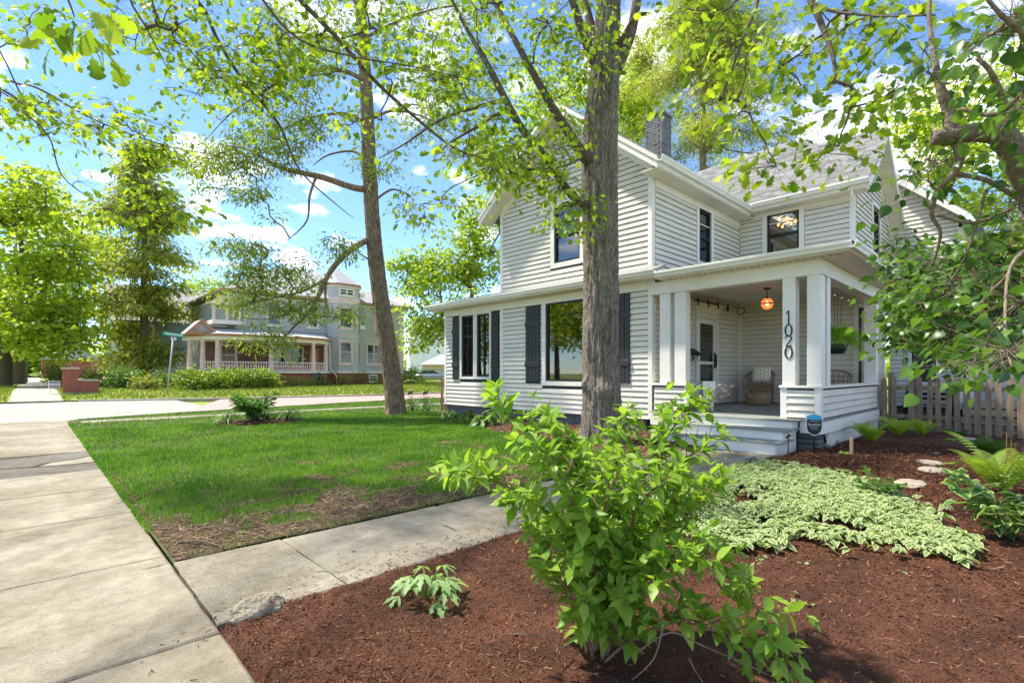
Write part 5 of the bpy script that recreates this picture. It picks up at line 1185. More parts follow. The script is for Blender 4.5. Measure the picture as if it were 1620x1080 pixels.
# === the hemlock on the lawn
r = np.random.default_rng(13)
hem = thing('hemlock_tree', 'tall leaning hemlock with bare brown trunk and ragged drooping boughs on the lawn', 'tree', (8.5, 14.1, 0))
T = 16.0
tp = [(627, 660, T, .29), (621, 600, T, .285), (609, 520, T, .265), (598, 440, T, .245), (590, 360, T, .225), (585, 280, T, .21), (582, 200, T, .195), (578, 120, T, .175), (572, 40, T, .16), (570, -40, T, .14), (575, -160, T, .11), (580, -280, T, .05)]
P_, R_ = pxline(tp); P_[0][2] = -.05
bark_trunk('trunk', P_, R_, K['bark2'], hem, 17, .04, 72, .06, (8, 2.2))
limbs = [[(588, 300, T, .11), (560, 297, T - .3, .10), (511, 281, T - .6, .09), (470, 272, T - .8, .075), (437, 263, T - 1, .055), (400, 240, T - 1.1, .03), (360, 230, T - 1.2, .012)],
    [(590, 375, T, .10), (560, 392, T - .5, .095), (533, 416, T - .8, .088), (516, 441, T - 1, .075), (503, 470, T - 1.2, .06), (488, 495, T - 1.3, .045), (462, 520, T - 1.5, .03), (430, 560, T - 1.6, .01)],
    [(516, 441, T - 1, .05), (480, 460, T - 1.3, .035), (440, 470, T - 1.5, .02), (400, 480, T - 1.7, .008)], [(516, 441, T - 1, .045), (515, 478, T - 1.1, .03), (522, 495, T - 1.2, .012)],
    [(503, 470, T - 1.2, .04), (470, 490, T - 1.6, .028), (420, 505, T - 1.9, .015), (370, 500, T - 2, .006)],
    [(585, 260, T, .05), (560, 240, T + .2, .04), (520, 245, T + .3, .03), (495, 262, T + .3, .012)], [(500, 280, T - .6, .045), (490, 310, T - .8, .036), (485, 350, T - .9, .026), (455, 380, T - 1, .010)],
    [(580, 130, T, .08), (540, 112, T - .4, .065), (470, 116, T - .8, .05), (410, 150, T - 1, .036), (365, 180, T - 1.2, .02), (325, 222, T - 1.3, .008)], [(578, 90, T, .07), (530, 62, T - .4, .055), (460, 60, T - .6, .035), (390, 70, T - .8, .012)],
    [(585, 200, T, .06), (545, 180, T - .4, .05), (480, 190, T - .6, .03), (430, 215, T - .7, .012)], [(590, 320, T, .04), (620, 300, T - .3, .032), (650, 310, T - .5, .015)],
    [(585, 190, T, .05), (625, 175, T + .3, .04), (680, 190, T + .5, .026), (740, 230, T + .6, .010)], [(582, 130, T, .05), (630, 110, T + .3, .04), (700, 120, T + .5, .026), (770, 160, T + .5, .010)],
    [(578, 60, T, .05), (640, 30, T, .04), (720, 10, T, .025), (800, 30, T, .010)], [(600, 420, T, .035), (575, 405, T - .2, .028), (555, 390, T - .4, .012)], [(570, 40, T, .05), (600, -40, T, .04), (680, -90, T, .02)], [(572, 20, T, .05), (520, -50, T, .04), (430, -100, T, .02)]]
lines = [pxline(l) for l in limbs]
A = np.concatenate([blob(r, 450, 200, 70, 70, 15, .8, 30), blob(r, 390, 220, 80, 90, 14.8, .8, 26), blob(r, 330, 250, 60, 60, 14.6, .8, 12), blob(r, 400, 300, 60, 50, 14.8, .7, 14), blob(r, 380, 390, 50, 35, 14.5, .7, 13), blob(r, 430, 430, 80, 45, 14.3, .8, 24),
    blob(r, 370, 470, 55, 50, 14, .7, 11), blob(r, 465, 490, 50, 40, 14.3, .6, 13), blob(r, 420, 545, 50, 30, 14, .5, 8), blob(r, 530, 400, 30, 30, 15, .4, 7), blob(r, 400, 110, 120, 60, 15, 1, 24), blob(r, 500, 50, 120, 60, 15.5, 1.2, 22),
    blob(r, 690, 200, 90, 80, 16.4, .8, 24), blob(r, 740, 120, 90, 70, 16.4, .8, 16), blob(r, 700, 40, 130, 60, 16, 1.2, 20), blob(r, 620, 260, 60, 50, 15.9, .8, 8), blob(r, 545, 490, 25, 20, 14.6, .3, 4), blob(r, 520, -60, 260, 90, 16, 2, 30), blob(r, 640, 340, 40, 40, 15.8, .5, 5)])
sk = skeleton(lines + [(P_[30:], R_[30:])], A, .009, r, .22, -.06, .05, .5)
branches('limb', lines, sk, K['bark2'], hem, 9)
sp = [needle_spray(14, .035, .30, .18, r) for _ in range(4)]
Pl, D, N, S = around(r, A, 84, .40, .5, .115, .4, .55, .8, .7)
leaves(hem, [T_TINY], Pl, D, N, S, L_HEM)
# === dark spruce beyond the street
def conifer(name, label, px, base_t, top_py, half_px, low_py, n, leafm, bark, seed, size, per, tpls, trunk_r, lean=0, flat=.35, gap=.25, tiers=12, rc=.9):
    rr = np.random.default_rng(seed); b = W(px, HY + F_PX * 1.0 / base_t, base_t); b[2] = .2; tr = thing(name, label, 'tree', tuple(b))
    ztop = CAM_H + base_t * (HY - top_py) / F_PX; zlow = CAM_H + base_t * (HY - low_py) / F_PX; half = half_px * base_t / F_PX
    path = spline([b, b + np.array([lean * .5, 0, (ztop - b[2]) * .5]), np.array([b[0] + lean, b[1], ztop])], 10); rad = np.linspace(trunk_r, .03, len(path))
    A = []
    tz = zlow + (ztop - zlow) * np.sort(rr.random(tiers * 5) ** .8)
    for z in tz:
        f_ = (z - zlow) / (ztop - zlow); R0 = half * (1 - f_) ** .62 * rr.uniform(.55, 1.1) * min(1, .55 + f_ * 3); a = rr.uniform(0, 6.283)
        for q in np.linspace(.25, 1, max(3, int(n / len(tz)))): A.append([b[0] + lean * f_ + math.cos(a) * R0 * q + rr.normal(0, .3), b[1] + math.sin(a) * R0 * q + rr.normal(0, .3), z - .22 * R0 * q + rr.normal(0, .2)])
    A = np.array(A); lines = [(path, rad)]; sk = skeleton(lines, A, .02, rr, .1, -.05, .12, .4); branches('trunk', lines, sk, bark, tr, 9)
    Pl, D, N, S = around(rr, A, per, rc, flat, size, .3, .3, .9, .4); o = obj('crown', cloud('crown', tpls, Pl, D, N, S, leafm), None, tr); return tr
sp2 = [needle_spray(10, .06, .38, .2, r) for _ in range(3)]
conifer('spruce_tree', 'tall dark spruce with drooping boughs beyond the brick pillar', 228, 42, 232, 98, 565, 520, L_SPR, K['bark2'], 21, .42, 46, [T_TINY], .42, tiers=15, rc=1.05)
conifer('pine_tree', 'tall soft pine rising behind the roof of the white house', 1112, 30, -60, 165, 250, 330, L_PINE, K['bark2'], 22, .25, 190, [T_NEEDLE], .38, tiers=13, rc=.8, flat=.5)
conifer('pine_tree', 'olive pine behind the chimney of the white house', 1010, 42, 60, 60, 260, 120, L_PINE, K['bark2'], 25, .30, 130, [T_NEEDLE], .3, tiers=9)
# === broadleaf trees further off
def broadleaf(name, label, px, t, trunk_r, fork_py, blobs, leafm, size, per, rc, seed, tpl=T_SIMPLE, flat=.45, rtip=.018, bark='twig', base=None, lean=0, maxr=.16, gz=.2):
    rr = np.random.default_rng(seed); b = W(px, HY, t); b[2] = gz; tr = thing(name, label, 'tree', tuple(b)); f_ = W(px + lean, fork_py, t)
    path = spline([b, b * .5 + f_ * .5 + np.array([.1, 0, 0]), f_, f_ + np.array([.3, .2, (f_[2] - b[2]) * .7])], 8); lines = [(path, np.linspace(trunk_r, trunk_r * .35, len(path)))]
    A = np.concatenate([blob(rr, *bl) for bl in blobs]); sk = skeleton(lines, A, rtip, rr, .14, 0, maxr, .8); branches('trunk', lines, sk, K[bark], tr, 10)
    Pl, D, N, S = around(rr, A, per, rc, flat, size, .35, .25, .9, .5); obj('crown', cloud('crown', [tpl], Pl, D, N, S, leafm), None, tr); return tr
broadleaf('maple_tree', 'bright green maple at the far left edge with boughs low over the pavement', 5, 38, .55, 540, [(30, 400, 80, 120, 38, 4, 70, .3), (90, 450, 70, 90, 37, 3, 60, .3), (40, 320, 70, 60, 38, 3, 36), (20, 520, 70, 40, 36, 3, 30), (100, 530, 60, 35, 36, 2, 22)], L_MAPLE, .34, 62, 1.15, 31, flat=.3, rtip=.03)
broadleaf('maple_tree', 'second bright maple behind the far pavement near the spruce', 32, 54, .6, 545, [(110, 370, 90, 80, 54, 4, 50, .3), (60, 480, 100, 70, 54, 4, 50, .3), (140, 440, 50, 80, 52, 3, 30)], L_MAPLE, .42, 52, 1.4, 32, flat=.35, rtip=.035)
broadleaf('street_tree', 'thick trunked street tree at the left edge beyond the crossing', 27, 46, .62, 520, [(10, 480, 60, 60, 46, 3, 24), (50, 540, 60, 30, 44, 3, 14)], L_MAPLE, .36, 40, 1.2, 33, flat=.35)
broadleaf('shade_tree', 'tall light green tree between the Victorian and the white house', 745, 44, .45, 520, [(700, 470, 75, 75, 44, 4, 64, .3), (750, 400, 60, 60, 44, 3, 46), (660, 430, 40, 50, 44, 2, 18), (770, 340, 45, 45, 44, 3, 22), (680, 520, 50, 40, 43, 2, 22), (640, 410, 25, 30, 44, 2, 7)], L_BACK, .34, 50, .95, 34, rtip=.024)
broadleaf('shade_tree', 'leafy tree showing behind the gable peak of the white house', 860, 34, .4, 420, [(900, 170, 110, 90, 34, 3, 60, .3), (800, 250, 60, 60, 34, 2, 26), (1000, 160, 40, 60, 34, 2, 18)], L_BACK, .30, 46, .9, 35)
broadleaf('shade_tree', 'dense green tree behind the house at the right edge', 1560, 30, .4, 480, [(1560, 280, 110, 120, 30, 3, 80, .3), (1480, 200, 70, 70, 30, 2, 34), (1610, 430, 70, 90, 29, 3, 46), (1500, 420, 60, 70, 31, 2, 24), (1620, 150, 90, 90, 30, 3, 40)], L_MAPLE, .30, 46, .95, 36, bark='twig')
broadleaf('shade_tree', 'low leafy tree beyond the picket fence at the right', 1640, 24, .25, 520, [(1600, 520, 70, 70, 24, 2, 40), (1680, 420, 80, 110, 24, 2, 30)], L_BACK, .24, 44, .7, 37)
broadleaf('shade_tree', 'small round tree on the skyline left of the Victorian roof', 320, 75, .3, 520, [(325, 465, 40, 22, 75, 4, 26)], L_BACK, .5, 40, 1.4, 38)
broadleaf('shade_tree', 'hazy green tree at the end of the far pavement', 45, 120, .5, 540, [(60, 560, 45, 26, 120, 6, 40), (20, 545, 40, 30, 120, 6, 30)], L_BACK, .9, 40, 2.6, 39)
# distant belt of trees closing the horizon
r = np.random.default_rng(40); n = 360
ang = r.uniform(-1.2, 1.2, n); dist = r.uniform(150, 230, n); cx_ = np.array([[math.sin(YAW + a) * d, math.cos(YAW + a) * d, r.uniform(1, 7)] for a, d in zip(ang, dist)])
Pl, D, N, S = around(r, cx_, 60, 4.5, .7, 1.9, .3); bt = obj('far_tree_belt', cloud('far_tree_belt', [T_SIMPLE], Pl, D, N, S, L_BACK)); tag(bt, 'distant mass of green trees closing the horizon behind the houses', 'trees', kind='stuff')

# trees and a house front on the other side of the road, behind the camera: mirrored in the panes
for k, (x_, y_, h_, lab) in enumerate(((-11, 23, 9, 'tree across the road mirrored in the left panes'), (-16, 31, 12, 'tall tree across the road mirrored in the picture window'), (-9, 34, 9, 'low tree across the road mirrored beside the tall one'), (-22, 40, 12, 'far tree across the road mirrored in the upper sash'), (-15, 47, 12, 'tree across the road mirrored in the sunroom panes'))):
    rr = np.random.default_rng(300 + k); t_ = thing('roadside_tree', lab, 'tree', (x_, y_, 0)); path = spline([(x_, y_, -.1), (x_ + .1, y_, h_ * .3), (x_, y_ + .2, h_ * .7)], 6); A = rr.normal(0, 1, (70, 3)); A = A / np.linalg.norm(A, axis=1, keepdims=True) * rr.random((70, 1)) ** .4 * np.array([3.6, 3.6, h_ * .36]) + np.array([x_, y_, h_ * .62])
    branches('trunk', [(path, np.linspace(.3, .12, len(path)))], skeleton([(path, np.linspace(.3, .12, len(path)))], A, .02, rr, .14, 0, .12, .5), K['twig'], t_, 9); Pl, D, N, S = around(rr, A, 45, 1.0, .5, .32, .3); obj('crown', cloud('crown', [T_SIMPLE], Pl, D, N, S, L_MAPLE), None, t_)
# ------------------------------------------------------------ grass and mulch
r = np.random.default_rng(50)
def in_poly(x, y, poly):
    n = len(poly); c_ = np.zeros(len(x), bool); j = n - 1
    for i in range(n):
        xi, yi = poly[i]; xj, yj = poly[j]
        c_ ^= ((yi > y) != (yj > y)) & (x < (xj - xi) * (y - yi) / (yj - yi + 1e-12) + xi); j = i
    return c_
ISLE = np.array([4.35, 14.05])    # small planted bed in the lawn
def isle_d(x, y): return np.sqrt(((x - ISLE[0]) / 1.05) ** 2 + ((y - ISLE[1]) / .62) ** 2)
def cover(x, y):
    """how thick the grass stands: bare and clumpy near the walk, full further in"""
    q = fbm(p3(x * .9, y * .9, 3.), 61, 3); q2 = fbm(p3(x * 3.5, y * 3.5, 3.), 62, 3)
    d = (y - 4.1) + .35 * np.maximum(0, x - 2.2) * 0 - 2.0 * (q - .36)
    c_ = np.clip(d / 1.4, 0, 1) * np.clip(.55 + (fbm(p3(x * 2.1, y * 2.1, 6.), 64) - .33) * 2.6 + (y - 6) * .2, .25, 1); clump = np.clip((q2 - .42) * 8, 0, 1) * np.clip((y - 4.15) * 2.2, 0, 1)
    c_ = np.maximum(c_, .95 * clump); c_ = np.where(x - .72 < .10 * q2, c_ * .5, c_)
    c_ = np.where(isle_d(x, y) < 1, 0, c_); c_ = np.where((x > 6.9) & (y < 13.25) & (strip_h(x, y) > -.02), 0, c_)
    return np.where(lawn_in(x, y) & ~((y > 17.1) & (y < 18)), c_, 0)
def blades(name, X, Y, Z, H, Wd, mat, label):
    n = len(X); a = r.uniform(0, 6.283, n); lean = r.normal(0, .38, (n, 2)) * H[:, None]; c_, s = np.cos(a), np.sin(a)
    V = np.zeros((n, 5, 3)); base = np.stack([X, Y, Z], 1); side = np.stack([c_, s, np.zeros(n)], 1) * Wd[:, None] / 2
    V[:, 0] = base - side; V[:, 1] = base + side; mid = base + np.concatenate([lean * .35, (H * .6)[:, None]], 1); V[:, 2] = mid + side * .75; V[:, 3] = mid - side * .75
    V[:, 4] = base + np.concatenate([lean, (H * .95)[:, None]], 1); i = np.arange(n)[:, None] * 5
    F_ = np.concatenate([np.stack([i[:, 0], i[:, 0] + 1, i[:, 0] + 2], 1), np.stack([i[:, 0], i[:, 0] + 2, i[:, 0] + 3], 1), np.stack([i[:, 0] + 3, i[:, 0] + 2, i[:, 0] + 4], 1)])
    o = obj(name, mesh_np(name, V.reshape(-1, 3), F_, mat)); return tag(o, label, 'grass', kind='stuff')
L_GRASS = leafmat('lawn_grass', (0.07, 0.19, 0.018), (0.23, 0.385, 0.045), .38, .5, (1.3, 1.5, .6), patch=1.1)
L_FARG = leafmat('far_grass', (0.13, 0.19, 0.02), (0.26, 0.30, 0.05), .35, .5, (1.3, 1.4, .6))
gx, gy = [], []
for (x0, x1, y0, y1, dens) in ((.7, 9.7, 4.1, 7.0, 3300), (.7, 9.7, 7.0, 10.5, 1900), (.7, 9.7, 10.5, 15, 900), (.7, 16, 15, 22.3, 330)):
    n = int((x1 - x0) * (y1 - y0) * dens); x = r.uniform(x0, x1, n); y = r.uniform(y0, y1, n); k = r.random(n) < cover(x, y); gx.append(x[k]); gy.append(y[k])
gx.append(.70 + np.abs(r.normal(0, .03, 3500)) - .03); gy.append(5 + 12 * r.random(3500)); gx.append(r.uniform(.8, 7, 900)); gy.append(4.09 + np.abs(r.normal(0, .05, 900)))
gx = np.concatenate(gx); gy = np.concatenate(gy); dist = np.hypot(gx, gy); hh = (.045 + .05 * fbm(p3(gx * 1.6, gy * 1.6, 9.), 66)) * r.uniform(.6, 1.35, len(gx)) * np.clip(.75 + .5 * (fbm(p3(gx * 3.5, gy * 3.5, 3.), 62) - .5) * 2, .6, 1.5)
blades('lawn_grass', gx, gy, lawn_h(gx, gy), hh, np.clip(.0016 * dist * .55, .0035, .016), L_GRASS, 'bright green lawn grass, worn thin beside the front walk')
n = 60000; x = r.uniform(-14, 34, n); d = r.uniform(.15, 22, n) ** 1.0; y = yedge(FAR, x) + d; k = ~((x > -.8) & (x < 1.1)) & ~((x > 7.5) & (x < 26) & (y > 38.3)); x, y = x[k], y[k]
blades('far_grass', x, y, far_h(x, y), r.uniform(.07, .16, len(x)), r.uniform(.03, .06, len(x)), L_FARG, 'sunlit yellow green grass beyond the far kerb')
# bare earth where the lawn is worn
def bare_h(x, y): return np.where(cover(x, y) < .75, .012 + .028 * (fbm(p3(x * 7, y * 7, 2.), 71) - .5) + lawn_h(x, y), -.05)
field('bare_earth', .72, 9, 4.105, 8.6, .05, bare_h, K['soil'], lambda x, y: lawn_in(x, y) & (cover(x, y) < .8))
def isle_h(x, y): return -.05 + np.clip((1.12 - isle_d(x, y) - .2 * (fbm(p3(x * 4, y * 4), 73) - .5)) * 5, 0, 1) * .12
field('island_bed', 3.1, 5.7, 13.2, 14.9, .06, isle_h, K['mulch'])
# wood chips, twigs and litter: real splinters lying on the beds
def chips(name, X, Y, Z, Lc, Wc, mat, label, tilt=.35):
    n = len(X); a = r.uniform(0, 6.283, n); d = np.stack([np.cos(a), np.sin(a), r.normal(0, tilt, n)], 1); d /= np.linalg.norm(d, axis=1, keepdims=True)
    s = np.stack([-np.sin(a), np.cos(a), r.normal(0, .5, n)], 1) * (Wc / 2)[:, None]; p = np.stack([X, Y, Z], 1); e = d * (Lc / 2)[:, None]; up = np.array([0, 0, 1.]) * (Wc * .35)[:, None]
    V = np.stack([p - e - s, p - e + s, p + e + s * .6, p + e - s * .6, p + up], 1); i = np.arange(n)[:, None] * 5
    F_ = np.concatenate([np.concatenate([i, i + 1, i + 4], 1), np.concatenate([i + 1, i + 2, i + 4], 1), np.concatenate([i + 2, i + 3, i + 4], 1), np.concatenate([i + 3, i, i + 4], 1)])
    o = obj(name, mesh_np(name, V.reshape(-1, 3), F_, mat)); return tag(o, label, 'mulch', kind='stuff')
def chipmat(name, a, b_, c_):
    m, t, b = newmat(name); b.inputs['Roughness'].default_value = .95; b.inputs['Specular IOR Level'].default_value = .2; g = t.nodes.new('ShaderNodeNewGeometry'); rp = t.nodes.new('ShaderNodeValToRGB')
    e = rp.color_ramp.elements; e[0].color = (*a, 1); e[1].color = (*c_, 1); e[1].position = 1.0; q = e.new(.8); q.color = (*b_, 1)
    t.links.new(g.outputs['Random Per Island'], rp.inputs[0]); t.links.new(rp.outputs[0], b.inputs['Base Color']); return m
n = 120000; u = r.random(n); x = .62 + 10.5 * u ** 1.7; y = np.where(r.random(n) < .82, r.uniform(-.5, 3.02, n), r.uniform(-4, -.5, n)); k = (bed_mask(x, y) > .1); x, y = x[k], y[k]; sz = np.clip(np.hypot(x, y) / 5, .55, 1.6)
chips('mulch_chips', x, y, bed_h(x, y) + .004, np.clip(r.lognormal(-3.6, .55, len(x)), .008, .14) * sz, np.clip(r.lognormal(-5.25, .5, len(x)), .002, .022) * sz, chipmat('mulch_chip', (.03, .010, .004), (.125, .045, .020), (.30, .155, .085)), 'reddish brown shredded bark mulch covering the right hand bed')
n = 900; x = r.uniform(.35, 7, n); y = 2.96 + np.abs(r.normal(0, .16, n)); y = np.where(x < .68, r.uniform(.2, 3, n), y); k = y < 4.05
chips('spilled_chips', x[k], y[k], np.full(k.sum(), .006), r.uniform(.012, .04, k.sum()), r.uniform(.003, .007, k.sum()), chipmat('spilled_chip', (.06, .021, .010), (.20, .085, .046), (.40, .24, .15)), 'scattered bark crumbs spilled on the concrete beside the bed', .1)
n = 16000; x = r.uniform(6.9, 9.7, n); y = r.uniform(4.2, 13, n); k = strip_h(x, y) > -.005; x, y = x[k], y[k]
chips('leaf_litter', x, y, strip_h(x, y) + .006, r.uniform(.03, .09, len(x)), r.uniform(.006, .02, len(x)), chipmat('litter', (.08, .04, .025), (.22, .13, .08), (.38, .26, .16)), 'brown litter and chips round the oak and along the house wall')
n = 42000; x = r.uniform(.72, 9, n); y = r.uniform(4.12, 8.3, n); k = (cover(x, y) < .6) & lawn_in(x, y); x, y = x[k], y[k]
chips('twig_litter', x, y, np.maximum(bare_h(x, y), lawn_h(x, y)) + .006, r.uniform(.02, .11, len(x)), r.uniform(.003, .008, len(x)), chipmat('straw', (.10, .055, .03), (.26, .18, .10), (.45, .34, .22)), 'dry twigs and straw on the worn earth beside the walk')
# loose sticks by the pavement edge
for k, (a, b_) in enumerate((((318, 838), (372, 846)), ((330, 855), (420, 835)), ((280, 862), (345, 868)))):
    p, q = G(*a), G(*b_); m_ = (p + q) / 2; st_ = obj('fallen_stick', MB().tube([p + [0, 0, .02], m_ + [.02, .03, .035], q + [0, 0, .02]], [.007, .006, .003], 6), K['twig'])
    tag(st_, ['short bent dry stick on bare earth near the pavement', 'longest dry stick lying on bare earth by the front walk', 'dry stick closest to the pavement corner on bare earth'][k], 'stick')
# ------------------------------------------------------------ the shrub in front
r = np.random.default_rng(60)
shrub = thing('flowering_shrub', 'large leafy light green shrub growing in the mulch in front', 'shrub', tuple(G(945, 1048)))
B0 = (945, 1048)
stems = [[(938, 1046, 2.25, .011), (936, 900, 2.28, .0105), (930, 800, 2.32, .009), (915, 735, 2.34, .007), (895, 690, 2.35, .005), (872, 655, 2.35, .003)],
 [(942, 1046, 2.27, .010), (930, 930, 2.36, .009), (918, 830, 2.42, .0075), (880, 745, 2.4, .006), (845, 680, 2.36, .0045), (808, 632, 2.32, .003), (798, 618, 2.3, .002)],
 [(930, 1046, 2.25, .009), (915, 930, 2.22, .0075), (890, 840, 2.2, .006), (830, 785, 2.16, .0045), (775, 758, 2.12, .003), (732, 750, 2.1, .002)],
 [(950, 1046, 2.3, .010), (952, 920, 2.42, .0085), (960, 800, 2.5, .007), (972, 710, 2.52, .005), (985, 650, 2.5, .003)],
 [(955, 1046, 2.3, .010), (970, 930, 2.35, .0085), (1000, 810, 2.4, .007), (1030, 720, 2.4, .0055), (1065, 650, 2.38, .004), (1092, 615, 2.36, .002)],
 [(955, 1050, 2.25, .009), (985, 960, 2.15, .0075), (1030, 890, 2.08, .006), (1090, 880, 2.02, .005), (1160, 920, 1.98, .004), (1215, 985, 1.95, .003), (1255, 1060, 1.93, .002)],
 [(950, 1050, 2.22, .008), (975, 985, 2.1, .007), (1020, 930, 2.02, .0055), (1065, 900, 1.98, .004), (1100, 885, 1.96, .002)],
 [(940, 1050, 2.22, .008), (925, 985, 2.12, .0065), (900, 935, 2.06, .005), (875, 905, 2.02, .003)], [(948, 1050, 2.3, .008), (990, 950, 2.4, .007), (1050, 860, 2.45, .0055), (1100, 800, 2.45, .004), (1130, 770, 2.45, .002)],
 [(944, 1050, 2.3, .008), (945, 940, 2.2, .007), (950, 850, 2.12, .0055), (962, 790, 2.1, .004), (975, 750, 2.08, .002)], [(935, 1050, 2.3, .008), (905, 960, 2.4, .006), (868, 880, 2.45, .0045), (835, 820, 2.45, .003), (815, 800, 2.45, .002)],
 [(952, 1052, 2.2, .007), (1000, 1010, 2.08, .0055), (1060, 985, 2.0, .0042), (1110, 990, 1.97, .003), (1150, 1010, 1.95, .002)], [(950, 1050, 2.28, .008), (1010, 900, 2.3, .006), (1060, 800, 2.3, .005), (1080, 720, 2.3, .0035), (1120, 690, 2.28, .002)],
 [(940, 1050, 2.28, .008), (940, 900, 2.12, .006), (900, 780, 2.06, .0045), (870, 720, 2.04, .003), (850, 700, 2.04, .002)], [(946, 1050, 2.3, .008), (975, 880, 2.2, .006), (1020, 790, 2.12, .0045), (1050, 755, 2.1, .003)]]
stems = [[(a, b if b > 770 else 770 - (770 - b) * .78, c, d) for a, b, c, d in s] for s in stems]
SL_ = [pxline(s) for s in stems]; mb = MB()
for pts, rr in SL_: obj('stem', MB().tube(pts, rr, 7), K['stem'], shrub)
for pts in (((1010, 1030, 1.98), (1060, 1000, 1.93), (1110, 1020, 1.9), (1180, 1050, 1.88), (1232, 1075, 1.86)), ((1090, 1040, 1.9), (1100, 1060, 1.89), (1120, 1090, 1.88)), ((900, 1025, 2.2), (850, 1005, 2.1), (800, 1002, 2.05)), ((1050, 985, 1.93), (1035, 1040, 1.92), (1000, 1075, 1.92))):
    P = np.array([W(*p) for p in pts]); P[:, 2] = np.maximum(P[:, 2], bed_h(P[:, 0], P[:, 1]) + .01); obj('bare_stem', MB().tube(spline(P, 5), np.linspace(.004, .0015, (len(pts) - 1) * 5 + 1), 6), K['lilacbark'], shrub)
LP, LD, LN, LS = [], [], [], []; tw = MB()
def put(p, d, n_, s): LP.append(p); LD.append(d); LN.append(n_); LS.append(s)
def shoot(p0, d, L, pairs, size):
    d = d / np.linalg.norm(d); e = p0 + d * L + np.array([0, 0, .02 * L]); tw.tube([p0, (p0 + e) / 2 + r.normal(0, .008, 3), e], [.0028, .002, .001], 5)
    ph = r.uniform(0, 3.14)
    for i in range(pairs):
        f_ = .25 + .75 * i / max(1, pairs - 1); q = p0 + (e - p0) * f_; a = ph + i * 1.57
        u = np.cross(d, [0, 0, 1.]); u /= np.linalg.norm(u) + 1e-6; v_ = np.cross(u, d); s = size * (1.05 if f_ < .8 else .8) * r.uniform(.75, 1.2)
        for sg_ in (1, -1):
            o = sg_ * (math.cos(a) * u + math.sin(a) * v_); D_ = o * .9 + d * .55 + np.array([0, 0, -.12]) + r.normal(0, .15, 3); put(q, D_, np.array([0, 0, 1.]) + d * .5 + r.normal(0, .3, 3), s)
    for k in range(2): put(e, d + r.normal(0, .4, 3), np.array([0, 0, 1.]) + r.normal(0, .5, 3), size * r.uniform(.5, .8))
for si, (pts, rr) in enumerate(SL_):
    seg = np.r_[0, np.cumsum(np.linalg.norm(np.diff(pts, axis=0), axis=1))]; Lt = seg[-1]; s = Lt * (.30 if si not in (5, 6, 11, 7) else .22)
    while s < Lt:
        p = np.array([np.interp(s, seg, pts[:, k]) for k in range(3)]); i = np.searchsorted(seg, s); i = min(max(i, 1), len(pts) - 1); d = pts[i] - pts[i - 1]; d /= np.linalg.norm(d)
        o = r.normal(0, 1, 3); o -= d * o.dot(d); o /= np.linalg.norm(o); o[2] = abs(o[2]) * .7; dep = o * .9 + d * .7 + np.array([0, 0, .15])
        shoot(p, dep, r.uniform(.06, .18), int(r.integers(2, 4)), r.uniform(.068, .102)); s += r.uniform(.015, .029)
    shoot(pts[-1], pts[-1] - pts[-2], .10, 3, .085)
obj('twig', tw, K['stem'], shrub)['kind'] = 'stuff'
leaves(shrub, [T_OVATE, leaf_tpl([(0, .01), (.1, .04), (.2, .15), (.38, .25), (.58, .22), (.78, .12), (.93, .04), (1, .004)], .15, .35, .008), leaf_tpl([(0, .01), (.08, .03), (.2, .14), (.4, .21), (.6, .2), (.8, .1), (1, .004)], .45, .1)], LP, LD, LN, LS, L_SHRUB, 300)
# smaller darker shrub just behind it
def bushlet(name, label, px, py, size, n, mat, leaf, tpl, seed, cat='shrub', hgt=1.0, stem='stem', single=0, twn=10, base=None):
    rr = np.random.default_rng(seed); b = G(px, py) if base is None else np.array(base, float); t_ = thing(name, label, cat, tuple(b)); st_ = MB(); P, D, N, S = [], [], [], []
    for k in range(twn):
        a = rr.uniform(0, 6.283); L = size * rr.uniform(.6, 1.05); e = b + np.array([math.cos(a) * L * .7, math.sin(a) * L * .7, L * hgt * rr.uniform(.55, 1.0)]); m_ = b + (e - b) * .5 + np.array([0, 0, L * .18 * hgt])
        pts = spline([b, m_, e], 6); st_.tube(pts, np.linspace(.006, .0015, len(pts)) * max(.6, size), 5)
        for j in range(int(n / twn)):
            f_ = rr.uniform(.25, 1); q = pts[int(f_ * (len(pts) - 1))] + rr.normal(0, .05 * size, 3); q[2] = max(q[2], b[2] + .02); P.append(q); d = q - b + rr.normal(0, .5 * size, 3); d[2] *= .4; D.append(d); N.append(np.array([0, 0, 1]) + rr.normal(0, .4, 3)); S.append(leaf * rr.uniform(.65, 1.25))
    obj('stem', st_, K[stem], t_); leaves(t_, tpl if isinstance(tpl, list) else [tpl], P, D, N, S, mat, single); return t_
L_DARK = leafmat('dark_shrub_leaf', (0.05, 0.14, 0.022), (0.13, 0.26, 0.04), .35, .4)
bushlet('small_shrub', 'fine leaved darker green shrub behind the big front shrub', 1090, 820, .72, 900, L_DARK, .042, T_OVATE, 71, twn=26, hgt=.85)
L_ANEM = leafmat('anemone_leaf', (0.26, 0.42, 0.14), (0.36, 0.52, 0.22), .45, .5)
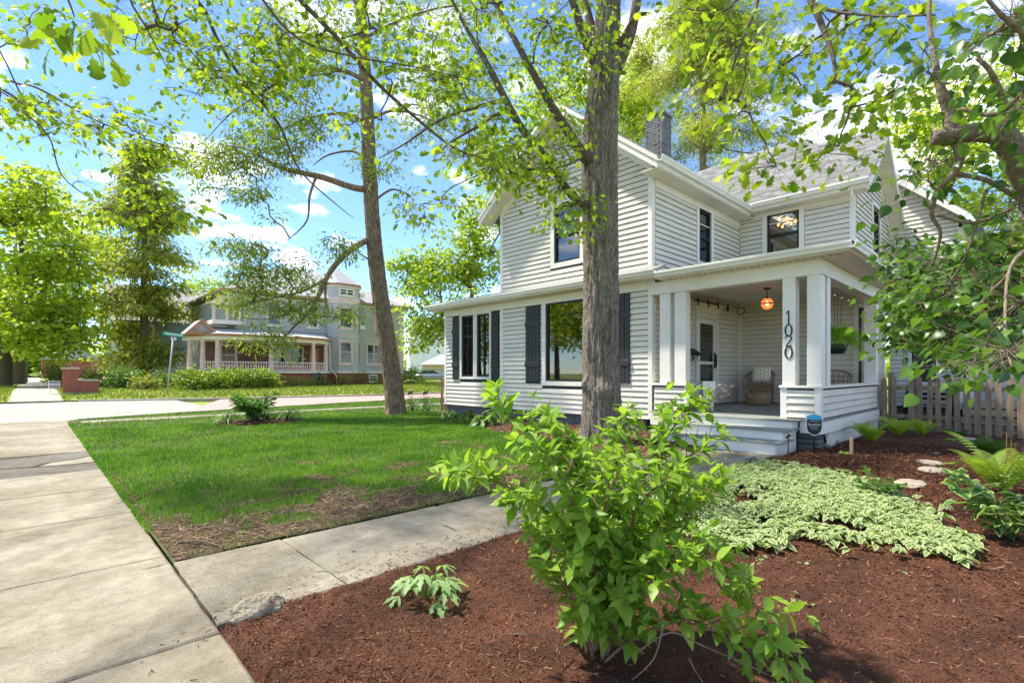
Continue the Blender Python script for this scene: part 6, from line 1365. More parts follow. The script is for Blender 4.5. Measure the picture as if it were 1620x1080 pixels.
def star(px_, py_, size, seed, label, n, name='lobed_plant', mat=L_ANEM, base=None):
    """low plant of deeply cut leaves on arching stalks"""
    rr = np.random.default_rng(seed); b = G(px_, py_); b[2] = float(bed_h(np.array([b[0]]), np.array([b[1]]))[0]); t_ = thing(name, label, 'plant', tuple(b)); st_ = MB(); P, D, N, S = [], [], [], []
    for k in range(n):
        a = k * 2.4 + rr.uniform(-.3, .3); L = size * rr.uniform(.5, 1); e = b + np.array([math.cos(a) * L * .75, math.sin(a) * L * .75, size * rr.uniform(.25, 1.0) * (1.2 - .6 * L / size)])
        pts = spline([b, b + (e - b) * .5 + np.array([0, 0, .25 * L]), e], 5); st_.tube(pts, np.linspace(.004, .0025, len(pts)), 5); d0 = np.array([math.cos(a), math.sin(a), -.15])
        for q in (-1.5, -.75, 0, .75, 1.5):
            c_, s_ = math.cos(q), math.sin(q); P.append(e); D.append(np.array([d0[0] * c_ - d0[1] * s_, d0[0] * s_ + d0[1] * c_, d0[2] - .2 * abs(q)])); N.append(np.array([0, 0, 1]) + rr.normal(0, .2, 3)); S.append(size * .52 * (1 - .22 * abs(q)) * rr.uniform(.85, 1.1))
    obj('stalk', st_, K['greenstem'], t_); leaves(t_, [T_CUT], P, D, N, S, mat, len(P)); return t_
star(676, 965, .21, 81, 'young plant with cut leaves alone in the mulch by the walk', 17)
# ------------------------------------------------------------ ground cover, hostas, ferns
L_VARI = leafmat('variegated_leaf', (0.15, 0.25, 0.06), (0.26, 0.36, 0.11), .35, .5, (1.1, 1.2, .7), edge=(.52, .58, .30))
r = np.random.default_rng(82)
GC = [G(*p)[:2] for p in ((1010, 770), (1100, 742), (1160, 738), (1290, 748), (1350, 775), (1400, 800), (1450, 815), (1490, 850), (1480, 875), (1380, 872), (1290, 870), (1190, 884), (1130, 878), (1110, 850), (1030, 850), (980, 800))]
gx = np.array([p[0] for p in GC]); gy = np.array([p[1] for p in GC]); n = 6800; x = r.uniform(gx.min(), gx.max(), n); y = r.uniform(gy.min(), gy.max(), n); k = in_poly(x + .17 * r.normal(size=n), y + .15 * r.normal(size=n), GC) & (fbm(p3(x * 2.6, y * 2.6, 8.), 85) > .30) & (y < 2.75); x, y = x[k], y[k]
x = np.r_[x, r.uniform(4.55, 5.05, 60), r.uniform(4.3, 4.7, 40)]; y = np.r_[y, r.uniform(.28, .5, 60), r.uniform(.3, .62, 40)]
hz = bed_h(x, y) + .025 + .045 * fbm(p3(x * 5, y * 5, 4.), 84) + r.uniform(0, .03, len(x)); a = r.uniform(0, 6.283, len(x)); P, D, N, S = [], [], [], []
for q in (-1.0, 0, 1.0, 3.1): P.append(np.stack([x, y, hz], 1) + r.normal(0, .006, (len(x), 3))); D.append(np.stack([np.cos(a + q), np.sin(a + q), r.normal(-.15, .2, len(x))], 1)); N.append(np.stack([r.normal(0, .22, len(x)), r.normal(0, .22, len(x)), np.ones(len(x))], 1)); S.append(r.uniform(.045, .075, len(x)))
T_GC = leaf_tpl([(0, .03), (.15, .22), (.4, .34), (.7, .24), (1, .02)], .18, .3)
gc = obj('ground_cover', cloud('ground_cover', [T_GC], np.concatenate(P), np.concatenate(D), np.concatenate(N), np.concatenate(S), L_VARI)); tag(gc, 'carpet of pale variegated ground cover between the walk and the mulch', 'ground cover', kind='stuff')
for (px_, py_, lab) in ((1415, 920, 'tiny pale seedling alone in mulch before the ground cover'), (1278, 905, 'tiny seedling between the shrub and the ground cover edge'), (1200, 895, 'wilted pale sprig beside the big shrub'), (1270, 965, 'yellowish seedling at the right of the big shrub')):
    b = G(px_, py_); b[2] += .05; t_ = thing('seedling', lab, 'plant', tuple(b)); rr = np.random.default_rng(px_); a = rr.uniform(0, 6.28, 9)
    leaves(t_, [T_GC], b + rr.normal(0, .04, (9, 3)) * [1, 1, .2], np.stack([np.cos(a), np.sin(a), -.1 * np.ones(9)], 1), rr.normal(0, .2, (9, 3)) + [0, 0, 1], rr.uniform(.025, .045, 9), L_VARI, 9); obj('stalk', MB().tube([b - [0, 0, .06], b], .0025, 5), K['greenstem'], t_)
L_HOSTA = leafmat('hosta_leaf', (0.06, 0.17, 0.04), (0.10, 0.24, 0.06), .35, .4, edge=(.42, .50, .16)); L_HOSTA2 = leafmat('green_hosta_leaf', (0.09, 0.19, 0.03), (0.16, 0.28, 0.05), .35, .4)
def rosette(name, label, loc, size, n, mat, tpl, seed, lift=.8, single=True, cat='plant', group=None, narrow=1.0):
    rr = np.random.default_rng(seed); b = np.array(loc, float); t_ = thing(name, label, cat, tuple(b), group); st_ = MB(); P, D, N, S = [], [], [], []
    for k in range(n):
        a = k * 2.4 + rr.normal(0, .2); f_ = (k + .5) / n; L = size * (.25 + .75 * f_) * rr.uniform(.85, 1.1); el = lift * (1.15 - f_ * .75)
        e = b + np.array([math.cos(a) * L * .6, math.sin(a) * L * .6, size * el * rr.uniform(.7, 1.0) * .7]); st_.tube([b, b * .4 + e * .6 + [0, 0, .04 * size], e], [.005, .004, .003], 5)
        P.append(e); D.append([math.cos(a), math.sin(a), .1 - .5 * f_]); N.append(np.array([-.3 * math.cos(a), -.3 * math.sin(a), 1]) + rr.normal(0, .15, 3)); S.append(size * .55 * narrow * rr.uniform(.8, 1.15))
    obj('stalk', st_, K['greenstem'], t_); leaves(t_, [tpl], P, D, N, S, mat, n if single else 0); return t_
b = W(1575, 870, 3.75); b[2] = .05
bushlet('variegated_shrub', 'bushy plant with cream edged leaves at the right edge', 0, 0, .50, 280, L_HOSTA, .095, T_HOSTA, 91, base=(5.30, .14, .05), single=280, twn=20, stem='greenstem', hgt=1.0)
for k, (px_, py_, s_, lab) in enumerate(((712, 662, .34, 'small hosta nearest the sunroom corner'), (735, 668, .46, 'middle hosta of the row under the sunroom windows'), (768, 674, .50, 'largest hosta under the sunroom, next to the lawn'))):
    p = G(px_, py_); p[0] = min(p[0], 9.3); p[2] = .02; rosette('hosta', lab, p, s_, 34, L_HOSTA2, T_HOSTA, 100 + k, .8, True, group='hostas under the sunroom windows', narrow=.8)
# low plants along the bed under the picture window
for k, (px_, py_, s_, lab) in enumerate(((868, 672, .3, 'small green plant under the picture window left of the oak'), (1002, 688, .3, 'small green plant right of the oak trunk base'))):
    p = G(px_, py_); p[2] = .02; rosette('bed_plant', lab, p, s_, 18, L_HOSTA2, T_OVATE, 110 + k, .9, True)
L_FERN = leafmat('fern_frond', (0.26, 0.40, 0.04), (0.40, 0.52, 0.08), .45, .5); L_FERND = leafmat('dark_fern_frond', (0.05, 0.13, 0.02), (0.10, 0.20, 0.035), .4, .5)
def fern(name, label, loc, size, n, mat, seed, upright=.8, group=None, cat='fern'):
    rr = np.random.default_rng(seed); b = np.array(loc, float); t_ = thing(name, label, cat, tuple(b), group)
    for k in range(n):
        a = k * 2.4 + rr.normal(0, .25); L = size * rr.uniform(.7, 1.1); up_ = upright * rr.uniform(.6, 1.1); h = np.array([math.cos(a), math.sin(a), 0]); m = 22
        f_ = np.linspace(0, 1, m); pts = b + h * (L * .62 * f_ ** 1.4)[:, None] + np.array([0, 0, 1]) * (L * up_ * (f_ - .42 * f_ ** 2.5))[:, None]; side = np.array([-h[1], h[0], 0]); P, D, S = [], [], []
        for i in range(2, m):
            w_ = L * .21 * math.sin(math.pi * min(1, (f_[i]) ** .8 * .97 + .03)) + .01; d = pts[i] - pts[i - 1]; d /= np.linalg.norm(d)
            for s_ in (1, -1): P.append(pts[i]); D.append(side * s_ + d * .45 + np.array([0, 0, -.15])); S.append(w_)
        me = cloud('frond', [leaf_tpl([(0, .03), (.3, .075), (.7, .05), (1, .005)], .1, .2)], np.array(P), np.array(D), np.tile(np.array([0, 0, .7]) - h * .9, (len(P), 1)), np.array(S), mat); fo = obj('frond', me, None, t_)
        obj('rib', MB().tube(pts, np.linspace(.004, .001, m), 4), K['greenstem'], fo)
    return t_
for k, (px_, py_, s_, nn, lab) in enumerate(((1378, 702, .62, 18, 'yellow green fern nearest the porch lattice'), (1420, 693, .58, 16, 'yellow green fern second from the porch along the fence'), (1458, 692, .54, 14, 'yellow green fern third from the porch along the fence'))):
    p = G(px_, py_); p[2] = .03; fern('fern', lab, p, s_, nn, L_FERN, 120 + k, 1.15, group='ferns in front of the picket fence')
p = G(1512, 690); p[2] = .03; fern('fern', 'darker spreading fern at the foot of the pickets', p, .4, 12, L_FERND, 125, .5, 'ferns in front of the picket fence')
fern('fern', 'tall yellow fern with upright fronds above the cream edged plant', (7.3, .26, .04), .72, 16, L_FERN, 126, 1.35); fern('fern', 'dark green fern clump at the right end of the fence', (10.6, .55, .03), .62, 18, L_FERND, 127, .8)
for k in range(3): q = np.array([7.42 + .03 * k, .16 + .035 * k, .04]); tag(obj('fern_spike', MB().tube([q, q + [.01, 0, .3], q + [.02, 0, .52 + .05 * k]], [.003, .006, .002], 6), M('rust_spike', (.40, .17, .03), .7)), ['rust coloured fern spike left of its two neighbours', 'middle rust coloured fern spike', 'tallest rust coloured fern spike at the right'][k], 'plant')
bushlet('perennial_clump', 'dark green perennial clump behind the ground cover by the stone edging', 1395, 792, .36, 260, L_DARK, .07, T_OVATE, 131, 'plant', .75, 'greenstem', 60, 14)
for k, (px_, py_, lab) in enumerate(((1335, 722, 'low pale green clump beside the wooden peg'), (1300, 708, 'small weed at the foot of the security sign'), (1452, 716, 'flat yellow frond lying on the mulch'), (1505, 700, 'small green sprout near the stepping stones'))):
    p = G(px_, py_); p[2] = .03; fern('weed', lab, p, .2, 9, L_FERN, 140 + k, .4, cat='plant')
bushlet('peony_clump', 'dark green leafy clump in the small round lawn bed', 385, 670, .85, 620, L_DARK, .17, T_OVATE, 141, 'plant', 1.0, 'greenstem', 60, 34, base=(4.2, 14.1, .03))
for k, (x_, y_, lab) in enumerate(((3.55, 13.95, 'bright tuft left of the peony in the lawn bed'), (4.95, 13.85, 'bright tuft right of the peony in the lawn bed'), (4.6, 14.45, 'bright tuft behind the peony in the lawn bed'))):
    rosette('daylily', lab, (x_, y_, .03), .40, 46, L_HOSTA2, T_BLADE, 145 + k, 1.2, False, group='grassy tufts in the lawn bed', narrow=1.5)
# irises by the sunroom corner
L_IRIS = leafmat('iris_leaf', (0.06, 0.13, 0.05), (0.10, 0.19, 0.07), .35)
for k, (x_, y_, lab) in enumerate(((9.5, 14.0, 'iris clump with dark purple blooms at the sunroom corner'), (9.3, 14.6, 'second iris clump left of the sunroom corner'))):
    t_ = rosette('iris', lab, (x_, y_, 0), .5, 30, L_IRIS, T_BLADE, 150 + k, 1.7, False, narrow=1.6)
    for j in range(4): q = np.array([x_ - .15 + .1 * j, y_ + .08 * j, .62 + .05 * (j % 2)]); obj('bloom', MB().lathe([(.01, -.04), (.03, -.015), (.035, .02), (.012, .045)], q, 8).tube([q - [0, 0, .6], q], .006, 5), M('iris_purple', (.10, .015, .04), .6), t_)
# hedge and shrubs across the street
def mound(name, label, px_, py_, t, rx, ry, n, mat, size, seed, per=40, cat='shrub', group=None):
    rr = np.random.default_rng(seed); A = blob(rr, px_, py_, rx, ry, t, rx * t / F_PX * .7, n, .3); A[:, 2] = np.maximum(A[:, 2], .35); b = A.mean(0); b[2] = .25; t_ = thing(name, label, cat, tuple(b), group)
    P, D, N, S = around(rr, A, per, .42, .7, size, .3, .1, .8, .6); P[:, 2] = np.maximum(P[:, 2], .28); obj('foliage', cloud('foliage', [T_SIMPLE], P, D, N, S, mat), None, t_); q = np.repeat(b[None], len(A), 0) + rr.normal(0, .4, (len(A), 3)) * [1, 1, 0]; V, F_ = frusta(q, A, np.full(len(A), .02), np.full(len(A), .008)); obj('stem', mesh_np('stem', V, F_, K['twig'], True), None, t_)['kind'] = 'stuff'; return t_
L_HEDGE = leafmat('hedge_leaf', (0.15, 0.24, 0.02), (0.27, 0.35, 0.04), .45); L_MIX = leafmat('mixed_border_leaf', (0.16, 0.22, 0.03), (0.36, 0.33, 0.06), .4); L_GRN = leafmat('green_border_leaf', (0.06, 0.15, 0.02), (0.13, 0.25, 0.03), .4)
for k, (px_, rx, lab) in enumerate(((305, 24, 'leftmost mound of the yellow green hedge before the porch'), (340, 28, 'second mound of the hedge before the Victorian porch'), (378, 28, 'third mound of the hedge before the Victorian porch'), (412, 26, 'right end mound of the hedge before the Victorian porch'))): mound('hedge_shrub', lab, px_, 600, tY(px_, 36.3), rx, 14, 30, L_HEDGE, .17, 160 + k, group='hedge before the Victorian porch')
for k, (px_, py_, t, rx, ry, m_, lab) in enumerate(((172, 590, 33, 34, 20, L_MIX, 'yellow and rust tinted shrub right of the brick pillar'), (195, 598, 32, 24, 16, L_GRN, 'green shrub spilling behind the low brick wall'), (150, 600, 34, 16, 14, L_GRN, 'shrub behind the end of the low brick wall'), (88, 592, 38, 16, 16, L_GRN, 'dark green shrub behind the yard sign'), (215, 604, 33, 20, 10, L_GRN, 'low green clump below the spruce trunk'), (232, 606, 31, 18, 7, L_MIX, 'pale flowering clump below the spruce'), (255, 603, 34, 14, 9, L_GRN, 'green clump beside the street sign pole'), (92, 575, 44, 20, 12, L_MIX, 'rust tinted shrub by the far brick house'),
    (440, 604, tY(440, 37.2), 7, 9, L_HEDGE, 'small bush at the left of the porch foundation'), (465, 606, tY(465, 37.0), 8, 7, L_HEDGE, 'second small bush along the brick porch base'), (488, 605, tY(488, 37.0), 8, 8, L_HEDGE, 'third small bush along the brick porch base'), (513, 604, tY(513, 37.5), 8, 9, L_GRN, 'bush right of the coiled hose'), (546, 602, tY(546, 39.6), 8, 9, L_HEDGE, 'bush below the bay tower'), (570, 600, tY(570, 40.2), 9, 11, L_GRN, 'bush right of the bay tower base'), (600, 602, tY(600, 41), 10, 8, L_HEDGE, 'bush under the basement windows'), (652, 596, 46, 14, 16, L_BACK, 'tall light shrub right of the hemlock trunk'))): mound('garden_shrub', lab, px_, py_, t, rx, ry, 20 if rx > 12 else 9, m_, .16 if rx > 12 else .12, 170 + k, 34)
# ------------------------------------------------------------ lilac at the right edge
r = np.random.default_rng(200)
lil = thing('lilac_tree', 'gnarled lilac with heart shaped dark leaves reaching in from the right', 'tree', tuple(G(1735, 1000)))
limbs = [[(1735, 1000, 2.6, .085), (1700, 760, 2.7, .075), (1670, 520, 2.75, .07), (1640, 330, 2.75, .066), (1608, 250, 2.72, .062), (1585, 215, 2.7, .058), (1550, 210, 2.7, .048), (1510, 214, 2.72, .043), (1476, 218, 2.75, .040)],
 [(1505, 212, 2.72, .034), (1502, 180, 2.72, .030), (1488, 140, 2.72, .022), (1478, 90, 2.75, .014), (1470, 20, 2.8, .010), (1480, -60, 2.8, .006)], [(1510, 214, 2.72, .026), (1518, 250, 2.74, .022), (1508, 275, 2.76, .018), (1482, 305, 2.8, .015), (1474, 340, 2.85, .012), (1488, 370, 2.9, .009), (1475, 420, 3.0, .006)],
 [(1508, 275, 2.76, .015), (1560, 285, 2.75, .013), (1612, 315, 2.75, .012), (1650, 340, 2.75, .012)], [(1608, 250, 2.72, .022), (1590, 170, 2.65, .017), (1568, 115, 2.6, .012), (1545, 92, 2.6, .009)], [(1640, 120, 2.4, .02), (1580, 180, 2.5, .012), (1520, 172, 2.6, .009)],
 [(1660, 500, 2.75, .04), (1610, 478, 3.0, .030), (1550, 468, 3.4, .022), (1490, 480, 3.9, .014), (1445, 490, 4.1, .007)], [(1650, 430, 2.75, .03), (1580, 440, 3.1, .02), (1510, 430, 3.6, .012), (1450, 440, 4.0, .006)], [(1480, 340, 2.85, .009), (1540, 352, 2.8, .007), (1600, 330, 2.8, .006)],
 [(1560, 300, 2.75, .008), (1530, 400, 2.85, .006), (1500, 450, 2.95, .004)], [(1650, 380, 2.7, .02), (1600, 420, 2.5, .008), (1590, 520, 2.2, .005), (1600, 580, 2.05, .003)], [(1690, 200, 2.2, .02), (1640, 80, 2.0, .013), (1580, 20, 1.95, .008), (1540, -30, 1.95, .004)]]
lines = [pxline(l) for l in limbs]
A = np.concatenate([blob(r, 1462, 450, 52, 60, 3.9, .4, 28), blob(r, 1448, 512, 42, 42, 4.0, .4, 18), blob(r, 1500, 470, 60, 70, 3.5, .5, 34), blob(r, 1560, 440, 60, 60, 3.0, .4, 26), blob(r, 1590, 495, 45, 55, 2.6, .4, 18), blob(r, 1510, 530, 50, 45, 3.4, .4, 13), blob(r, 1600, 560, 25, 30, 2.1, .2, 5), blob(r, 1550, 560, 25, 25, 2.6, .2, 4), blob(r, 1420, 400, 22, 30, 4.2, .3, 5),
   blob(r, 1590, 40, 50, 50, 2.2, .3, 8), blob(r, 1615, 140, 30, 60, 2.2, .3, 5), blob(r, 1490, 110, 40, 60, 2.6, .2, 4), blob(r, 1470, 260, 35, 30, 2.8, .2, 5), blob(r, 1600, 350, 30, 40, 2.9, .3, 4), blob(r, 1740, 330, 80, 260, 2.7, .6, 30)])
sk = skeleton(lines, A, .0026, r, .2, 0, .012, .1); branches('trunk', lines[:1], None, K['lilacbark'], lil, 12); branches('limb', lines[1:], sk, K['lilacbark'], lil, 8)
P, D, N, S = around(r, A, 18, .18, .8, .056, .4, .55, .8, .6); petioles(lil, A, 18, P, K['lilacbark'], .0016); leaves(lil, [T_HEART, leaf_tpl([(0, .05), (-.05, .2), (.08, .38), (.3, .42), (.55, .3), (.8, .12), (1, .005)], .35, .12)], P, D, N, S, L_LILAC, 300)
# ------------------------------------------------------------ picket fence
fence = thing('picket_fence', 'weathered grey wooden picket fence running from the porch to the right', 'fence', (14.05, 0, 0))
def picket(h=1.22, wd=.10): return bevel(MB().prism([(-.011, -wd / 2, .02), (-.011, wd / 2, .02), (-.011, wd / 2, h - .09), (-.011, .028, h - .01), (-.011, 0, h), (-.011, -.028, h - .01), (-.011, -wd / 2, h - .09)], (.022, 0, 0)).mesh('picket', K['wood']), .003, 1)
pk = [picket(1.20), picket(1.23), picket(1.18, .095)]; y = 2.40; k = 0; rr = np.random.default_rng(5)
while y > -4.2:
    if not (2.0 < y < 2.2): piece('picket', pk[k % 3], fence, (14.03, y, rr.normal(0, .012)), rot=Matrix.Rotation(rr.normal(0, .012), 3, 'X').to_quaternion())
    y -= .155; k += 1
for z in (.30, .92): obj('rail', MB().box(14.045, 14.085, -4.3, 2.46, z, z + .09), K['wood'], fence)
for y in (2.30, 1.86, -.4, -2.6): po = obj('post', bevel(MB().box(14.05, 14.15, y - .05, y + .05, -.1, 1.28).mesh('post', K['wood']), .006, 1), None, fence); obj('post_cap', bevel(MB().box(14.03, 14.17, y - .07, y + .07, 1.28, 1.315).mesh('post_cap', K['wood']), .008, 1), None, po)
f2 = thing('side_picket_fence', 'short run of weathered pickets past the sunroom corner', 'fence', (10.4, 13.6, 0))
for j in range(7): piece('picket', pk[j % 3], f2, (10.05 + j * .15, 13.95, 0), R(90))
for z in (.3, .9): obj('rail', MB().box(9.98, 11.2, 13.97, 14.01, z, z + .09), K['wood'], f2)
# back yard seen through the fence: deck stair, door and a dark bench
dk = thing('back_deck', 'tan wooden back steps and landing behind the picket fence', 'deck', (17.6, .6, 0))
for j in range(3): obj('step', MB().box(17.2 + .28 * j, 18.4, -.1, 1.35, .02 + .19 * j, .17 + .19 * j), M('deck_tan', (.42, .33, .22), .8), dk)
obj('handrail', MB().bar((17.1, 1.4, .95), (18.4, 1.4, 1.5), .05, .09), K['wood'], dk)
sd_ = thing('back_shed', 'white rear porch with grey door glimpsed above the pickets', 'porch', (19, 0, 0))
obj('wall', MB().box(19.0, 22, -3.5, 1.40, 0, 3.0), K['trim'], sd_); obj('roof', MB().box(18.6, 22.3, -3.8, 1.40, 3.0, 3.15), K['vroof'], sd_); dd = obj('door', MB().box(18.94, 19.0, .25, 1.1, .55, 2.5), K['rim'], sd_); obj('pane', MB().box(18.92, 18.94, .4, .95, 1.3, 2.3), K['vglass'], dd); obj('step', MB().box(18.5, 18.99, -.2, 1.3, .0, .5), K['wood'], sd_)
bn = thing('garden_bench', 'dark slatted garden bench behind the pickets by the rear wall', 'bench', (17.7, 2.0, 0))
for j in range(4): obj('seat_slat', MB().box(17.5 + .11 * j, 17.59 + .11 * j, 1.55, 2.6, .42, .45), K['black'], bn)
for j in range(3): obj('back_slat', MB().box(17.96, 17.99, 1.55, 2.6, .55 + .13 * j, .64 + .13 * j), K['black'], bn)
for a_ in (1.6, 2.55):
    for b_ in (17.52, 17.93): obj('leg', MB().box(b_, b_ + .05, a_ - .03, a_ + .03, 0, .42 if b_ < 17.7 else .95), K['black'], bn)
# ------------------------------------------------------------ porch things
pd = thing('pendant_lamp', 'orange glass globe lamp hanging from the porch ceiling', 'lamp', (11.8, 4.15, 2.84)); c_ = (11.8, 4.15, 2.84)
obj('canopy', MB().lathe([(.02, .315), (.07, .315), (.075, .335), (.075, .342)], c_, 16), K['dark'], pd); obj('rod', MB().tube([(11.8, 4.15, 3.17), (11.8, 4.15, 3.0)], .008, 8).lathe([(.012, .17), (.035, .14), (.05, .115), (.05, .105)], c_, 14), K['dark'], pd)
m, t, b = newmat('amber_glass'); b.inputs['Base Color'].default_value = (1, .30, .10, 1); b.inputs['Emission Color'].default_value = (1, .20, .05, 1); b.inputs['Emission Strength'].default_value = .55; b.inputs['Roughness'].default_value = .15; b.inputs['Alpha'].default_value = .8
obj('globe', MB().lathe([(.02, -.125)] + [(.125 * math.sin(a), -.125 * math.cos(a)) for a in np.linspace(.25, 2.75, 14)] + [(.045, .115)], c_, 24), m, pd); obj('band', MB().lathe([(.126, -.012), (.131, -.012), (.131, .012), (.126, .012)], c_, 24), K['dark'], pd)
obj('bulb', MB().lathe([(.005, -.06), (.03, -.045), (.035, -.015), (.02, .03), (.012, .06)], c_, 12), emit('lamp_bulb', (1, .55, .2), 8), pd)
sl = thing('string_lights', 'black festoon string with small bulbs along the porch wall top', 'string lights', (11.5, 5.6, 3.1))
pts = [(9.95, 5.68, 3.10)]; bx = [10.35, 11.0, 11.6, 12.15, 12.7, 13.3]
cord = []; xs = np.linspace(9.9, 14.1, 60)
obj('cord', MB().tube([(x, 5.66, 3.12 - .03 * abs(math.sin((x - 10.35) * 5.2))) for x in xs], .010, 6).tube([(14.05, 5.62 - .1 * math.sin(a), 3.0 + .1 * math.cos(a)) for a in np.linspace(0, 12, 30)], .012, 6), K['black'], sl)
for x in bx: obj('bulb', MB().lathe([(.012, 0), (.022, -.02), (.022, -.07), (.034, -.10), (.034, -.14), (.008, -.17)], (x, 5.66, 3.10), 10), K['black'], sl)
s2 = thing('clear_string_lights', 'clear bulbs on a wire along the right side of the porch beam', 'string lights', (12, 2.8, 2.9))
obj('cord', MB().tube([(x, 2.80, 2.93 - .05 * abs(math.sin(x * 3))) for x in np.linspace(10.2, 13.8, 40)], .006, 5), K['black'], s2)
for x in np.arange(10.5, 13.8, .52): obj('bulb', MB().lathe([(.008, 0), (.022, -.04), (.022, -.07), (.005, -.09)], (x, 2.80, 2.90), 8), K['glass'], s2)
mbx = thing('mailbox', 'dark metal mailbox on the wall left of the front door', 'mailbox', (11.15, 5.6, 1.7))
obj('box', MB().box(10.95, 11.45, YR - .17, YR - .036, 1.58, 1.74), K['rim'], mbx); obj('lid', MB().prism([(10.9, YR - .26, 1.74), (10.9, YR - .036, 1.90), (10.9, YR - .036, 1.86), (10.9, YR - .26, 1.71)], (.6, 0, 0)), K['dark'], mbx); obj('latch', MB().box(11.16, 11.24, YR - .185, YR - .172, 1.62, 1.68), K['black'], mbx)
def armchair(name, label, loc, rz, mat):
    c_ = thing(name, label, 'chair', loc, 'wicker chairs on the porch', rz); w_ = .62
    for x in (-.28, .28):
        for y in (-.26, .26): obj('leg', MB().tube([(x, y, 0), (x * 1.02, y * 1.03, .40 if x > 0 else .40)], .02, 8), K[mat], c_, local=True)
    obj('seat', bevel(MB().box(-.29, .30, -.29, .29, .36, .44).mesh('seat', K[mat]), .02, 2), None, c_, local=True)
    bk_ = MB()
    for k in range(9): a = R(-75 + 150 * k / 8); x0, y0 = -.05 - .27 * math.cos(a), .31 * math.sin(a); bk_.tube([(x0, y0, .42), (x0 - .06 * math.cos(a), y0 * 1.1, .86 - .12 * (abs(k - 4) / 4) ** 2)], .011, 6)
    for z in (.5, .6, .7): bk_.tube([(-.06 - (.28 + (z - .42) * .13) * math.cos(R(q)), (.315 + (z - .42) * .05) * math.sin(R(q)), z) for q in range(-75, 76, 15)], .009, 6)
    obj('backrest', bk_, K[mat], c_, local=True)
    obj('top_rail', MB().tube([(-.05 - .34 * math.cos(R(q)), .345 * math.sin(R(q)), .86 - .12 * (abs(q) / 75) ** 2) for q in range(-75, 76, 10)] , .024, 8), K[mat], c_, local=True)
    for s in (-1, 1): obj('armrest', MB().tube([(-.12, s * .335, .74), (.10, s * .34, .66), (.30, s * .32, .63), (.31, s * .30, .42)], .02, 8), K[mat], c_, local=True)
    return c_
ch1 = armchair('wicker_chair', 'wicker armchair with a patterned pillow by the porch back wall', (13.72, 5.02, .506), R(188), 'wicker')
ch2 = armchair('wicker_chair', 'wicker chair half hidden behind the right porch columns', (13.6, 3.30, .506), R(195), 'wicker')
cu = obj('seat_cushion', bevel(MB().box(13.45, 13.98, 4.76, 5.28, .952, 1.03).mesh('seat_cushion', M('cushion_tan', (.30, .22, .12), .9)), .03, 2)); tag(cu, 'tan seat cushion on the patterned pillow chair', 'cushion')
pwm = bpy.data.meshes.new('pillow'); bm = bmesh.new(); bmesh.ops.create_grid(bm, x_segments=10, y_segments=10, size=.5); 
for v_ in bm.verts: pass
top = [(v_.co.x, v_.co.y) for v_ in bm.verts]; bm.free()
def puff(u, v_): return .5 * max(0, (1 - (2 * u) ** 4) * (1 - (2 * v_) ** 4)) ** .5
pv, pf = [], []; n = 13
for s in (1, -1):
    for i in range(n):
        for j in range(n):
            u, v_ = i / (n - 1) - .5, j / (n - 1) - .5; pin = 1 - .10 * ((2 * u) ** 2 * (1 - (2 * v_) ** 2) + (2 * v_) ** 2 * (1 - (2 * u) ** 2)) * 0 - .06 * (1 - max(abs(2 * u), abs(2 * v_)) ** 6) * 0
            pv.append((s * .16 * puff(u, v_), u * .44, v_ * .40))
    for i in range(n - 1):
        for j in range(n - 1): a = (0 if s > 0 else n * n) + i * n + j; pf.append((a, a + 1, a + n + 1, a + n))
pm, tpn, bp_ = newmat('patterned_pillow'); bp_.inputs['Roughness'].default_value = .95
g_ = tpn.nodes.new('ShaderNodeTexCoord'); wv = tpn.nodes.new('ShaderNodeTexBrick'); wv.inputs['Color1'].default_value = (.86, .82, .70, 1); wv.inputs['Color2'].default_value = (.86, .82, .70, 1); wv.inputs['Mortar'].default_value = (.42, .19, .06, 1); wv.inputs['Scale'].default_value = 5.0; wv.inputs['Mortar Size'].default_value = .022; wv.inputs['Row Height'].default_value = .45
sx_ = tpn.nodes.new('ShaderNodeSeparateXYZ'); cx2 = tpn.nodes.new('ShaderNodeCombineXYZ'); tpn.links.new(g_.outputs['Object'], sx_.inputs[0]); tpn.links.new(sx_.outputs['Z'], cx2.inputs['X']); tpn.links.new(sx_.outputs['Y'], cx2.inputs['Y']); tpn.links.new(cx2.outputs[0], wv.inputs['Vector']); tpn.links.new(wv.outputs[0], bp_.inputs['Base Color'])
pwo = obj('throw_pillow', MB().add(pv, pf, True), pm); pwo.location = (13.80, 5.0, 1.27); pwo.rotation_euler = (0, R(14), R(8)); tag(pwo, 'cream throw pillow with brown pattern propped on the wicker chair', 'pillow')
po_ = thing('pouf', 'round tan woven pouf on the porch floor before the chair', 'pouf', (13.0, 4.78, .51))
obj('cover', MB().lathe([(.20, 0), (.26, .03), (.285, .10), (.285, .19), (.26, .26), (.18, .30), (.02, .31)], (13.0, 4.78, .508), 28), K['pouf'], po_); obj('seam', MB().lathe([(.284, -.006), (.292, 0), (.284, .006)], (13.0, 4.78, .66), 28), K['wicker'], po_)
rg = obj('porch_rug', bevel(MB().box(10.6, 13.3, 3.6, 5.2, .506, .516).mesh('porch_rug', K['rug']), .004, 1)); tag(rg, 'grey woven rug on the porch floor', 'rug')
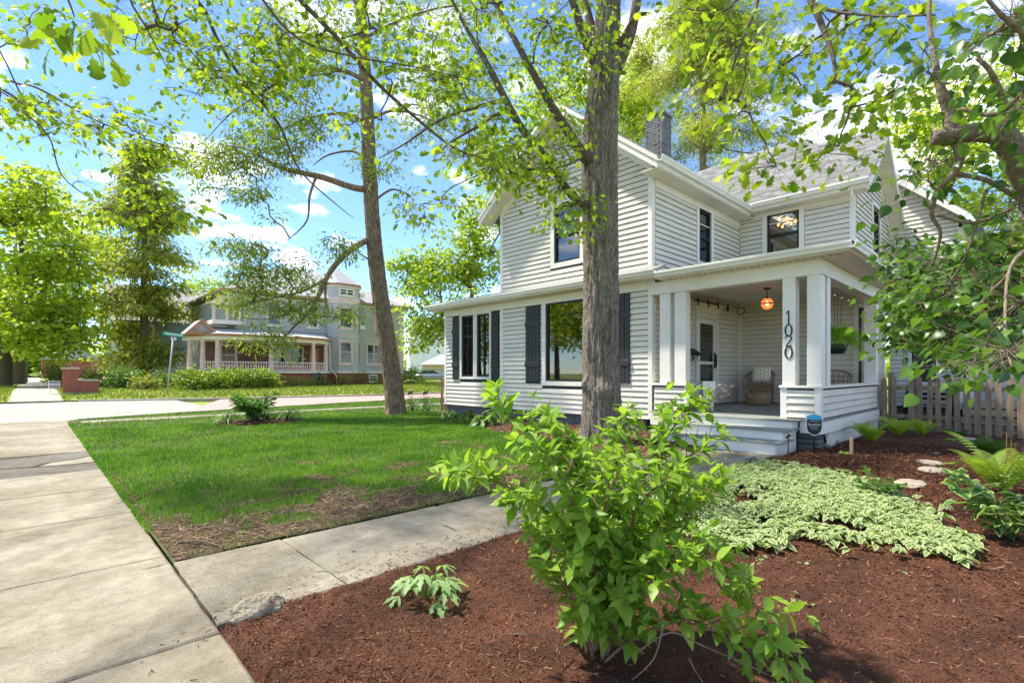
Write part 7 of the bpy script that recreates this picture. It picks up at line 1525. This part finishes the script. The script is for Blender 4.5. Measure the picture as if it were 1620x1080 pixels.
# white planter with black lines and a small rainbow ornament at the top of the steps
pt = thing('porch_planter', 'tall white planter with black line pattern left of the steps', 'planter', (10.2, 4.92, .51))
obj('pot', MB().lathe([(.13, 0), (.16, .3), (.19, .62), (.17, .62), (.15, .5)], (10.25, 4.80, .508), 4, False), K['trim'], pt)
for k in range(7): a = .03 + k * .075; obj('stripe', MB().bar((10.118, 4.66 + .0 + a * .4, .55 + a), (10.10, 4.93 - a * .2, .63 + a), .012, .014), K['black'], pt)
L_DRY = leafmat('dried_flower', (.42, .33, .25), (.60, .50, .40), .2); rr = np.random.default_rng(9)
dp = thing('dried_arrangement', 'spray of dried pale flowers standing at the top of the steps', 'plant', (9.75, 4.55, .51)); stt = MB(); P = []
stt.lathe([(.05, 0), (.07, .05), (.06, .12), (.045, .14)], (9.75, 4.55, .507), 10)
for k in range(12): e = np.array([9.75 + rr.normal(0, .12), 4.45 - rr.uniform(-.1, .42), .75 + rr.uniform(.05, .35)]); stt.tube([(9.75, 4.55, .62), (9.75, 4.55 + (e[1] - 4.55) * .4, .62 + (e[2] - .62) * .6), e], .004, 5); P += [e + rr.normal(0, .025, 3) for _ in range(9)]
obj('stem', stt, K['twig'], dp); P = np.array(P); leaves(dp, [T_SIMPLE], P, rr.normal(0, 1, P.shape), rr.normal(0, 1, P.shape), np.full(len(P), .03), L_DRY)
orn = thing('rainbow_ornament', 'little rainbow coloured ornament by the steps', 'ornament', (9.66, 4.62, .51))
for k, col in enumerate(((.02, .05, .35), (.02, .30, .06), (.75, .60, .03), (.70, .22, .02), (.55, .03, .02))): obj('band', MB().lathe([(.055 - .006 * k, 0), (.055 - .006 * k, .038)], (9.66, 4.66, .508 + .04 * k), 12), M('band_%d' % k, col, .5), orn)
# hanging fern basket at the right side of the porch
hb = thing('hanging_fern', 'big hanging fern basket in the right porch opening', 'plant', (12.0, 2.86, 2.0))
obj('pot', MB().lathe([(.12, 0), (.17, .12), (.19, .2), (.17, .2), (.15, .12)], (12.05, 2.86, 1.70), 18), K['black'], hb)
for x in (11.75, 12.05, 12.38): obj('hanger_wire', MB().tube([(x, 2.86, 3.18), (12.05 + (x - 12.05) * .55, 2.86, 1.90)], .005, 5), K['dark'], hb)
rr = np.random.default_rng(77); FP, FD, FN, FS = [], [], [], []
for k in range(150):
    a = rr.uniform(0, 6.283); L = rr.uniform(.38, .70); f_ = np.linspace(.1, 1, 12); h = np.array([math.cos(a), math.sin(a) * .75, 0]); up_ = rr.uniform(.4, 1.7)
    pts = np.array([12.05, 2.86, 2.0]) + h * (L * f_ ** 1.1)[:, None] + np.array([0, 0, 1]) * (L * up_ * f_ - L * (up_ * .6 + .75) * f_ ** 2.2)[:, None]; side = np.array([-h[1], h[0], 0])
    for i in range(1, 12):
        for s in (1, -1): FP.append(pts[i]); FD.append(side * s + h * .5 + [0, 0, -.3]); FN.append(np.array([0, 0, .6]) - h * .9 + rr.normal(0, .4, 3)); FS.append(.085 * math.sin(2.6 * f_[i] + .3) + .01)
leaves(hb, [leaf_tpl([(0, .05), (.5, .10), (1, .01)], .1, .2)], FP, FD, FN, FS, leafmat('hanging_fern_leaf', (.16, .33, .03), (.30, .48, .06), .5), 0, rest='fronds')
# ------------------------------------------------------------ small things in the beds
sy = thing('security_sign', 'small black shield shaped security sign with blue top on a stake', 'sign', (9.35, 2.42, 0))
sp_ = W(1288, 695, 7.95); bx_, by_ = sp_[0], sp_[1]
fwd3 = np.array([-.86, -.51, 0]); rt3 = np.array([.51, -.86, 0]); c0 = np.array([bx_, by_, 0])
def sgn(poly, off, name, mat, parent, th=.006): return obj(name, MB().prism([tuple(c0 + rt3 * u + np.array([0, 0, v_]) + fwd3 * off) for u, v_ in poly], tuple(fwd3 * th)), mat, parent)
ol = lambda e: [(-.105 - e, .62 + e), (-.105 - e, .44), (-.085 - e * .8, .375 - e), (-.04, .335 - e), (0, .325 - e * 1.2), (.04, .335 - e), (.085 + e * .8, .375 - e), (.105 + e, .44), (.105 + e, .62 + e), (0, .655 + e)]
sgn(ol(.012), 0, 'shield_rim', K['trim'], sy, .008); sgn([(-.105, .568)] + [p for p in ol(0) if p[1] < .60] + [(.105, .568)], .009, 'shield', M('sign_black', (.02, .022, .026), .5), sy, .002)
sgn([(-.105, .565), (.105, .565), (.105, .62), (0, .655), (-.105, .62)], .012, 'blue_top', M('sign_blue', (.06, .48, .72), .5), sy, .002)
obj('stake', MB().tube([c0 - fwd3 * .006 + [0, 0, -.05], c0 - fwd3 * .006 + [0, 0, .68]], .010, 8), K['dark'], sy)
def text3d(txt, size, name, mat, parent, u, v_, off):
    cu_ = bpy.data.curves.new(name, 'FONT'); cu_.body = txt; cu_.size = size; cu_.align_x = 'CENTER'; cu_.extrude = .0008; to = bpy.data.objects.new(name, cu_); C.objects.link(to); dg = bpy.context.evaluated_depsgraph_get()
    me = bpy.data.meshes.new_from_object(to.evaluated_get(dg)); bpy.data.objects.remove(to); bpy.data.curves.remove(cu_); o_ = c0 + rt3 * u + fwd3 * off + np.array([0, 0, v_])
    me.transform(Matrix(((rt3[0], 0, fwd3[0], o_[0]), (rt3[1], 0, fwd3[1], o_[1]), (0, 1, 0, o_[2]), (0, 0, 0, 1)))); me.materials.clear(); me.materials.append(mat); return obj(name, me, None, parent)
text3d('PROTECTED BY', .020, 'caption', K['trim'], sy, 0, .535, .013); text3d('SimpliSafe', .046, 'lettering', K['trim'], sy, 0, .475, .013); text3d('HOME SECURITY', .018, 'caption', K['trim'], sy, 0, .445, .013); text3d('simplisafe.com', .017, 'caption', K['trim'], sy, 0, .415, .013)
spt = thing('spotlight', 'small black garden spotlight lying in the mulch by the walk', 'lamp', tuple(G(1187, 740)))
q = G(1187, 740); obj('stake', MB().tube([q + [0, 0, -.03], q + [0, 0, .07]], .010, 8), K['dark'], spt); obj('head', MB().tube([q + [-.02, .06, .06], q + [.02, -.06, .12]], [.035, .03], 14), K['dark'], spt); obj('panel', MB().bar(q + [-.03, .05, .115], q + [.02, -.07, .16], .10, .012), M('solar_blue', (.05, .09, .16), .2), spt)
q = G(1247, 722); q[2] = 0; pl_ = thing('path_light', 'thin black path light stake at the right end of the steps', 'lamp', tuple(q)); obj('stake', MB().tube([q, q + [0, 0, .38]], .008, 8), K['dark'], pl_); obj('head', MB().tube([q + [-.03, .02, .30], q + [.03, -.02, .33]], .018, 10), K['dark'], pl_)
q = G(1347, 722); q[2] = 0; pg = obj('wooden_peg', bevel(MB().box(q[0] - .022, q[0] + .022, q[1] - .022, q[1] + .022, -.05, .30).mesh('wooden_peg', M('new_wood', (.48, .31, .19), .8)), .006, 1)); tag(pg, 'pale wooden peg standing in the mulch beside the porch lattice', 'stake')
def rock(name, label, loc, s, seed, mat=None, cat='rock', grp=None):
    rr = np.random.default_rng(seed); bm = bmesh.new(); bmesh.ops.create_icosphere(bm, subdivisions=4, radius=1); co = np.array([v_.co[:] for v_ in bm.verts]); d = 1 + .5 * (fbm(co * 1.3 + seed, seed, 3) - .5) + .16 * (fbm(co * 5 + seed, seed + 3, 2) - .5)
    for v_, k_ in zip(bm.verts, d): v_.co *= float(k_); v_.co = Vector((v_.co.x * s[0], v_.co.y * s[1], v_.co.z * s[2]))
    me = bpy.data.meshes.new(name); bm.to_mesh(me); bm.free(); me.materials.append(mat or K['stone']); me.polygons.foreach_set('use_smooth', [True] * len(me.polygons)); o = obj(name, me); o.location = loc; return tag(o, label, cat, grp)
q = G(378, 992); rock('boulder', 'rounded pale stone at the corner of walk and pavement', (q[0] + .10, q[1] + .02, .045), (.13, .10, .085), 3)
for k, (px_, py_, sx, lab) in enumerate(((1485, 722, .24, 'farthest flat stepping stone in the mulch'), (1470, 736, .26, 'middle flat stepping stone in the mulch'), (1472, 748, .22, 'nearest flat stepping stone in the mulch'), (1440, 770, .30, 'long edging stone behind the dark perennial'), (1530, 697, .2, 'small flat stone near the fence'))): q = G(px_, py_); rock('stepping_stone', lab, (q[0], q[1], .035), (sx, .15, .035), 20 + k, K['flag'], 'stone')
for k, (px_, py_) in enumerate(((1318, 702), (1333, 700), (1325, 706), (1310, 712))): q = G(px_, py_); rock('edging_stone', ['pale pebble left in the row beside the lattice', 'brownish pebble right in the row beside the lattice', 'middle pebble before the lattice', 'front pebble before the lattice corner'][k], (q[0] + .3, q[1] + .1, .03), (.07, .06, .05), 30 + k, None, 'stone')
